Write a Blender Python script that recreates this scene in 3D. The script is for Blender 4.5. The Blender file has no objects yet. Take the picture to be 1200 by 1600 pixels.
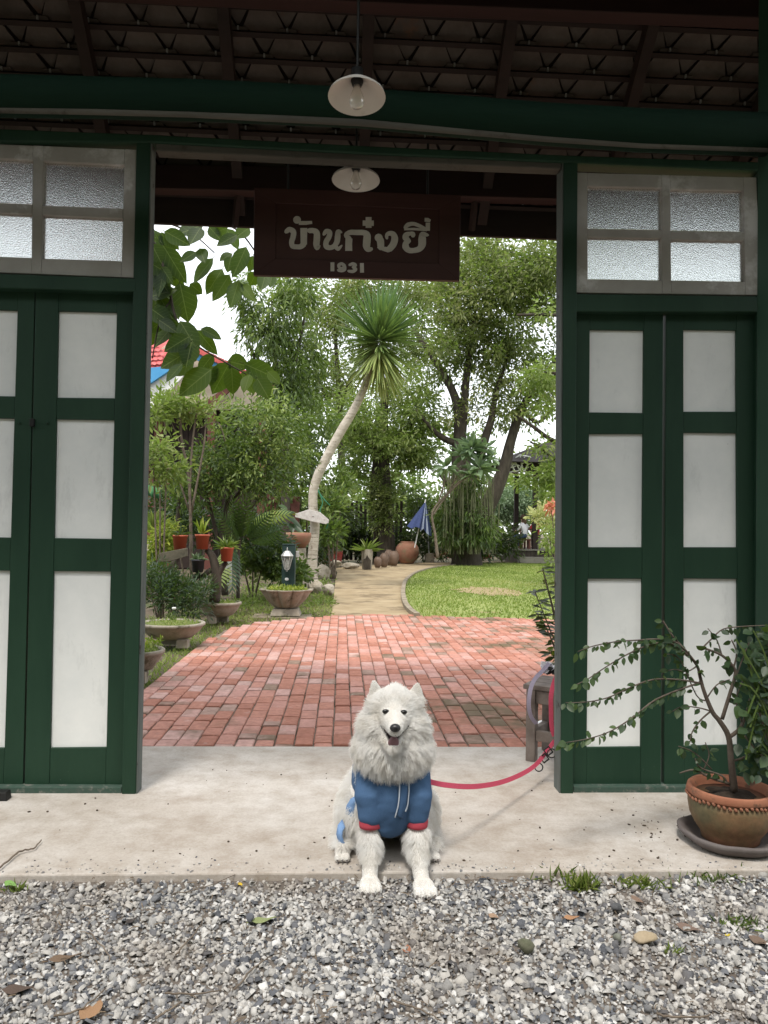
import bpy, bmesh, math, random
import numpy as np
from math import sin, cos, pi, radians
from mathutils import Vector, Matrix
from mathutils.bvhtree import BVHTree

sc = bpy.context.scene
COL = sc.collection
# ------------------------------------------------------------------ camera
CAM = np.array([0.0, 0.0, 1.15]); FPX = 1200.0
_y, _p, _r = radians(3.055), radians(1.40), radians(0.968)
_d = np.array([sin(_y)*cos(_p), cos(_y)*cos(_p), sin(_p)])
_r0 = np.array([cos(_y), -sin(_y), 0.0]); _u0 = np.cross(_r0, _d)
_R = _r0*cos(_r)+_u0*sin(_r); _U = _u0*cos(_r)-_r0*sin(_r)
cam = bpy.data.cameras.new('camera'); camo = bpy.data.objects.new('camera', cam)
COL.objects.link(camo); sc.camera = camo
cam.sensor_fit = 'HORIZONTAL'; cam.sensor_width = 36; cam.lens = 36.0
cam.clip_start = 0.05; cam.clip_end = 1500
camo.matrix_world = Matrix(((_R[0], _U[0], -_d[0], CAM[0]), (_R[1], _U[1], -_d[1], CAM[1]), (_R[2], _U[2], -_d[2], CAM[2]), (0, 0, 0, 1)))
# ------------------------------------------------------------------ world, sun, exposure
SUN_EL, SUN_AZ = radians(62), radians(200)     # azimuth from +Y clockwise; the sun is behind the camera, a little to the left
wd = bpy.data.worlds.new('World'); sc.world = wd; wd.use_nodes = True
nt = wd.node_tree; nt.nodes.clear()
sky = nt.nodes.new('ShaderNodeTexSky'); sky.sky_type = 'NISHITA'; sky.sun_disc = False
sky.sun_elevation = SUN_EL; sky.sun_rotation = SUN_AZ; sky.air_density = 1.0; sky.dust_density = 3.0; sky.ozone_density = 1.0
mixw = nt.nodes.new('ShaderNodeMix'); mixw.data_type = 'RGBA'; mixw.inputs[0].default_value = 0.78
mixw.inputs[7].default_value = (11.5, 11.8, 12.0, 1)   # thin bright overcast
bg = nt.nodes.new('ShaderNodeBackground'); bg.inputs[1].default_value = 0.12
wo = nt.nodes.new('ShaderNodeOutputWorld')
nt.links.new(sky.outputs[0], mixw.inputs[6]); nt.links.new(mixw.outputs[2], bg.inputs[0]); nt.links.new(bg.outputs[0], wo.inputs[0])
sl = bpy.data.lights.new('sun', 'SUN'); sl.energy = 1.75; sl.angle = radians(11); sl.color = (1.0, 0.95, 0.87)
slo = bpy.data.objects.new('sun', sl); COL.objects.link(slo)
_sd = Vector((sin(SUN_AZ)*cos(SUN_EL), cos(SUN_AZ)*cos(SUN_EL), sin(SUN_EL)))
slo.rotation_euler = _sd.to_track_quat('Z', 'Y').to_euler(); slo.location = (0, 0, 20)
sc.view_settings.view_transform = 'Standard'; sc.view_settings.look = 'None'
sc.view_settings.exposure = 0.70; sc.view_settings.gamma = 1.0; sc.view_settings.use_curve_mapping = False
try:
    sc.cycles.max_bounces = 8; sc.cycles.transparent_max_bounces = 8; sc.cycles.transmission_bounces = 6
except Exception:
    pass
# ------------------------------------------------------------------ where things stand
def ray(px, py):
    return _d + _R*((px-600)/FPX) + _U*((800-py)/FPX)
def W(px, py, Y):
    v = ray(px, py); return CAM + v*(Y/v[1])
def G(px, py, z=0.0):
    v = ray(px, py); return CAM + v*((z-CAM[2])/v[2])
def S(Y):            # metres per photo pixel at depth Y
    return Y/FPX
V = Vector
# ------------------------------------------------------------------ objects
def link(o, parent=None):
    COL.objects.link(o)
    if parent is not None: o.parent = parent
    return o
def tag(o, label=None, cat=None, group=None, kind=None):
    if label: o['label'] = label
    if cat: o['category'] = cat
    if group: o['group'] = group
    if kind: o['kind'] = kind
    return o
def empty(name, loc, label, cat, group=None, rz=0.0):
    o = bpy.data.objects.new(name, None); o.empty_display_size = .1
    o.location = V([float(a) for a in loc]); o.rotation_euler = (0, 0, rz); link(o); tag(o, label, cat, group)
    bpy.context.view_layer.update() if False else None
    return o
def nobj(name, me, parent=None, m=None, world=True):
    """link a mesh whose coordinates are world ones (kept so under a parent)"""
    o = bpy.data.objects.new(name, me); link(o, parent)
    if m is not None and not me.materials: me.materials.append(m)
    if parent is not None and world:
        o.matrix_parent_inverse = pm(parent).inverted()
    return o
def pm(o):
    m = Matrix.LocRotScale(o.location, o.rotation_euler, o.scale)
    return (pm(o.parent) @ o.matrix_parent_inverse @ m) if o.parent else m
def npmesh(name, v, quads=None, tris=None, smooth=False, tint=None):
    me = bpy.data.meshes.new(name)
    v = np.asarray(v, dtype=np.float32); me.vertices.add(len(v)); me.vertices.foreach_set('co', v.ravel())
    nq = 0 if quads is None else len(quads); ntr = 0 if tris is None else len(tris)
    parts = []
    if nq: parts.append(np.asarray(quads, dtype=np.int32).ravel())
    if ntr: parts.append(np.asarray(tris, dtype=np.int32).ravel())
    idx = np.concatenate(parts)
    me.loops.add(len(idx)); me.loops.foreach_set('vertex_index', idx)
    me.polygons.add(nq+ntr)
    st = np.concatenate([np.arange(nq)*4, nq*4+np.arange(ntr)*3]).astype(np.int32)
    me.polygons.foreach_set('loop_start', st)
    if smooth: me.polygons.foreach_set('use_smooth', np.ones(nq+ntr, dtype=bool))
    me.update(calc_edges=True)
    if tint is not None:
        a = me.attributes.new('tint', 'FLOAT', 'POINT'); a.data.foreach_set('value', np.asarray(tint, dtype=np.float32))
    me.validate()
    return me
class MB:
    def __init__(s): s.v = []; s.f = []
    def add(s, vs, fs):
        b = len(s.v); s.v += [tuple(float(c) for c in q) for q in vs]; s.f += [tuple(i+b for i in f) for f in fs]; return s
    def box(s, c, d, R=None, taper=1.0):
        hx, hy, hz = d[0]/2, d[1]/2, d[2]/2
        vs = [(-hx, -hy, -hz), (hx, -hy, -hz), (hx, hy, -hz), (-hx, hy, -hz), (-hx*taper, -hy*taper, hz), (hx*taper, -hy*taper, hz), (hx*taper, hy*taper, hz), (-hx*taper, hy*taper, hz)]
        if R is not None: vs = [R @ V(q) for q in vs]
        vs = [(q[0]+c[0], q[1]+c[1], q[2]+c[2]) for q in vs]
        return s.add(vs, [(3, 2, 1, 0), (4, 5, 6, 7), (0, 1, 5, 4), (1, 2, 6, 5), (2, 3, 7, 6), (3, 0, 4, 7)])
    def bb(s, x0, x1, y0, y1, z0, z1):
        return s.box(((x0+x1)/2, (y0+y1)/2, (z0+z1)/2), (x1-x0, y1-y0, z1-z0))
    def hexa(s, q):      # 4 front corners (counter-clockwise seen from the camera) + thickness vector given as 8 points
        return s.add(q, [(3, 2, 1, 0), (4, 5, 6, 7), (0, 1, 5, 4), (1, 2, 6, 5), (2, 3, 7, 6), (3, 0, 4, 7)])
    def slab(s, pts, y0, y1):   # photo-corner points (x,z) list extruded from y0 to y1
        n = len(pts); a = [(p[0], y0, p[1]) for p in pts]; b = [(p[0], y1, p[1]) for p in pts]
        return s.add(a+b, [tuple(range(n)), tuple(range(2*n-1, n-1, -1))]+[(i, i+n, (i+1) % n+n, (i+1) % n) for i in range(n)])
    def tube(s, pts, rad, n=8, cap=True, flat=1.0):
        pts = [V([float(c) for c in p]) for p in pts]
        if not hasattr(rad, '__len__'): rad = [rad]*len(pts)
        vs = []; up = V((0, 0, 1)); prev = None
        for i, p in enumerate(pts):
            t = (pts[min(i+1, len(pts)-1)]-pts[max(i-1, 0)])
            t = t.normalized() if t.length > 1e-9 else V((0, 0, 1))
            if prev is None:
                a = t.cross(V((0.13, 0.97, 0.2)) if abs(t.y) < .9 else V((1, 0, 0)))
            else:
                a = prev - t*prev.dot(t)
            a = a.normalized() if a.length > 1e-9 else t.orthogonal().normalized(); prev = a; b = t.cross(a)
            for k in range(n):
                an = 2*pi*k/n; vs.append(p+a*(cos(an)*rad[i])+b*(sin(an)*rad[i]*flat))
        m = len(pts); fs = [(i*n+k, i*n+(k+1) % n, (i+1)*n+(k+1) % n, (i+1)*n+k) for i in range(m-1) for k in range(n)]
        if cap: fs += [tuple(range(n-1, -1, -1)), tuple((m-1)*n+k for k in range(n))]
        return s.add(vs, fs)
    def lathe(s, prof, n=20, c=(0, 0, 0), cap=True, ell=1.0, wob=None):
        vs = []
        for j, (r, z) in enumerate(prof):
            for k in range(n):
                an = 2*pi*k/n; q = r*(wob(an, j) if wob else 1.0)
                vs.append((c[0]+q*cos(an), c[1]+q*sin(an)*ell, c[2]+z))
        m = len(prof); fs = [(i*n+k, i*n+(k+1) % n, (i+1)*n+(k+1) % n, (i+1)*n+k) for i in range(m-1) for k in range(n)]
        if cap:
            if prof[0][0] > 1e-4: fs.append(tuple(range(n-1, -1, -1)))
            if prof[-1][0] > 1e-4: fs.append(tuple((m-1)*n+k for k in range(n)))
        return s.add(vs, fs)
    def ell(s, c, r, n=12, m=8, R=None):
        vs = []
        for i in range(m+1):
            th = pi*i/m
            for k in range(n):
                q = V((r[0]*sin(th)*cos(2*pi*k/n), r[1]*sin(th)*sin(2*pi*k/n), r[2]*cos(th)))
                if R is not None: q = R @ q
                vs.append((c[0]+q[0], c[1]+q[1], c[2]+q[2]))
        return s.add(vs, [(i*n+k, (i+1)*n+k, (i+1)*n+(k+1) % n, i*n+(k+1) % n) for i in range(m) for k in range(n)])
    def mesh(s, name='mesh', smooth=False, tint=None):
        me = bpy.data.meshes.new(name); me.from_pydata(s.v, [], s.f); me.update()
        if smooth: me.polygons.foreach_set('use_smooth', np.ones(len(me.polygons), dtype=bool))
        if tint is not None:
            a = me.attributes.new('tint', 'FLOAT', 'POINT'); a.data.foreach_set('value', np.full(len(me.vertices), tint, dtype=np.float32))
        return me
    def build(s, name, m, parent=None, smooth=False, bevel=0.0, auto=None, tint=None):
        me = s.mesh(name, smooth, tint); o = nobj(name, me, parent, m)
        if bevel:
            b = o.modifiers.new('bevel', 'BEVEL'); b.width = bevel; b.segments = 2; b.limit_method = 'ANGLE'; b.angle_limit = radians(40)
        return o
def rough(o, strength, size, lvl=0):
    t = bpy.data.textures.new('relief', 'CLOUDS'); t.noise_scale = size
    if lvl:
        s = o.modifiers.new('sub', 'SUBSURF'); s.levels = lvl; s.render_levels = lvl
    d = o.modifiers.new('relief', 'DISPLACE'); d.texture = t; d.strength = strength; d.mid_level = .5; d.texture_coords = 'GLOBAL'
    return o
# ------------------------------------------------------------------ materials
def lin(c):      # sRGB 0..255 -> linear
    return tuple(((q/255)/12.92 if q/255 <= .04045 else ((q/255+.055)/1.055)**2.4) for q in c)
def newmat(name):
    m = bpy.data.materials.new(name); m.use_nodes = True; n = m.node_tree.nodes; l = m.node_tree.links
    return m, n, l, n['Principled BSDF']
def ramp(n, stops, interp='LINEAR'):
    r = n.new('ShaderNodeValToRGB'); r.color_ramp.interpolation = interp
    e = r.color_ramp.elements
    while len(e) < len(stops): e.new(.5)
    for q, (p, c) in zip(e, stops): q.position = p; q.color = (*c[:3], 1)
    return r
def noise(n, l, scale, detail=4, rough_=.6, coord='Object', stretch=None, dist=0.0):
    tc = n.new('ShaderNodeTexCoord'); src = tc.outputs['Object']
    if coord == 'World':
        g = n.new('ShaderNodeNewGeometry'); src = g.outputs['Position']
    if stretch:
        mp = n.new('ShaderNodeMapping'); mp.inputs['Scale'].default_value = stretch; l.new(src, mp.inputs[0]); src = mp.outputs[0]
    t = n.new('ShaderNodeTexNoise'); t.inputs['Scale'].default_value = scale; t.inputs['Detail'].default_value = detail
    t.inputs['Roughness'].default_value = rough_; t.inputs['Distortion'].default_value = dist; l.new(src, t.inputs['Vector'])
    return t
def mixc(n, l, a, b, fac, mode='MIX'):
    m = n.new('ShaderNodeMix'); m.data_type = 'RGBA'; m.blend_type = mode
    for i, q in ((6, a), (7, b)):
        if hasattr(q, 'links') or hasattr(q, 'is_linked'): l.new(q, m.inputs[i])
        else: m.inputs[i].default_value = (*q[:3], 1)
    if hasattr(fac, 'is_linked'): l.new(fac, m.inputs[0])
    else: m.inputs[0].default_value = fac
    return m.outputs[2]
def bump(n, l, h, strength=.3, dist=.01, prev=None):
    b = n.new('ShaderNodeBump'); b.inputs['Strength'].default_value = strength; b.inputs['Distance'].default_value = dist
    l.new(h, b.inputs['Height'])
    if prev is not None: l.new(prev, b.inputs['Normal'])
    return b.outputs[0]
def surf(name, c1, c2, scale=6, rgh=.7, bmp=.25, bscale=40, bdist=.004, stretch=None, coord='World', c3=None, s3=2.0, t3=(.55, .7), spec=.3, metal=0.0):
    """plain weathered surface: two tones by noise, an optional stain tone, fine relief"""
    m, n, l, p = newmat(name)
    a = noise(n, l, scale, 5, .65, coord, stretch)
    r = ramp(n, [(.32, c1), (.68, c2)]); l.new(a.outputs[0], r.inputs[0]); col = r.outputs[0]
    if c3 is not None:
        s = noise(n, l, s3, 6, .7, coord); r3 = ramp(n, [(t3[0], (0, 0, 0)), (t3[1], (1, 1, 1))]); l.new(s.outputs[0], r3.inputs[0])
        col = mixc(n, l, col, c3, r3.outputs[0])
    l.new(col, p.inputs['Base Color']); p.inputs['Roughness'].default_value = rgh
    p.inputs['Specular IOR Level'].default_value = spec; p.inputs['Metallic'].default_value = metal
    if bmp:
        b = noise(n, l, bscale, 5, .7, coord, stretch); l.new(bump(n, l, b.outputs[0], bmp, bdist), p.inputs['Normal'])
    return m
def leafmat(name, stops, rgh=.45, trans=.35, tcol=(.25, .42, .04), spec=.4):
    """foliage: the tone of each leaf comes from its own 'tint'; light passes through"""
    m, n, l, p = newmat(name); n.remove(p); out = n['Material Output']
    at = n.new('ShaderNodeAttribute'); at.attribute_name = 'tint'
    r = ramp(n, stops); l.new(at.outputs['Fac'], r.inputs[0])
    pr = n.new('ShaderNodeBsdfPrincipled'); l.new(r.outputs[0], pr.inputs['Base Color']); pr.inputs['Roughness'].default_value = rgh
    pr.inputs['Specular IOR Level'].default_value = spec
    tr = n.new('ShaderNodeBsdfTranslucent'); l.new(mixc(n, l, r.outputs[0], tcol, .55), tr.inputs[0])
    mx = n.new('ShaderNodeMixShader'); mx.inputs[0].default_value = trans
    l.new(pr.outputs[0], mx.inputs[1]); l.new(tr.outputs[0], mx.inputs[2]); l.new(mx.outputs[0], out.inputs[0])
    return m
M = {}
M['green'] = surf('green_paint', (.010, .034, .020), (.014, .043, .025), 5, .55, .12, 30, .003, (1, 1, .25), c3=(.03, .06, .05), s3=9, t3=(.66, .74))
M['green_worn'] = surf('worn_green_paint', (.035, .075, .055), (.06, .085, .07), 30, .75, .4, 60, .004, c3=(.16, .16, .14), s3=22, t3=(.55, .66))
M['jamb_side'] = surf('weathered_jamb_edge', (.06, .075, .07), (.13, .14, .125), 14, .8, .5, 30, .004, (1, 1, .12), c3=(.03, .025, .02), s3=7, t3=(.6, .66))
M['white_panel0'] = surf('white_board', (.60, .62, .62), (.72, .73, .72), 3.2, .75, .1, 50, .002, c3=(.40, .41, .41), s3=7.5, t3=(.60, .82), spec=.15)
m, n, l, p = newmat('white_board')
a = noise(n, l, 3.2, 5, .65, 'World'); r = ramp(n, [(.32, (.68, .70, .695)), (.68, (.79, .80, .785))]); l.new(a.outputs[0], r.inputs[0])
b = noise(n, l, 7, 6, .75, 'World', (1, 1, .35)); rb = ramp(n, [(.56, (0, 0, 0)), (.82, (.75, .75, .75))]); l.new(b.outputs[0], rb.inputs[0]); col = mixc(n, l, r.outputs[0], (.46, .47, .465), rb.outputs[0])
c = noise(n, l, 42, 4, .8, 'World', (1, 1, .6)); rc = ramp(n, [(.70, (0, 0, 0)), (.74, (1, 1, 1))]); l.new(c.outputs[0], rc.inputs[0])
c2 = noise(n, l, 3.1, 3, .6, 'World'); rc2 = ramp(n, [(.50, (0, 0, 0)), (.62, (.8, .8, .8))]); l.new(c2.outputs[0], rc2.inputs[0])
mm = n.new('ShaderNodeMath'); mm.operation = 'MULTIPLY'; l.new(rc.outputs[0], mm.inputs[0]); l.new(rc2.outputs[0], mm.inputs[1]); col = mixc(n, l, col, (.17, .18, .175), mm.outputs[0])
l.new(col, p.inputs['Base Color']); p.inputs['Roughness'].default_value = .75; p.inputs['Specular IOR Level'].default_value = .15; l.new(bump(n, l, c.outputs[0], .15, .002), p.inputs['Normal']); M['white_panel'] = m
m, n, l, p = newmat('green_paint')
a = noise(n, l, 5, 5, .65, 'World', (1, 1, .25)); r = ramp(n, [(.32, (.009, .033, .018)), (.68, (.015, .045, .025))]); l.new(a.outputs[0], r.inputs[0]); col = r.outputs[0]
b = noise(n, l, 60, 4, .8, 'World', (1, 1, .5)); rb = ramp(n, [(.70, (0, 0, 0)), (.73, (.7, .7, .7))]); l.new(b.outputs[0], rb.inputs[0])
geo = n.new('ShaderNodeNewGeometry'); sx = n.new('ShaderNodeSeparateXYZ'); l.new(geo.outputs['Position'], sx.inputs[0]); mr = n.new('ShaderNodeMapRange'); mr.inputs[1].default_value = .35; mr.inputs[2].default_value = .02; mr.inputs[3].default_value = .12; mr.inputs[4].default_value = 1.0; l.new(sx.outputs[2], mr.inputs[0])
mm = n.new('ShaderNodeMath'); mm.operation = 'MULTIPLY'; l.new(rb.outputs[0], mm.inputs[0]); l.new(mr.outputs[0], mm.inputs[1]); col = mixc(n, l, col, (.17, .20, .18), mm.outputs[0])
l.new(col, p.inputs['Base Color']); p.inputs['Roughness'].default_value = .55; p.inputs['Specular IOR Level'].default_value = .3
w_g = noise(n, l, 26, 5, .7, 'World', (3, 3, .12)); l.new(bump(n, l, w_g.outputs[0], .22, .003), p.inputs['Normal']); M['green'] = m
M['window_frame'] = surf('bare_window_frame', (.31, .30, .275), (.40, .39, .37), 4, .8, .2, 40, .003, c3=(.55, .55, .545), s3=2.2, t3=(.52, .60), spec=.1)
M['log'] = surf('green_log', (.003, .015, .009), (.007, .023, .013), 3, .8, .5, 18, .01, (.15, 1, 1), c3=(.006, .012, .01), s3=5, t3=(.62, .68), spec=.12)
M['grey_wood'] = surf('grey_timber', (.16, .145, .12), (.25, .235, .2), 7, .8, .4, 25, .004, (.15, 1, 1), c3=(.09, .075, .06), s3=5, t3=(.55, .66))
M['edge_wood'] = surf('dull_strip_timber', (.055, .052, .043), (.11, .105, .09), 7, .85, .4, 25, .004, (.15, 1, 1), c3=(.04, .033, .026), s3=5, t3=(.55, .66))
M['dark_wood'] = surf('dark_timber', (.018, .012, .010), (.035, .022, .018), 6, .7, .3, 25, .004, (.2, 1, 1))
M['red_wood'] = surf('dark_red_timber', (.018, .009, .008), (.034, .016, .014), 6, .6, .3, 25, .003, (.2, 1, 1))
M['rail_wood'] = surf('red_brown_timber', (.10, .035, .028), (.15, .055, .042), 6, .6, .3, 25, .003)
M['tile_under'] = surf('clay_tile_underside', (.085, .07, .06), (.15, .127, .112), 4, .9, .2, 40, .003, c3=(.16, .09, .06), s3=1.6, t3=(.6, .68), spec=.05)
M['sign_wood'] = surf('sign_board_red_brown', (.040, .016, .014), (.06, .026, .022), 6, .55, .25, 30, .003, (.15, 1, 1))
M['sign_letter'] = surf('faded_white_letter', (.48, .455, .41), (.58, .555, .51), 12, .7, .1)
M['enamel'] = surf('white_enamel', (.62, .58, .53), (.70, .66, .60), 3, .35, 0, c3=(.45, .40, .33), s3=5, t3=(.62, .75))
M['black'] = surf('black_plastic', (.012, .012, .012), (.018, .018, .018), 4, .5, 0)
m, n, l, p = newmat('bulb_glass'); p.inputs['Base Color'].default_value = (.75, .72, .66, 1); p.inputs['Roughness'].default_value = .15; p.inputs['Transmission Weight'].default_value = .3; M['bulb'] = m
# concrete slab
m, n, l, p = newmat('smooth_concrete')
a = noise(n, l, 1.1, 8, .62, 'World'); b = noise(n, l, 7, 8, .75, 'World'); c = noise(n, l, 90, 4, .8, 'World')
r = ramp(n, [(.30, (.38, .325, .27)), (.5, (.48, .44, .395)), (.72, (.56, .535, .505))]); l.new(a.outputs[0], r.inputs[0])
r2 = ramp(n, [(.32, (.72, .67, .62)), (.60, (1.04, 1.04, 1.05))]); l.new(b.outputs[0], r2.inputs[0])
col = mixc(n, l, r.outputs[0], r2.outputs[0], 1.0, 'MULTIPLY')
r3 = ramp(n, [(.3, (.82, .80, .78)), (.55, (1, 1, 1))]); l.new(c.outputs[0], r3.inputs[0])
col = mixc(n, l, col, r3.outputs[0], 1.0, 'MULTIPLY')
l.new(col, p.inputs['Base Color']); p.inputs['Roughness'].default_value = .62; p.inputs['Specular IOR Level'].default_value = .35
l.new(bump(n, l, c.outputs[0], .25, .003, bump(n, l, b.outputs[0], .25, .01)), p.inputs['Normal']); M['concrete'] = m
# bricks: tone of each brick from its own random (single bricks) or 'tint' (joined ones); moss by place
def brickmat(name, joined):
    m, n, l, p = newmat(name)
    if joined:
        at = n.new('ShaderNodeAttribute'); at.attribute_name = 'tint'; src = at.outputs['Fac']
    else:
        oi = n.new('ShaderNodeObjectInfo'); src = oi.outputs['Random']
    r = ramp(n, [(0, (.36, .155, .11)), (.2, (.42, .185, .13)), (.45, (.47, .225, .17)), (.7, (.50, .27, .225)), (.92, (.53, .34, .30)), (1, (.25, .17, .12))]); l.new(src, r.inputs[0])
    a = noise(n, l, 22, 6, .7, 'World'); ra = ramp(n, [(.3, (.72, .70, .68)), (.65, (1.1, 1.1, 1.1))]); l.new(a.outputs[0], ra.inputs[0])
    col = mixc(n, l, r.outputs[0], ra.outputs[0], 1.0, 'MULTIPLY')
    e = noise(n, l, 8, 5, .7, 'World'); re = ramp(n, [(.60, (0, 0, 0)), (.75, (.55, .55, .55))]); l.new(e.outputs[0], re.inputs[0])
    col = mixc(n, l, col, (.62, .50, .46), re.outputs[0])          # lime bloom
    # moss: broad patches, most on the right by the bench
    g = noise(n, l, 1.1, 5, .65, 'World')
    geo = n.new('ShaderNodeNewGeometry'); sx = n.new('ShaderNodeSeparateXYZ'); l.new(geo.outputs['Position'], sx.inputs[0])
    mr = n.new('ShaderNodeMapRange'); mr.inputs[1].default_value = .1; mr.inputs[2].default_value = 1.4; mr.inputs[3].default_value = -.05; mr.inputs[4].default_value = .12
    l.new(sx.outputs[0], mr.inputs[0])
    my = n.new('ShaderNodeMapRange'); my.inputs[1].default_value = 6.0; my.inputs[2].default_value = 4.6; my.inputs[3].default_value = -.04; my.inputs[4].default_value = .06
    l.new(sx.outputs[1], my.inputs[0])
    ad = n.new('ShaderNodeMath'); l.new(g.outputs[0], ad.inputs[0]); l.new(mr.outputs[0], ad.inputs[1])
    ad2 = n.new('ShaderNodeMath'); l.new(ad.outputs[0], ad2.inputs[0]); l.new(my.outputs[0], ad2.inputs[1])
    rb = n.new('ShaderNodeMath'); rb.operation = 'MULTIPLY_ADD'; l.new(src, rb.inputs[0]); rb.inputs[1].default_value = .16; l.new(ad2.outputs[0], rb.inputs[2])
    rg = ramp(n, [(.63, (0, 0, 0)), (.78, (.9, .9, .9))]); l.new(rb.outputs[0], rg.inputs[0])
    col = mixc(n, l, col, (.115, .085, .045), rg.outputs[0])
    l.new(col, p.inputs['Base Color']); p.inputs['Roughness'].default_value = .8; p.inputs['Specular IOR Level'].default_value = .2
    b = noise(n, l, 60, 5, .75, 'World'); l.new(bump(n, l, b.outputs[0], .4, .004, bump(n, l, e.outputs[0], .3, .01)), p.inputs['Normal'])
    return m
M['brick'] = brickmat('red_brick', False); M['bricks'] = brickmat('red_bricks_far', True)
M['mortar'] = surf('sandy_joint', (.16, .12, .09), (.30, .24, .19), 12, .95, .3, 80, .004, c3=(.06, .055, .03), s3=3, t3=(.5, .6))
M['soil'] = surf('garden_soil', (.085, .062, .042), (.17, .135, .095), 3, .95, .6, 30, .03, c3=(.07, .085, .03), s3=1.5, t3=(.5, .6))
M['dirt'] = surf('gravel_bed_dirt', (.11, .09, .075), (.20, .175, .15), 9, .95, .5, 60, .01)
M['path'] = surf('sandy_concrete_path', (.25, .185, .105), (.38, .30, .19), 2.2, .9, .4, 30, .01, c3=(.17, .125, .075), s3=1.0, t3=(.52, .62))
M['kerb'] = surf('kerb_concrete', (.15, .12, .085), (.32, .27, .20), 5, .9, .3, 30, .006)
M['lawn'] = surf('lawn_soil', (.17, .21, .055), (.25, .28, .09), 1.2, .95, .3, 20, .01, c3=(.26, .18, .105), s3=.5, t3=(.60, .68))
M['terracotta'] = surf('terracotta', (.22, .10, .065), (.30, .15, .10), 5, .8, .2, 40, .004, c3=(.20, .15, .09), s3=3, t3=(.5, .65))
M['plastic_red'] = surf('orange_red_plastic', (.36, .085, .045), (.42, .11, .06), 5, .5, 0)
M['grey_pot'] = surf('dark_grey_plastic', (.045, .045, .055), (.06, .06, .07), 5, .6, 0)
M['old_conc'] = surf('old_concrete', (.22, .19, .145), (.38, .34, .28), 7, .9, .4, 40, .006, c3=(.11, .10, .065), s3=3.5, t3=(.52, .64))
M['moss'] = surf('moss', (.08, .11, .02), (.17, .19, .05), 25, .95, .8, 90, .01)
M['rock'] = surf('pale_rock', (.30, .26, .20), (.46, .41, .34), 4, .9, .6, 12, .02, c3=(.17, .15, .10), s3=3, t3=(.52, .62))
M['jar'] = surf('brown_stoneware', (.10, .065, .045), (.16, .105, .075), 4, .6, .2, 20, .004)
M['bark'] = surf('dark_bark', (.03, .024, .018), (.075, .062, .047), 9, .9, .8, 14, .02, (1, 1, .3))
M['pale_bark'] = surf('pale_grey_bark', (.33, .29, .23), (.52, .47, .40), 6, .85, .5, 25, .01, (1, 1, 2.5), c3=(.15, .12, .085), s3=3, t3=(.58, .66))
M['twig'] = surf('twig', (.09, .07, .055), (.2, .16, .12), 12, .9, .3)
M['red_tile'] = surf('red_roof_tile', (.42, .07, .07), (.55, .12, .11), 6, .6, .2)
M['blue_paint'] = surf('blue_paint', (.06, .27, .52), (.09, .32, .58), 4, .5, 0)
M['cream'] = surf('cream_render', (.55, .47, .35), (.66, .58, .46), 4, .8, .1)
M['white_paint'] = surf('white_paint', (.68, .68, .66), (.78, .78, .76), 4, .6, .05)
M['steel_green'] = surf('dark_green_metal', (.018, .04, .038), (.03, .055, .05), 8, .5, .05)
M['lantern_metal'] = surf('silver_grey_metal', (.35, .35, .34), (.48, .48, .47), 8, .4, .05, metal=.3)
m, n, l, p = newmat('clear_glass'); p.inputs['Base Color'].default_value = (.9, .93, .92, 1); p.inputs['Roughness'].default_value = .08; p.inputs['Transmission Weight'].default_value = .85; p.inputs['IOR'].default_value = 1.3; M['glass'] = m
# pebbled glass of the transoms
m, n, l, p = newmat('pebbled_glass'); p.inputs['Base Color'].default_value = (.70, .74, .73, 1); p.inputs['Transmission Weight'].default_value = .95; p.inputs['IOR'].default_value = 1.24
vo = n.new('ShaderNodeTexVoronoi'); vo.inputs['Scale'].default_value = 165; g = n.new('ShaderNodeNewGeometry'); l.new(g.outputs['Position'], vo.inputs['Vector'])
nz = noise(n, l, 420, 3, .7, 'World'); ad = n.new('ShaderNodeMath'); l.new(vo.outputs[0], ad.inputs[0]); l.new(nz.outputs[0], ad.inputs[1])
l.new(bump(n, l, ad.outputs[0], .70, .0038), p.inputs['Normal']); p.inputs['Roughness'].default_value = .10; M['pebble_glass'] = m
def fabric(name, c1, c2, scale=300, rgh=.85):
    return surf(name, c1, c2, scale, rgh, .3, scale*2, .001, coord='Object', spec=.2)
M['jacket'] = fabric('blue_jacket_cloth', (.052, .105, .205), (.068, .13, .24))
M['jacket_light'] = fabric('faded_blue_cloth', (.16, .28, .50), (.22, .35, .58))
M['cuff'] = fabric('red_rib_cuff', (.42, .055, .08), (.50, .08, .105))
M['piping'] = fabric('pale_piping', (.45, .50, .56), (.55, .60, .66))
M['leash'] = fabric('pink_webbing', (.46, .055, .10), (.56, .09, .145))
M['lilac'] = fabric('lilac_webbing', (.32, .28, .38), (.42, .38, .48))
M['parasol'] = fabric('blue_canopy_cloth', (.035, .05, .125), (.05, .07, .165), 30)
M['parasol_grey'] = fabric('grey_canopy_stripe', (.22, .26, .33), (.28, .32, .40), 30)
G1 = [(0, (.025, .045, .013)), (.5, (.10, .15, .036)), (1, (.26, .32, .09))]
M['leaf_dark'] = leafmat('dark_green_leaf', [(0, (.010, .026, .013)), (.55, (.024, .05, .020)), (1, (.05, .085, .03))], .4, .22)
M['leaf_mid'] = leafmat('mid_green_leaf', G1, .42, .33)
M['leaf_light'] = leafmat('light_green_leaf', [(0, (.09, .13, .03)), (.6, (.17, .22, .06)), (1, (.28, .31, .11))], .45, .45)
M['leaf_olive'] = leafmat('olive_leaf', [(0, (.06, .075, .025)), (.6, (.18, .20, .07)), (1, (.36, .36, .15))], .45, .45)
M['leaf_yellow'] = leafmat('yellow_green_leaf', [(0, (.12, .17, .015)), (.6, (.24, .29, .03)), (1, (.38, .40, .07))], .45, .4)
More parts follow.
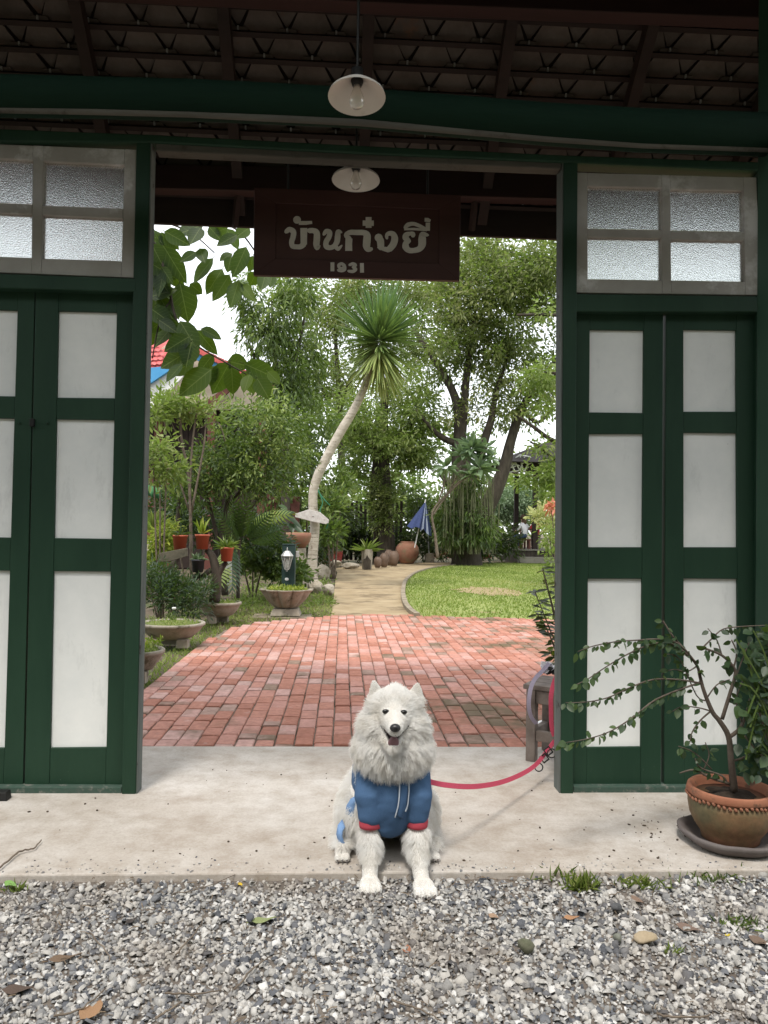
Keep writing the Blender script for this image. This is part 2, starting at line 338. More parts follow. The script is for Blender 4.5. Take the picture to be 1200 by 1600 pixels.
M['leaf_big'] = leafmat('broad_leaf', [(0, (.010, .024, .012)), (.5, (.026, .055, .013)), (1, (.075, .12, .016))], .5, .36, (.22, .36, .01), .2)
m = M['leaf_big']; n = m.node_tree.nodes; l = m.node_tree.links     # paler midrib and side veins
tc = n.new('ShaderNodeTexCoord'); sx = n.new('ShaderNodeSeparateXYZ'); l.new(tc.outputs['Object'], sx.inputs[0])
def mth(op, a, b=None):
    q = n.new('ShaderNodeMath'); q.operation = op
    for i, x in enumerate((a, b)):
        if x is None: continue
        if hasattr(x, 'is_linked'): l.new(x, q.inputs[i])
        else: q.inputs[i].default_value = x
    return q.outputs[0]
ax = mth('ABSOLUTE', sx.outputs[0]); v1 = mth('LESS_THAN', ax, .010); sv = mth('SINE', mth('MULTIPLY', mth('SUBTRACT', sx.outputs[1], mth('MULTIPLY', ax, .8)), 46.0)); v2 = mth('MULTIPLY', mth('GREATER_THAN', sv, .94), .4)
vv = mth('MAXIMUM', v1, v2); rp_n = [q for q in n if q.type == 'VALTORGB'][0]; pr = [q for q in n if q.type == 'BSDF_PRINCIPLED'][0]; tr_ = [q for q in n if q.type == 'BSDF_TRANSLUCENT'][0]
cv = mixc(n, l, rp_n.outputs[0], (.13, .17, .06), vv); l.new(cv, pr.inputs['Base Color'])
M['leaf_grey'] = leafmat('grey_green_leaf', [(0, (.12, .18, .10)), (1, (.26, .34, .21))], .5, .3, (.2, .35, .1))
M['leaf_red'] = leafmat('red_bromeliad_leaf', [(0, (.14, .035, .03)), (.6, (.24, .075, .055)), (1, (.22, .14, .06))], .45, .25, (.5, .12, .06))
M['leaf_pale'] = leafmat('variegated_leaf', [(0, (.30, .36, .12)), (1, (.55, .55, .28))], .5, .4, (.6, .6, .2))
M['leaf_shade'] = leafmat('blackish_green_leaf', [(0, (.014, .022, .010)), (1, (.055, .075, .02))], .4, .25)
M['grass'] = leafmat('grass_blade', [(0, (.12, .16, .03)), (.55, (.22, .285, .06)), (1, (.36, .36, .13))], .6, .35)
M['yucca'] = leafmat('yucca_leaf', [(0, (.42, .43, .16)), (.38, (.28, .36, .13)), (1, (.11, .19, .085))], .38, .25)
M['dead_leaf'] = surf('dead_leaf', (.12, .075, .045), (.2, .13, .08), 20, .8, .3, coord='Object')
# ================================================================== the setting
D = 3.384          # the wall plane of the gate
SLAB0, SLAB1 = 2.613, 4.12
rnd = random.Random(7); rng = np.random.default_rng(11)
def setting(name, mb, m, bevel=0, parent=None, smooth=False):
    o = mb.build(name, m, parent, bevel=bevel, smooth=smooth)
    if parent is None: o['kind'] = 'structure'
    return o
def sheet(poly, z, t=None):
    n = len(poly); mb = MB()
    if t is None: return mb.add([(p[0], p[1], z) for p in poly], [tuple(range(n))])
    return mb.add([(p[0], p[1], z) for p in poly]+[(p[0], p[1], z-t) for p in poly], [tuple(range(n)), tuple(range(2*n-1, n-1, -1))]+[(i, i+n, (i+1) % n+n, (i+1) % n) for i in range(n)])
# ground: one big sheet with hollow relief kept off the gate
setting('ground', sheet([(-400, -60), (400, -60), (400, 700), (-400, 700)], -.085), M['soil'])
setting('gravel_bed', sheet([(-6, -3), (6, -3), (6, SLAB0), (-6, SLAB0)], -.026), M['dirt'])
slab = setting('threshold_slab', MB().bb(-4.2, 4.2, SLAB0, SLAB1, -.3, 0), M['concrete'], .006)
# ------------------------------------------------------------------ brick paving
def gp(px, py, z=0): q = G(px, py, z); return (q[0], q[1])
ZB = -.006
brick_poly = [(-4.2, SLAB1+.004), gp(120, 1168), gp(200, 1100), gp(226, 1076), gp(300, 1017), gp(352, 982), gp(400, 972), gp(450, 966), gp(520, 961), gp(600, 959), gp(700, 962), gp(800, 965), gp(875, 967), (5.2, 9.6), (4.2, SLAB1+.004)]
brick_poly[0] = gp(90, 1168)
def inpoly(x, y, P):
    c = False; j = len(P)-1
    for i in range(len(P)):
        if (P[i][1] > y) != (P[j][1] > y) and x < (P[j][0]-P[i][0])*(y-P[i][1])/(P[j][1]-P[i][1])+P[i][0]: c = not c
        j = i
    return c
paving = setting('brick_paving', sheet(brick_poly, ZB-.012), M['mortar'])
def brickbox(mb, x, y, dx, dy, z, tilt=(0, 0)):
    hx, hy = dx/2, dy/2; c = .006
    vs = []
    for (a, b, zz) in ((hx, hy, -.05), (hx, hy, -c), (hx-c, hy-c, 0)):
        for sx, sy in ((-1, -1), (1, -1), (1, 1), (-1, 1)):
            vs.append((x+sx*a, y+sy*b, z+zz+sx*a*tilt[0]+sy*b*tilt[1]))
    fs = [(8, 9, 10, 11)]+[(i, (i+1) % 4, (i+1) % 4+4, i+4) for i in range(4)]+[(i+4, (i+1) % 4+4, (i+1) % 4+8, i+8) for i in range(4)]
    return mb.add(vs, fs)
BW, BL = .105, .205
bm_shared = [brickbox(MB(), 0, 0, BW-.0065-.0015*k, BL-.0065-.002*k, 0, ((k-1)*.012, (1-k)*.01)).mesh('brick') for k in range(3)]
for q in bm_shared: q.materials.append(M['brick'])
bricks = []
rr = random.Random(3)
for ci in range(-48, 48):
    x = ci*BW+.02; y = SLAB1+.012+(rr.random()*.2-.2 if ci % 2 else rr.random()*.04-.1)
    while y < 10.8:
        L = BL if rr.random() < .8 else (BW if rr.random() < .6 else .16)
        cy = y+L/2
        if cy-L/2 < SLAB1: 
            L2 = y+L-SLAB1-.004; cy = SLAB1+.004+L2/2
        else: L2 = L
        if L2 > .05 and inpoly(x, cy, brick_poly):
            vis = -.6 < (x-(-1.02 if x < 0 else 1.1)*cy/4.2)*(1 if x > 0 else -1) < .05 or abs(x) < .9
            bricks.append((cy, x, L2, vis))
        y += L
bricks.sort()
near = [b for b in bricks if b[3] and b[0] < 7][:296]; ns = set(id(b) for b in near)
for (cy, x, L, _) in near:
    o = bpy.data.objects.new('brick', bm_shared[rr.randrange(3)]); link(o, paving)
    o.location = (x+rr.uniform(-.002, .002), cy, ZB+rr.uniform(-.003, .004)); o.scale = (1, (L-.0065)/(BL-.0065), 1); o.rotation_euler = (0, 0, rr.uniform(-.012, .012))
mb = MB(); tint = []
for b in bricks:
    if id(b) in ns: continue
    n0 = len(mb.v); brickbox(mb, b[1]+rr.uniform(-.002, .002), b[0], BW-.0065, b[2]-.0065, ZB+rr.uniform(-.003, .004), (rr.uniform(-.01, .01), rr.uniform(-.01, .01)))
    tint += [rr.random()]*(len(mb.v)-n0)
me = npmesh('bricks', mb.v, [f for f in mb.f if len(f) == 4], None, tint=tint); o = nobj('bricks', me, paving, M['bricks']); o['kind'] = 'stuff'
# ------------------------------------------------------------------ path, lawn, kerb
def arc(pts, n=6):     # Catmull-Rom through points
    out = []; P = [pts[0]]+list(pts)+[pts[-1]]
    for i in range(1, len(P)-2):
        for k in range(n):
            t = k/n; a, b, c, d = (np.array(P[j], float) for j in (i-1, i, i+1, i+2))
            out.append(.5*((2*b)+(-a+c)*t+(2*a-5*b+4*c-d)*t*t+(-a+3*b-3*c+d)*t**3))
    out.append(np.array(pts[-1], float)); return out
lawn_edge = arc([gp(652, 962), gp(640, 953), gp(632, 940), gp(630, 922), gp(636, 905), gp(655, 893), gp(690, 885), gp(745, 880), gp(800, 879)], 6)
lawn_edge = [tuple(q) for q in lawn_edge]+[(16, lawn_edge[-1][1]+1)]
lawn_poly = lawn_edge+[(16, 9.62), gp(875, 968), gp(800, 966), gp(700, 963)]
setting('lawn', sheet(lawn_poly, -.012), M['lawn'])
path_poly = [gp(515, 963), gp(519, 950), gp(522, 925), gp(524, 905), gp(527, 893), gp(522, 887), gp(545, 884), gp(600, 881.5), gp(660, 878), gp(700, 877), gp(760, 876), (16, 31.5), (16, 29.5)]+lawn_edge[::-1][1:]+[gp(600, 962)]
setting('path', sheet(path_poly, -.022), M['path'])
mb = MB(); L2 = [np.array(q) for q in lawn_edge]
for i in range(len(L2)-1):
    a, b = L2[i], L2[i+1]; t = (b-a)/max(1e-6, np.linalg.norm(b-a)); nrm = np.array([-t[1], t[0]])*.04
    mb.add([(*(a-nrm), -.03), (*(b-nrm), -.03), (*(b+nrm), -.03), (*(a+nrm), -.03), (*(a-nrm), .035), (*(b-nrm), .035), (*(b+nrm), .035), (*(a+nrm), .035)], [(4, 5, 6, 7), (0, 1, 5, 4), (2, 3, 7, 6), (3, 0, 4, 7), (1, 2, 6, 5)])
setting('lawn_kerb', mb, M['kerb'])
# ------------------------------------------------------------------ gravel: loose stones, nobody could count them
def stones(name, xs, ys, zs, size, mat_, seed):
    g = np.random.default_rng(seed); n = len(xs)
    base = np.array([(-1, -1, -.7), (1, -1, -.7), (1, 1, -.7), (-1, 1, -.7), (-.75, -.7, .7), (.7, -.75, .75), (.75, .7, .65), (-.7, .75, .7)], float)
    v = base[None]*(1+g.normal(0, .22, (n, 8, 3)))
    v *= (size[:, None, None]*np.stack([np.ones(n), g.uniform(.55, 1, n), g.uniform(.4, .8, n)], 1)[:, None, :])
    ax = g.normal(0, .45, (n, 2)); az = g.uniform(0, 2*pi, n)
    def rot(v, a, i, j):
        c, s = np.cos(a)[:, None], np.sin(a)[:, None]; x, y = v[:, :, i].copy(), v[:, :, j].copy(); v[:, :, i] = c*x-s*y; v[:, :, j] = s*x+c*y
    rot(v, ax[:, 0], 1, 2); rot(v, ax[:, 1], 0, 2); rot(v, az, 0, 1)
    v += np.stack([xs, ys, zs], 1)[:, None, :]
    q = np.array([(4, 5, 6, 7), (0, 1, 5, 4), (1, 2, 6, 5), (2, 3, 7, 6), (3, 0, 4, 7)])
    idx = (q[None]+(np.arange(n)*8)[:, None, None]).reshape(-1, 4)
    big = np.repeat(g.random(n), 8)
    me = npmesh(name, v.reshape(-1, 3), idx, None, tint=big); o = nobj(name, me, None, mat_); o['kind'] = 'stuff'; return o
m, n, l, p = newmat('crushed_stone')
at = n.new('ShaderNodeAttribute'); at.attribute_name = 'tint'
r = ramp(n, [(0, (.06, .065, .075)), (.14, (.13, .135, .15)), (.32, (.24, .24, .24)), (.55, (.36, .35, .33)), (.75, (.47, .45, .42)), (.92, (.54, .53, .51)), (1, (.66, .65, .63))]); l.new(at.outputs['Fac'], r.inputs[0])
a = noise(n, l, 70, 5, .7, 'World'); ra = ramp(n, [(.3, (.75, .74, .73)), (.7, (1.08, 1.08, 1.08))]); l.new(a.outputs[0], ra.inputs[0])
col = mixc(n, l, r.outputs[0], ra.outputs[0], 1.0, 'MULTIPLY')
dn = noise(n, l, 2.6, 4, .6, 'World'); rd = ramp(n, [(.48, (0, 0, 0)), (.75, (.6, .6, .6))]); l.new(dn.outputs[0], rd.inputs[0])
col = mixc(n, l, col, (.26, .21, .16), rd.outputs[0])
l.new(col, p.inputs['Base Color']); p.inputs['Roughness'].default_value = .75; p.inputs['Specular IOR Level'].default_value = .25; M['gravel'] = m
g = np.random.default_rng(5)
N = 60000
xs = g.uniform(-2.1, 2.3, N); ys = SLAB0-.004-np.abs(g.random(N))*1.15; keep = np.ones(N, bool)
sz = np.clip(g.lognormal(math.log(.0046), .40, N), .0022, .014)
edge = np.clip((SLAB0-ys)/.12, 0, 1)
keep &= g.random(N) < .35+.65*edge
zs = -.026+sz*.4+g.random(N)**2*.009
sel = keep
stones('gravel', xs[sel], ys[sel], zs[sel], sz[sel], M['gravel'], 6)
g = np.random.default_rng(55); n = 420; xs = g.uniform(-1.6, 1.8, n); ys = SLAB0+.004+np.abs(g.normal(0, .05, n)); sz = g.uniform(.0012, .0045, n)
stones('spilled_grit', xs, ys, sz*.4, sz, M['gravel'], 56)
# ================================================================== the gatehouse
gate = empty('gatehouse', (.05, D, 0), 'dark green timber gatehouse with white-panelled folding doors under a tiled roof', 'gatehouse')
def q2(pts, Y): return [(lambda w: (w[0], w[2]))(W(x, y, Y)) for x, y in pts]
def piece(name, pts, y0, y1, m, parent=None, bevel=.004):
    return MB().slab(q2(pts, y0), y0, y1).build(name, m, parent or gate, bevel=bevel)
def grid(outer, cols, Yf, Yb):
    """outer: TL,TR,BR,BL photo corners; cols: list of panels columns, each (xl_top,xr_top,xl_bot,xr_bot,[(ytl,ytr,ybl,ybr)...]) -> bars mesh, hole quads"""
    TL, TR, BR, BL = outer; mb = MB(); holes = []
    def xline(xt, xb): return lambda y: xt+(xb-xt)*(y-TL[1])/(BL[1]-TL[1])
    def top(x): return TL[1]+(TR[1]-TL[1])*(x-TL[0])/(TR[0]-TL[0])
    def bot(x): return BL[1]+(BR[1]-BL[1])*(x-BL[0])/(BR[0]-BL[0])
    edges = [(TL[0], BL[0])]
    for c in cols: edges += [(c[0], c[2]), (c[1], c[3])]
    edges.append((TR[0], BR[0]))
    for i in range(0, len(edges), 2):
        (a, b), (c, d) = edges[i], edges[i+1]
        mb.slab(q2([(a, top(a)), (c, top(c)), (d, bot(d)), (b, bot(b))], Yf), Yf, Yb)
    for c in cols:
        xl, xr = xline(c[0], c[2]), xline(c[1], c[3]); py = (top(c[0]), top(c[1]))
        for (tl, tr, bl, br) in c[4]:
            mb.slab(q2([(xl(py[0]), py[0]), (xr(py[1]), py[1]), (xr(tr), tr), (xl(tl), tl)], Yf), Yf+.0015, Yb-.0015)
            holes.append([(xl(tl), tl), (xr(tr), tr), (xr(br), br), (xl(bl), bl)]); py = (bl, br)
        mb.slab(q2([(xl(py[0]), py[0]), (xr(py[1]), py[1]), (c[3], bot(c[3])), (c[2], bot(c[2]))], Yf), Yf+.0015, Yb-.0015)
    return mb, holes
def door(outer, col):
    Yf = D+.045; mb, holes = grid(outer, [col], Yf, Yf+.04)
    d = mb.build('door', M['green'], gate, bevel=.003)
    for h in holes:
        cx = sum(q[0] for q in h)/4; cy = sum(q[1] for q in h)/4
        hh = [(cx+(x-cx)*1.012+(.5 if x > cx else -.5), cy+(y-cy)*1.006) for x, y in h]
        MB().slab(q2(hh, Yf+.014), Yf+.014, Yf+.028).build('panel', M['white_panel'], d)
    return d
dl = door([(56, 440), (211.5, 440), (192, 1231), (38, 1231)], (92, 183.5, 77, 164.5, [(486, 488, 621, 622), (655, 656.5, 840.5, 842), (892.5, 893.5, 1169, 1168)]))
door([(-100, 440), (54.3, 440), (35.5, 1231), (-122, 1231)], (-64, 28.5, -84, 5, [(482, 485, 618, 619), (652, 654, 838, 840), (890, 892, 1169, 1169)]))
door([(899, 487), (1036.5, 487), (1033, 1230), (895, 1230)], (922, 1006.5, 916.5, 1001, [(515, 516, 644, 645), (678, 678, 855, 855), (904.5, 904.5, 1168, 1167)]))
dr = door([(1041, 487), (1181, 487), (1183, 1230), (1038, 1230)], (1068, 1150.5, 1069, 1154, [(515, 516, 643, 643), (676, 677, 855, 855), (904, 905, 1166, 1164)]))
# latch blocks on the left pair
mb = MB(); w = W(52, 661, D+.045); mb.box((w[0], D+.035, w[2]), (.018, .02, .035)); mb.build('latch', M['black'], dl, bevel=.003)
for px in (31, 75):
    w = W(px, 661, D+.045); MB().ell((w[0], D+.043, w[2]), (.007, .006, .007), 8, 5).build('bolt_head', M['green'], dl, smooth=True)
# posts, sills, rails
piece('post', [(213, 222), (235, 220), (212, 1244), (190, 1244)], D, D+.075, M['green'])
piece('post', [(881, 250), (903, 250), (896, 1244), (876.5, 1244)], D, D+.095, M['green'])
w0, w1 = W(235.4, 222, D), W(212.4, 1243, D)
MB().add([(w0[0], D+.003, w0[2]), (w0[0]+.005, D+.003, w0[2]), (w0[0]+.005, D+.073, w0[2]), (w0[0], D+.073, w0[2]), (w1[0], D+.003, w1[2]), (w1[0]+.005, D+.003, w1[2]), (w1[0]+.005, D+.073, w1[2]), (w1[0], D+.073, w1[2])], [(0, 1, 2, 3), (7, 6, 5, 4), (0, 4, 5, 1), (1, 5, 6, 2), (2, 6, 7, 3), (3, 7, 4, 0)]).build('jamb_edge', M['jamb_side'], gate)
w0, w1 = W(880.6, 250, D), W(876.1, 1243, D)
MB().add([(w0[0]-.005, D+.003, w0[2]), (w0[0], D+.003, w0[2]), (w0[0], D+.093, w0[2]), (w0[0]-.005, D+.093, w0[2]), (w1[0]-.005, D+.003, w1[2]), (w1[0], D+.003, w1[2]), (w1[0], D+.093, w1[2]), (w1[0]-.005, D+.093, w1[2])], [(0, 1, 2, 3), (7, 6, 5, 4), (0, 4, 5, 1), (1, 5, 6, 2), (2, 6, 7, 3), (3, 7, 4, 0)]).build('jamb_edge', M['jamb_side'], gate)
piece('sill', [(-128, 1229), (190, 1230), (190, 1243), (-128, 1244)], D+.01, D+.07, M['green_worn'])
piece('sill', [(896.5, 1229), (1182, 1229), (1182, 1242), (896.5, 1243)], D+.01, D+.07, M['green_worn'])
piece('transom_rail', [(-100, 424), (212.5, 435), (211.3, 456), (-100, 447)], D-.002, D+.075, M['green'])
piece('transom_rail', [(899, 459), (1192, 463), (1192, 487), (899, 487)], D+.002, D+.075, M['green'])
piece('post', [(-128, 205), (-101, 208), (-122.5, 1244), (-150, 1244)], D, D+.075, M['green'])
piece('post', [(1186, 268), (1212, 268), (1212, 1244), (1186, 1244)], D+.003, D+.075, M['green'])
# transom windows
def window(outer, cols, label=None):
    Yf = D+.012; mb, holes = grid(outer, cols, Yf, Yf+.045); f = mb.build('window', M['window_frame'], gate, bevel=.003)
    if label: f['label'] = label
    for h in holes:
        MB().slab(q2(h, Yf+.02), Yf+.02, Yf+.026).build('pane', M['pebble_glass'], f)
window([(-90, 221), (213, 233.5), (211, 434), (-88, 422)], [(-74, 51.5, -76, 49, [(244, 249.5, 314, 319), (329, 334.5, 398, 403)]), (67.5, 195, 64, 189.5, [(251, 257, 321, 326), (335.5, 341, 404, 408)])])
window([(899, 269), (1182, 277), (1190, 461), (898, 457)], [(918, 1034, 918.5, 1035, [(290, 293, 357, 359), (370, 372, 436, 438)]), (1047, 1161.5, 1049, 1164.5, [(295, 297, 360, 362), (374, 376, 438, 440)])])
# lintel with its bare lower strip
def beam_line(name, pts, hpx, Y0, Y1, m, bevel=.006, parent=None):
    top = [W(x, y, Y0) for x, y in pts]; bot = [W(x, y+(hpx[i] if hasattr(hpx, '__len__') else hpx), Y0) for i, (x, y) in enumerate(pts)]
    mb = MB(); k = len(pts)
    vs = [(q[0], Y0, q[2]) for q in top]+[(q[0], Y0, q[2]) for q in bot]+[(q[0], Y1, q[2]) for q in top]+[(q[0], Y1, q[2]) for q in bot]
    fs = []
    for i in range(k-1):
        fs += [(i, i+k, i+k+1, i+1), (i+2*k, i+1+2*k, i+1+3*k, i+3*k), (i, i+1, i+1+2*k, i+2*k), (i+k, i+3*k, i+1+3*k, i+1+k)]
    fs += [(0, 2*k, 3*k, k), (k-1, 2*k-1, 4*k-1, 3*k-1)]
    return mb.add(vs, fs).build(name, m, parent or gate, bevel=bevel)
beam_line('lintel', [(-300, 183), (0, 201), (240, 210), (560, 227), (880, 242), (1250, 255)], [17, 20, 12, 12, 11, 14], D-.01, D+.08, M['green'])
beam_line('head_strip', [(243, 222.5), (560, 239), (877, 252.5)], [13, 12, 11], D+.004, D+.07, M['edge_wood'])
# log beam in front, with a paler strip under it, and the post that carries it
LY = 2.93
lp = [(-420, 132), (-60, 148), (0, 150), (150, 153), (300, 157), (420, 162), (560, 169), (700, 181), (850, 194), (1000, 204), (1205, 211)]
pts = [W(x, y, LY) for x, y in lp]
MB().tube(pts, [.075, .075, .074, .072, .073, .072, .070, .074, .076, .079, .080], 18).build('log_beam', M['log'], gate, smooth=True)
MB().tube([q+np.array([0, -.028, -.066-.004*(i > 4)]) for i, q in enumerate(pts)], .014, 8, flat=.6).build('log_under_strip', M['edge_wood'], gate, smooth=True)
w = W(1186, 200, LY+.06); x0 = w[0]
MB().bb(x0, x0+.13, LY-.075, LY+.075, 0, 3.62).build('front_post', M['green'], gate, bevel=.01)
MB().bb(-2.2, -2.07, LY-.075, LY+.075, 0, 3.62).build('front_post', M['green'], gate, bevel=.01)
for xa, xb in ((1.93, 4.2), (-4.2, -2.02)):
    for k in range(11):
        xx = xa+(xb-xa)*k/11; MB().bb(xx+.004, xx+(xb-xa)/11-.004, D+.02+.004*(k % 2), D+.06, 0, 2.86).build('wall_board', M['green'], gate, bevel=.003)
# ------------------------------------------------------------------ roof
A_, s_ = 6.6, .9
def Zr(Y): return 1.15+A_-s_*Y
YE, YR = 5.03, 3.4
th = math.atan(s_); cth, sth = cos(th), sin(th)
def rp(x, v, nn=0.0): return (x, YE-v*cth+nn*sth, Zr(YE)+v*sth+nn*cth)     # v up the slope, nn out of the roof
RH, RPD = .132, .272
kite = [(-.046, RH+.012), (.046, RH+.012), (.117, .004), (.117, -.005), (.080, -.005), (.008, -.118), (-.008, -.118), (-.080, -.005), (-.117, -.005), (-.117, .004)]
mb = MB(); k = len(kite)
def kn(v): return .012-.14*(v)            # upper edge lies lower, tip rides on the row below
vs = [(u, -v*cth+kn(v)*sth, v*sth+kn(v)*cth) for u, v in kite]+[(u, -v*cth+(kn(v)+.009)*sth, v*sth+(kn(v)+.009)*cth) for u, v in kite]
tile_me = mb.add(vs, [tuple(range(k)), tuple(range(2*k-1, k-1, -1))]+[(i, i+k, (i+1) % k+k, (i+1) % k) for i in range(k)]).mesh('roof_tile'); tile_me.materials.append(M['tile_under'])
nt_ = 0; hooks = MB()
for row in range(1, 15):
    for ci in range(-9, 11):
        x = ci*RPD+(RPD/2 if row % 2 else 0)+.05
        vv = row*RH; loc = rp(x, vv)
        hooks.box(rp(x, vv-.125, -.012), (.010, .012, .02))
        o = bpy.data.objects.new('roof_tile', tile_me); link(o, gate); o.matrix_parent_inverse = pm(gate).inverted()
        o.location = (loc[0]+rnd.uniform(-.004, .004), loc[1], loc[2]+rnd.uniform(-.002, .002)); o.rotation_euler = (0, rnd.uniform(-.012, .012), rnd.uniform(-.012, .012)); nt_ += 1
o = hooks.build('tile_hooks', M['lantern_metal'], gate); o['kind'] = 'stuff'
Rx = Matrix.Rotation(-th, 3, 'X')
for row in range(1, 15):
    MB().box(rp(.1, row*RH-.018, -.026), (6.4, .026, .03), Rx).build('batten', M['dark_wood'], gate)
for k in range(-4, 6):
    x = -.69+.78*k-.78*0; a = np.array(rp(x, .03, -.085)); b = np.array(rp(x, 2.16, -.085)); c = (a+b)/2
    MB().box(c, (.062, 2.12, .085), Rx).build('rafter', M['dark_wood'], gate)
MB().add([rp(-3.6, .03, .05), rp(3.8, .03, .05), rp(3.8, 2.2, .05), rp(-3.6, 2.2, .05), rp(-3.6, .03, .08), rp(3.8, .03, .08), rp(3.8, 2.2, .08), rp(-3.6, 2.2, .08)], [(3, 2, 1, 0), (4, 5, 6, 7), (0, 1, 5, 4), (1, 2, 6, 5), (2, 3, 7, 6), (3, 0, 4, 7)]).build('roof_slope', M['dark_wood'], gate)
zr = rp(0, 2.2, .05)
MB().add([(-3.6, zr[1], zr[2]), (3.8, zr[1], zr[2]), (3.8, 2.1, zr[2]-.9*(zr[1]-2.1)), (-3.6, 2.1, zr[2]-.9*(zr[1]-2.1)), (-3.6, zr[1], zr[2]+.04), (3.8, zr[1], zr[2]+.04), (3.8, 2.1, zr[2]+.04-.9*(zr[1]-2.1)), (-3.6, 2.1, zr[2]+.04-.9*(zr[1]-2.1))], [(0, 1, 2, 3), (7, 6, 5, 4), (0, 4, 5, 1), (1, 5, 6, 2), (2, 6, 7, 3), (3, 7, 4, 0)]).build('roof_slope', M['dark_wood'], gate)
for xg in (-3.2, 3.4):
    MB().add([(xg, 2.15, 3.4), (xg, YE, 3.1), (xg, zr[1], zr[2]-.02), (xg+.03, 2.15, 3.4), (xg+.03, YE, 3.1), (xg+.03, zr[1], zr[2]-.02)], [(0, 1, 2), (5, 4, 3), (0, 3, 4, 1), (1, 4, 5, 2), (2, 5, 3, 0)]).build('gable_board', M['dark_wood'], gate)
# ridge-side purlin (upper right), back eave beam and fascia
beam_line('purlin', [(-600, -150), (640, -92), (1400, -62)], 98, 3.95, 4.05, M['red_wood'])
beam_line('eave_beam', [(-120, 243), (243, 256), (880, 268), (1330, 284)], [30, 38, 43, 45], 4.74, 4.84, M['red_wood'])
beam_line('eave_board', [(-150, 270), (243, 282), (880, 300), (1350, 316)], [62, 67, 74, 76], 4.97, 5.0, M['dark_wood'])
for px in (367, 737):
    a, b = W(px+6, 292 if px < 500 else 306, 4.8), W(px, 354 if px < 500 else 360, 4.93)
    MB().tube([a, b], .022, 4).build('eave_bracket', M['red_wood'], gate)
# ================================================================== sign and lamps
SY = 3.72
sg = empty('sign_board', W(558, 300, SY), 'dark red-brown hanging board with white Thai lettering and 1931', 'sign')
TLc, TRc, BRc, BLc = (397, 293), (720, 305), (718, 438.5), (396, 429.5)
MB().slab(q2([TLc, TRc, BRc, BLc], SY), SY, SY+.028).build('board', M['sign_wood'], sg, bevel=.003)
inn = [(431, 317), (687, 327), (686, 412), (430, 404)]
outr = [TLc, TRc, BRc, BLc]
for i in range(4):
    j = (i+1) % 4; MB().slab(q2([outr[i], outr[j], inn[j], inn[i]], SY-.009), SY-.009, SY-.0005).build('frame', M['sign_wood'], sg, bevel=.002)
for px in (450, 668):
    MB().tube([W(px, 306, SY+.014), W(px, 262, SY+.014)+np.array([0, 0, .12])], .006, 6).build('hanger', M['black'], sg)
def cr(pts, n=6): return [tuple(q) for q in arc(pts, n)]
YOFF = 0.0
def stroke(mb, pts, w, lvl, smooth=True):
    P = cr(pts) if smooth and len(pts) > 2 else [tuple(map(float, q)) for q in pts]
    P = np.array(P); Wd = np.interp(np.linspace(0, 1, len(P)), np.linspace(0, 1, len(w)), w) if hasattr(w, '__len__') else np.full(len(P), float(w))
    T = np.gradient(P, axis=0); T /= np.maximum(1e-6, np.linalg.norm(T, axis=1))[:, None]; Nn = np.stack([-T[:, 1], T[:, 0]], 1)
    a = P+Nn*Wd[:, None]/2; b = P-Nn*Wd[:, None]/2
    Y = SY-YOFF-.003-lvl*.0004
    def pt(q): w_ = W(q[0], q[1], Y); return (w_[0], Y, w_[2])
    def ptb(q): w_ = W(q[0], q[1], Y); return (w_[0], SY-YOFF-.0002, w_[2])
    for i in range(len(P)-1):
        mb.add([pt(a[i]), pt(b[i]), pt(b[i+1]), pt(a[i+1]), ptb(a[i]), ptb(b[i]), ptb(b[i+1]), ptb(a[i+1])], [(0, 1, 2, 3), (0, 3, 7, 4), (1, 5, 6, 2)])
def disc(mb, c, r, lvl):
    Y = SY-YOFF-.003-lvl*.0004; ring = []
    for k in range(16):
        w_ = W(c[0]+r*cos(2*pi*k/16), c[1]+r*sin(2*pi*k/16), Y); ring.append((w_[0], Y, w_[2]))
    mb.add(ring, [tuple(range(16))])
def LA(pts): return [(430+x/9.23, 330+y/9.23) for x, y in pts]
def LB(pts): return [(560+x/9.23, 330+y/9.23) for x, y in pts]
def letter(strokes, discs=()):
    mb = MB(); k = 0
    for pts, w, *o in strokes: stroke(mb, pts, np.array(w)/9.23 if hasattr(w, '__len__') else w/9.23, k, not o); k += 1
    for c, r in discs: disc(mb, c, r/9.23, k); k += 1
    # round ends
    for pts, w, *o in strokes:
        if o: continue
        ws = (w[0], w[-1]) if hasattr(w, '__len__') else (w, w)
        disc(mb, pts[0], ws[0]/18.46*.9, k); disc(mb, pts[-1], ws[1]/18.46*.9, k+1); k += 2
    mb.build('letter', M['sign_letter'], sg)
letter([(LA([(340, 168), (440, 168), (532, 160)]), [52, 52, 40], 1)], [(LA([(315, 125)])[0], 56)])
letter([(LA([(158, 295), (205, 262), (262, 295), (258, 370), (237, 440), (250, 500), (310, 512), (370, 508), (410, 470)]), [60, 72, 80, 76, 74, 72, 66, 72, 90]), (LA([(412, 480), (412, 242)]), [92, 100], 1)])
letter([(LA([(490, 279), (550, 279), (597, 310), (600, 400), (594, 480), (606, 530), (643, 500)]), [72, 72, 88, 94, 92, 62, 22])])
letter([(LA([(700, 335), (735, 290), (785, 305), (775, 370), (735, 440), (738, 505), (795, 525), (850, 500), (890, 440), (900, 370), (910, 295), (958, 305)]), [40, 66, 74, 74, 76, 78, 66, 66, 80, 84, 70, 24]), (LA([(870, 510), (910, 540), (962, 492)]), [60, 56, 18])])
letter([(LA([(1060, 572), (1060, 470), (1064, 392)]), [102, 98, 100], 1), (LA([(1075, 395), (1022, 345), (1080, 305), (1180, 305), (1275, 308), (1322, 345), (1322, 430), (1318, 500), (1335, 548), (1385, 545)]), [60, 62, 70, 74, 76, 104, 110, 106, 70, 56])])
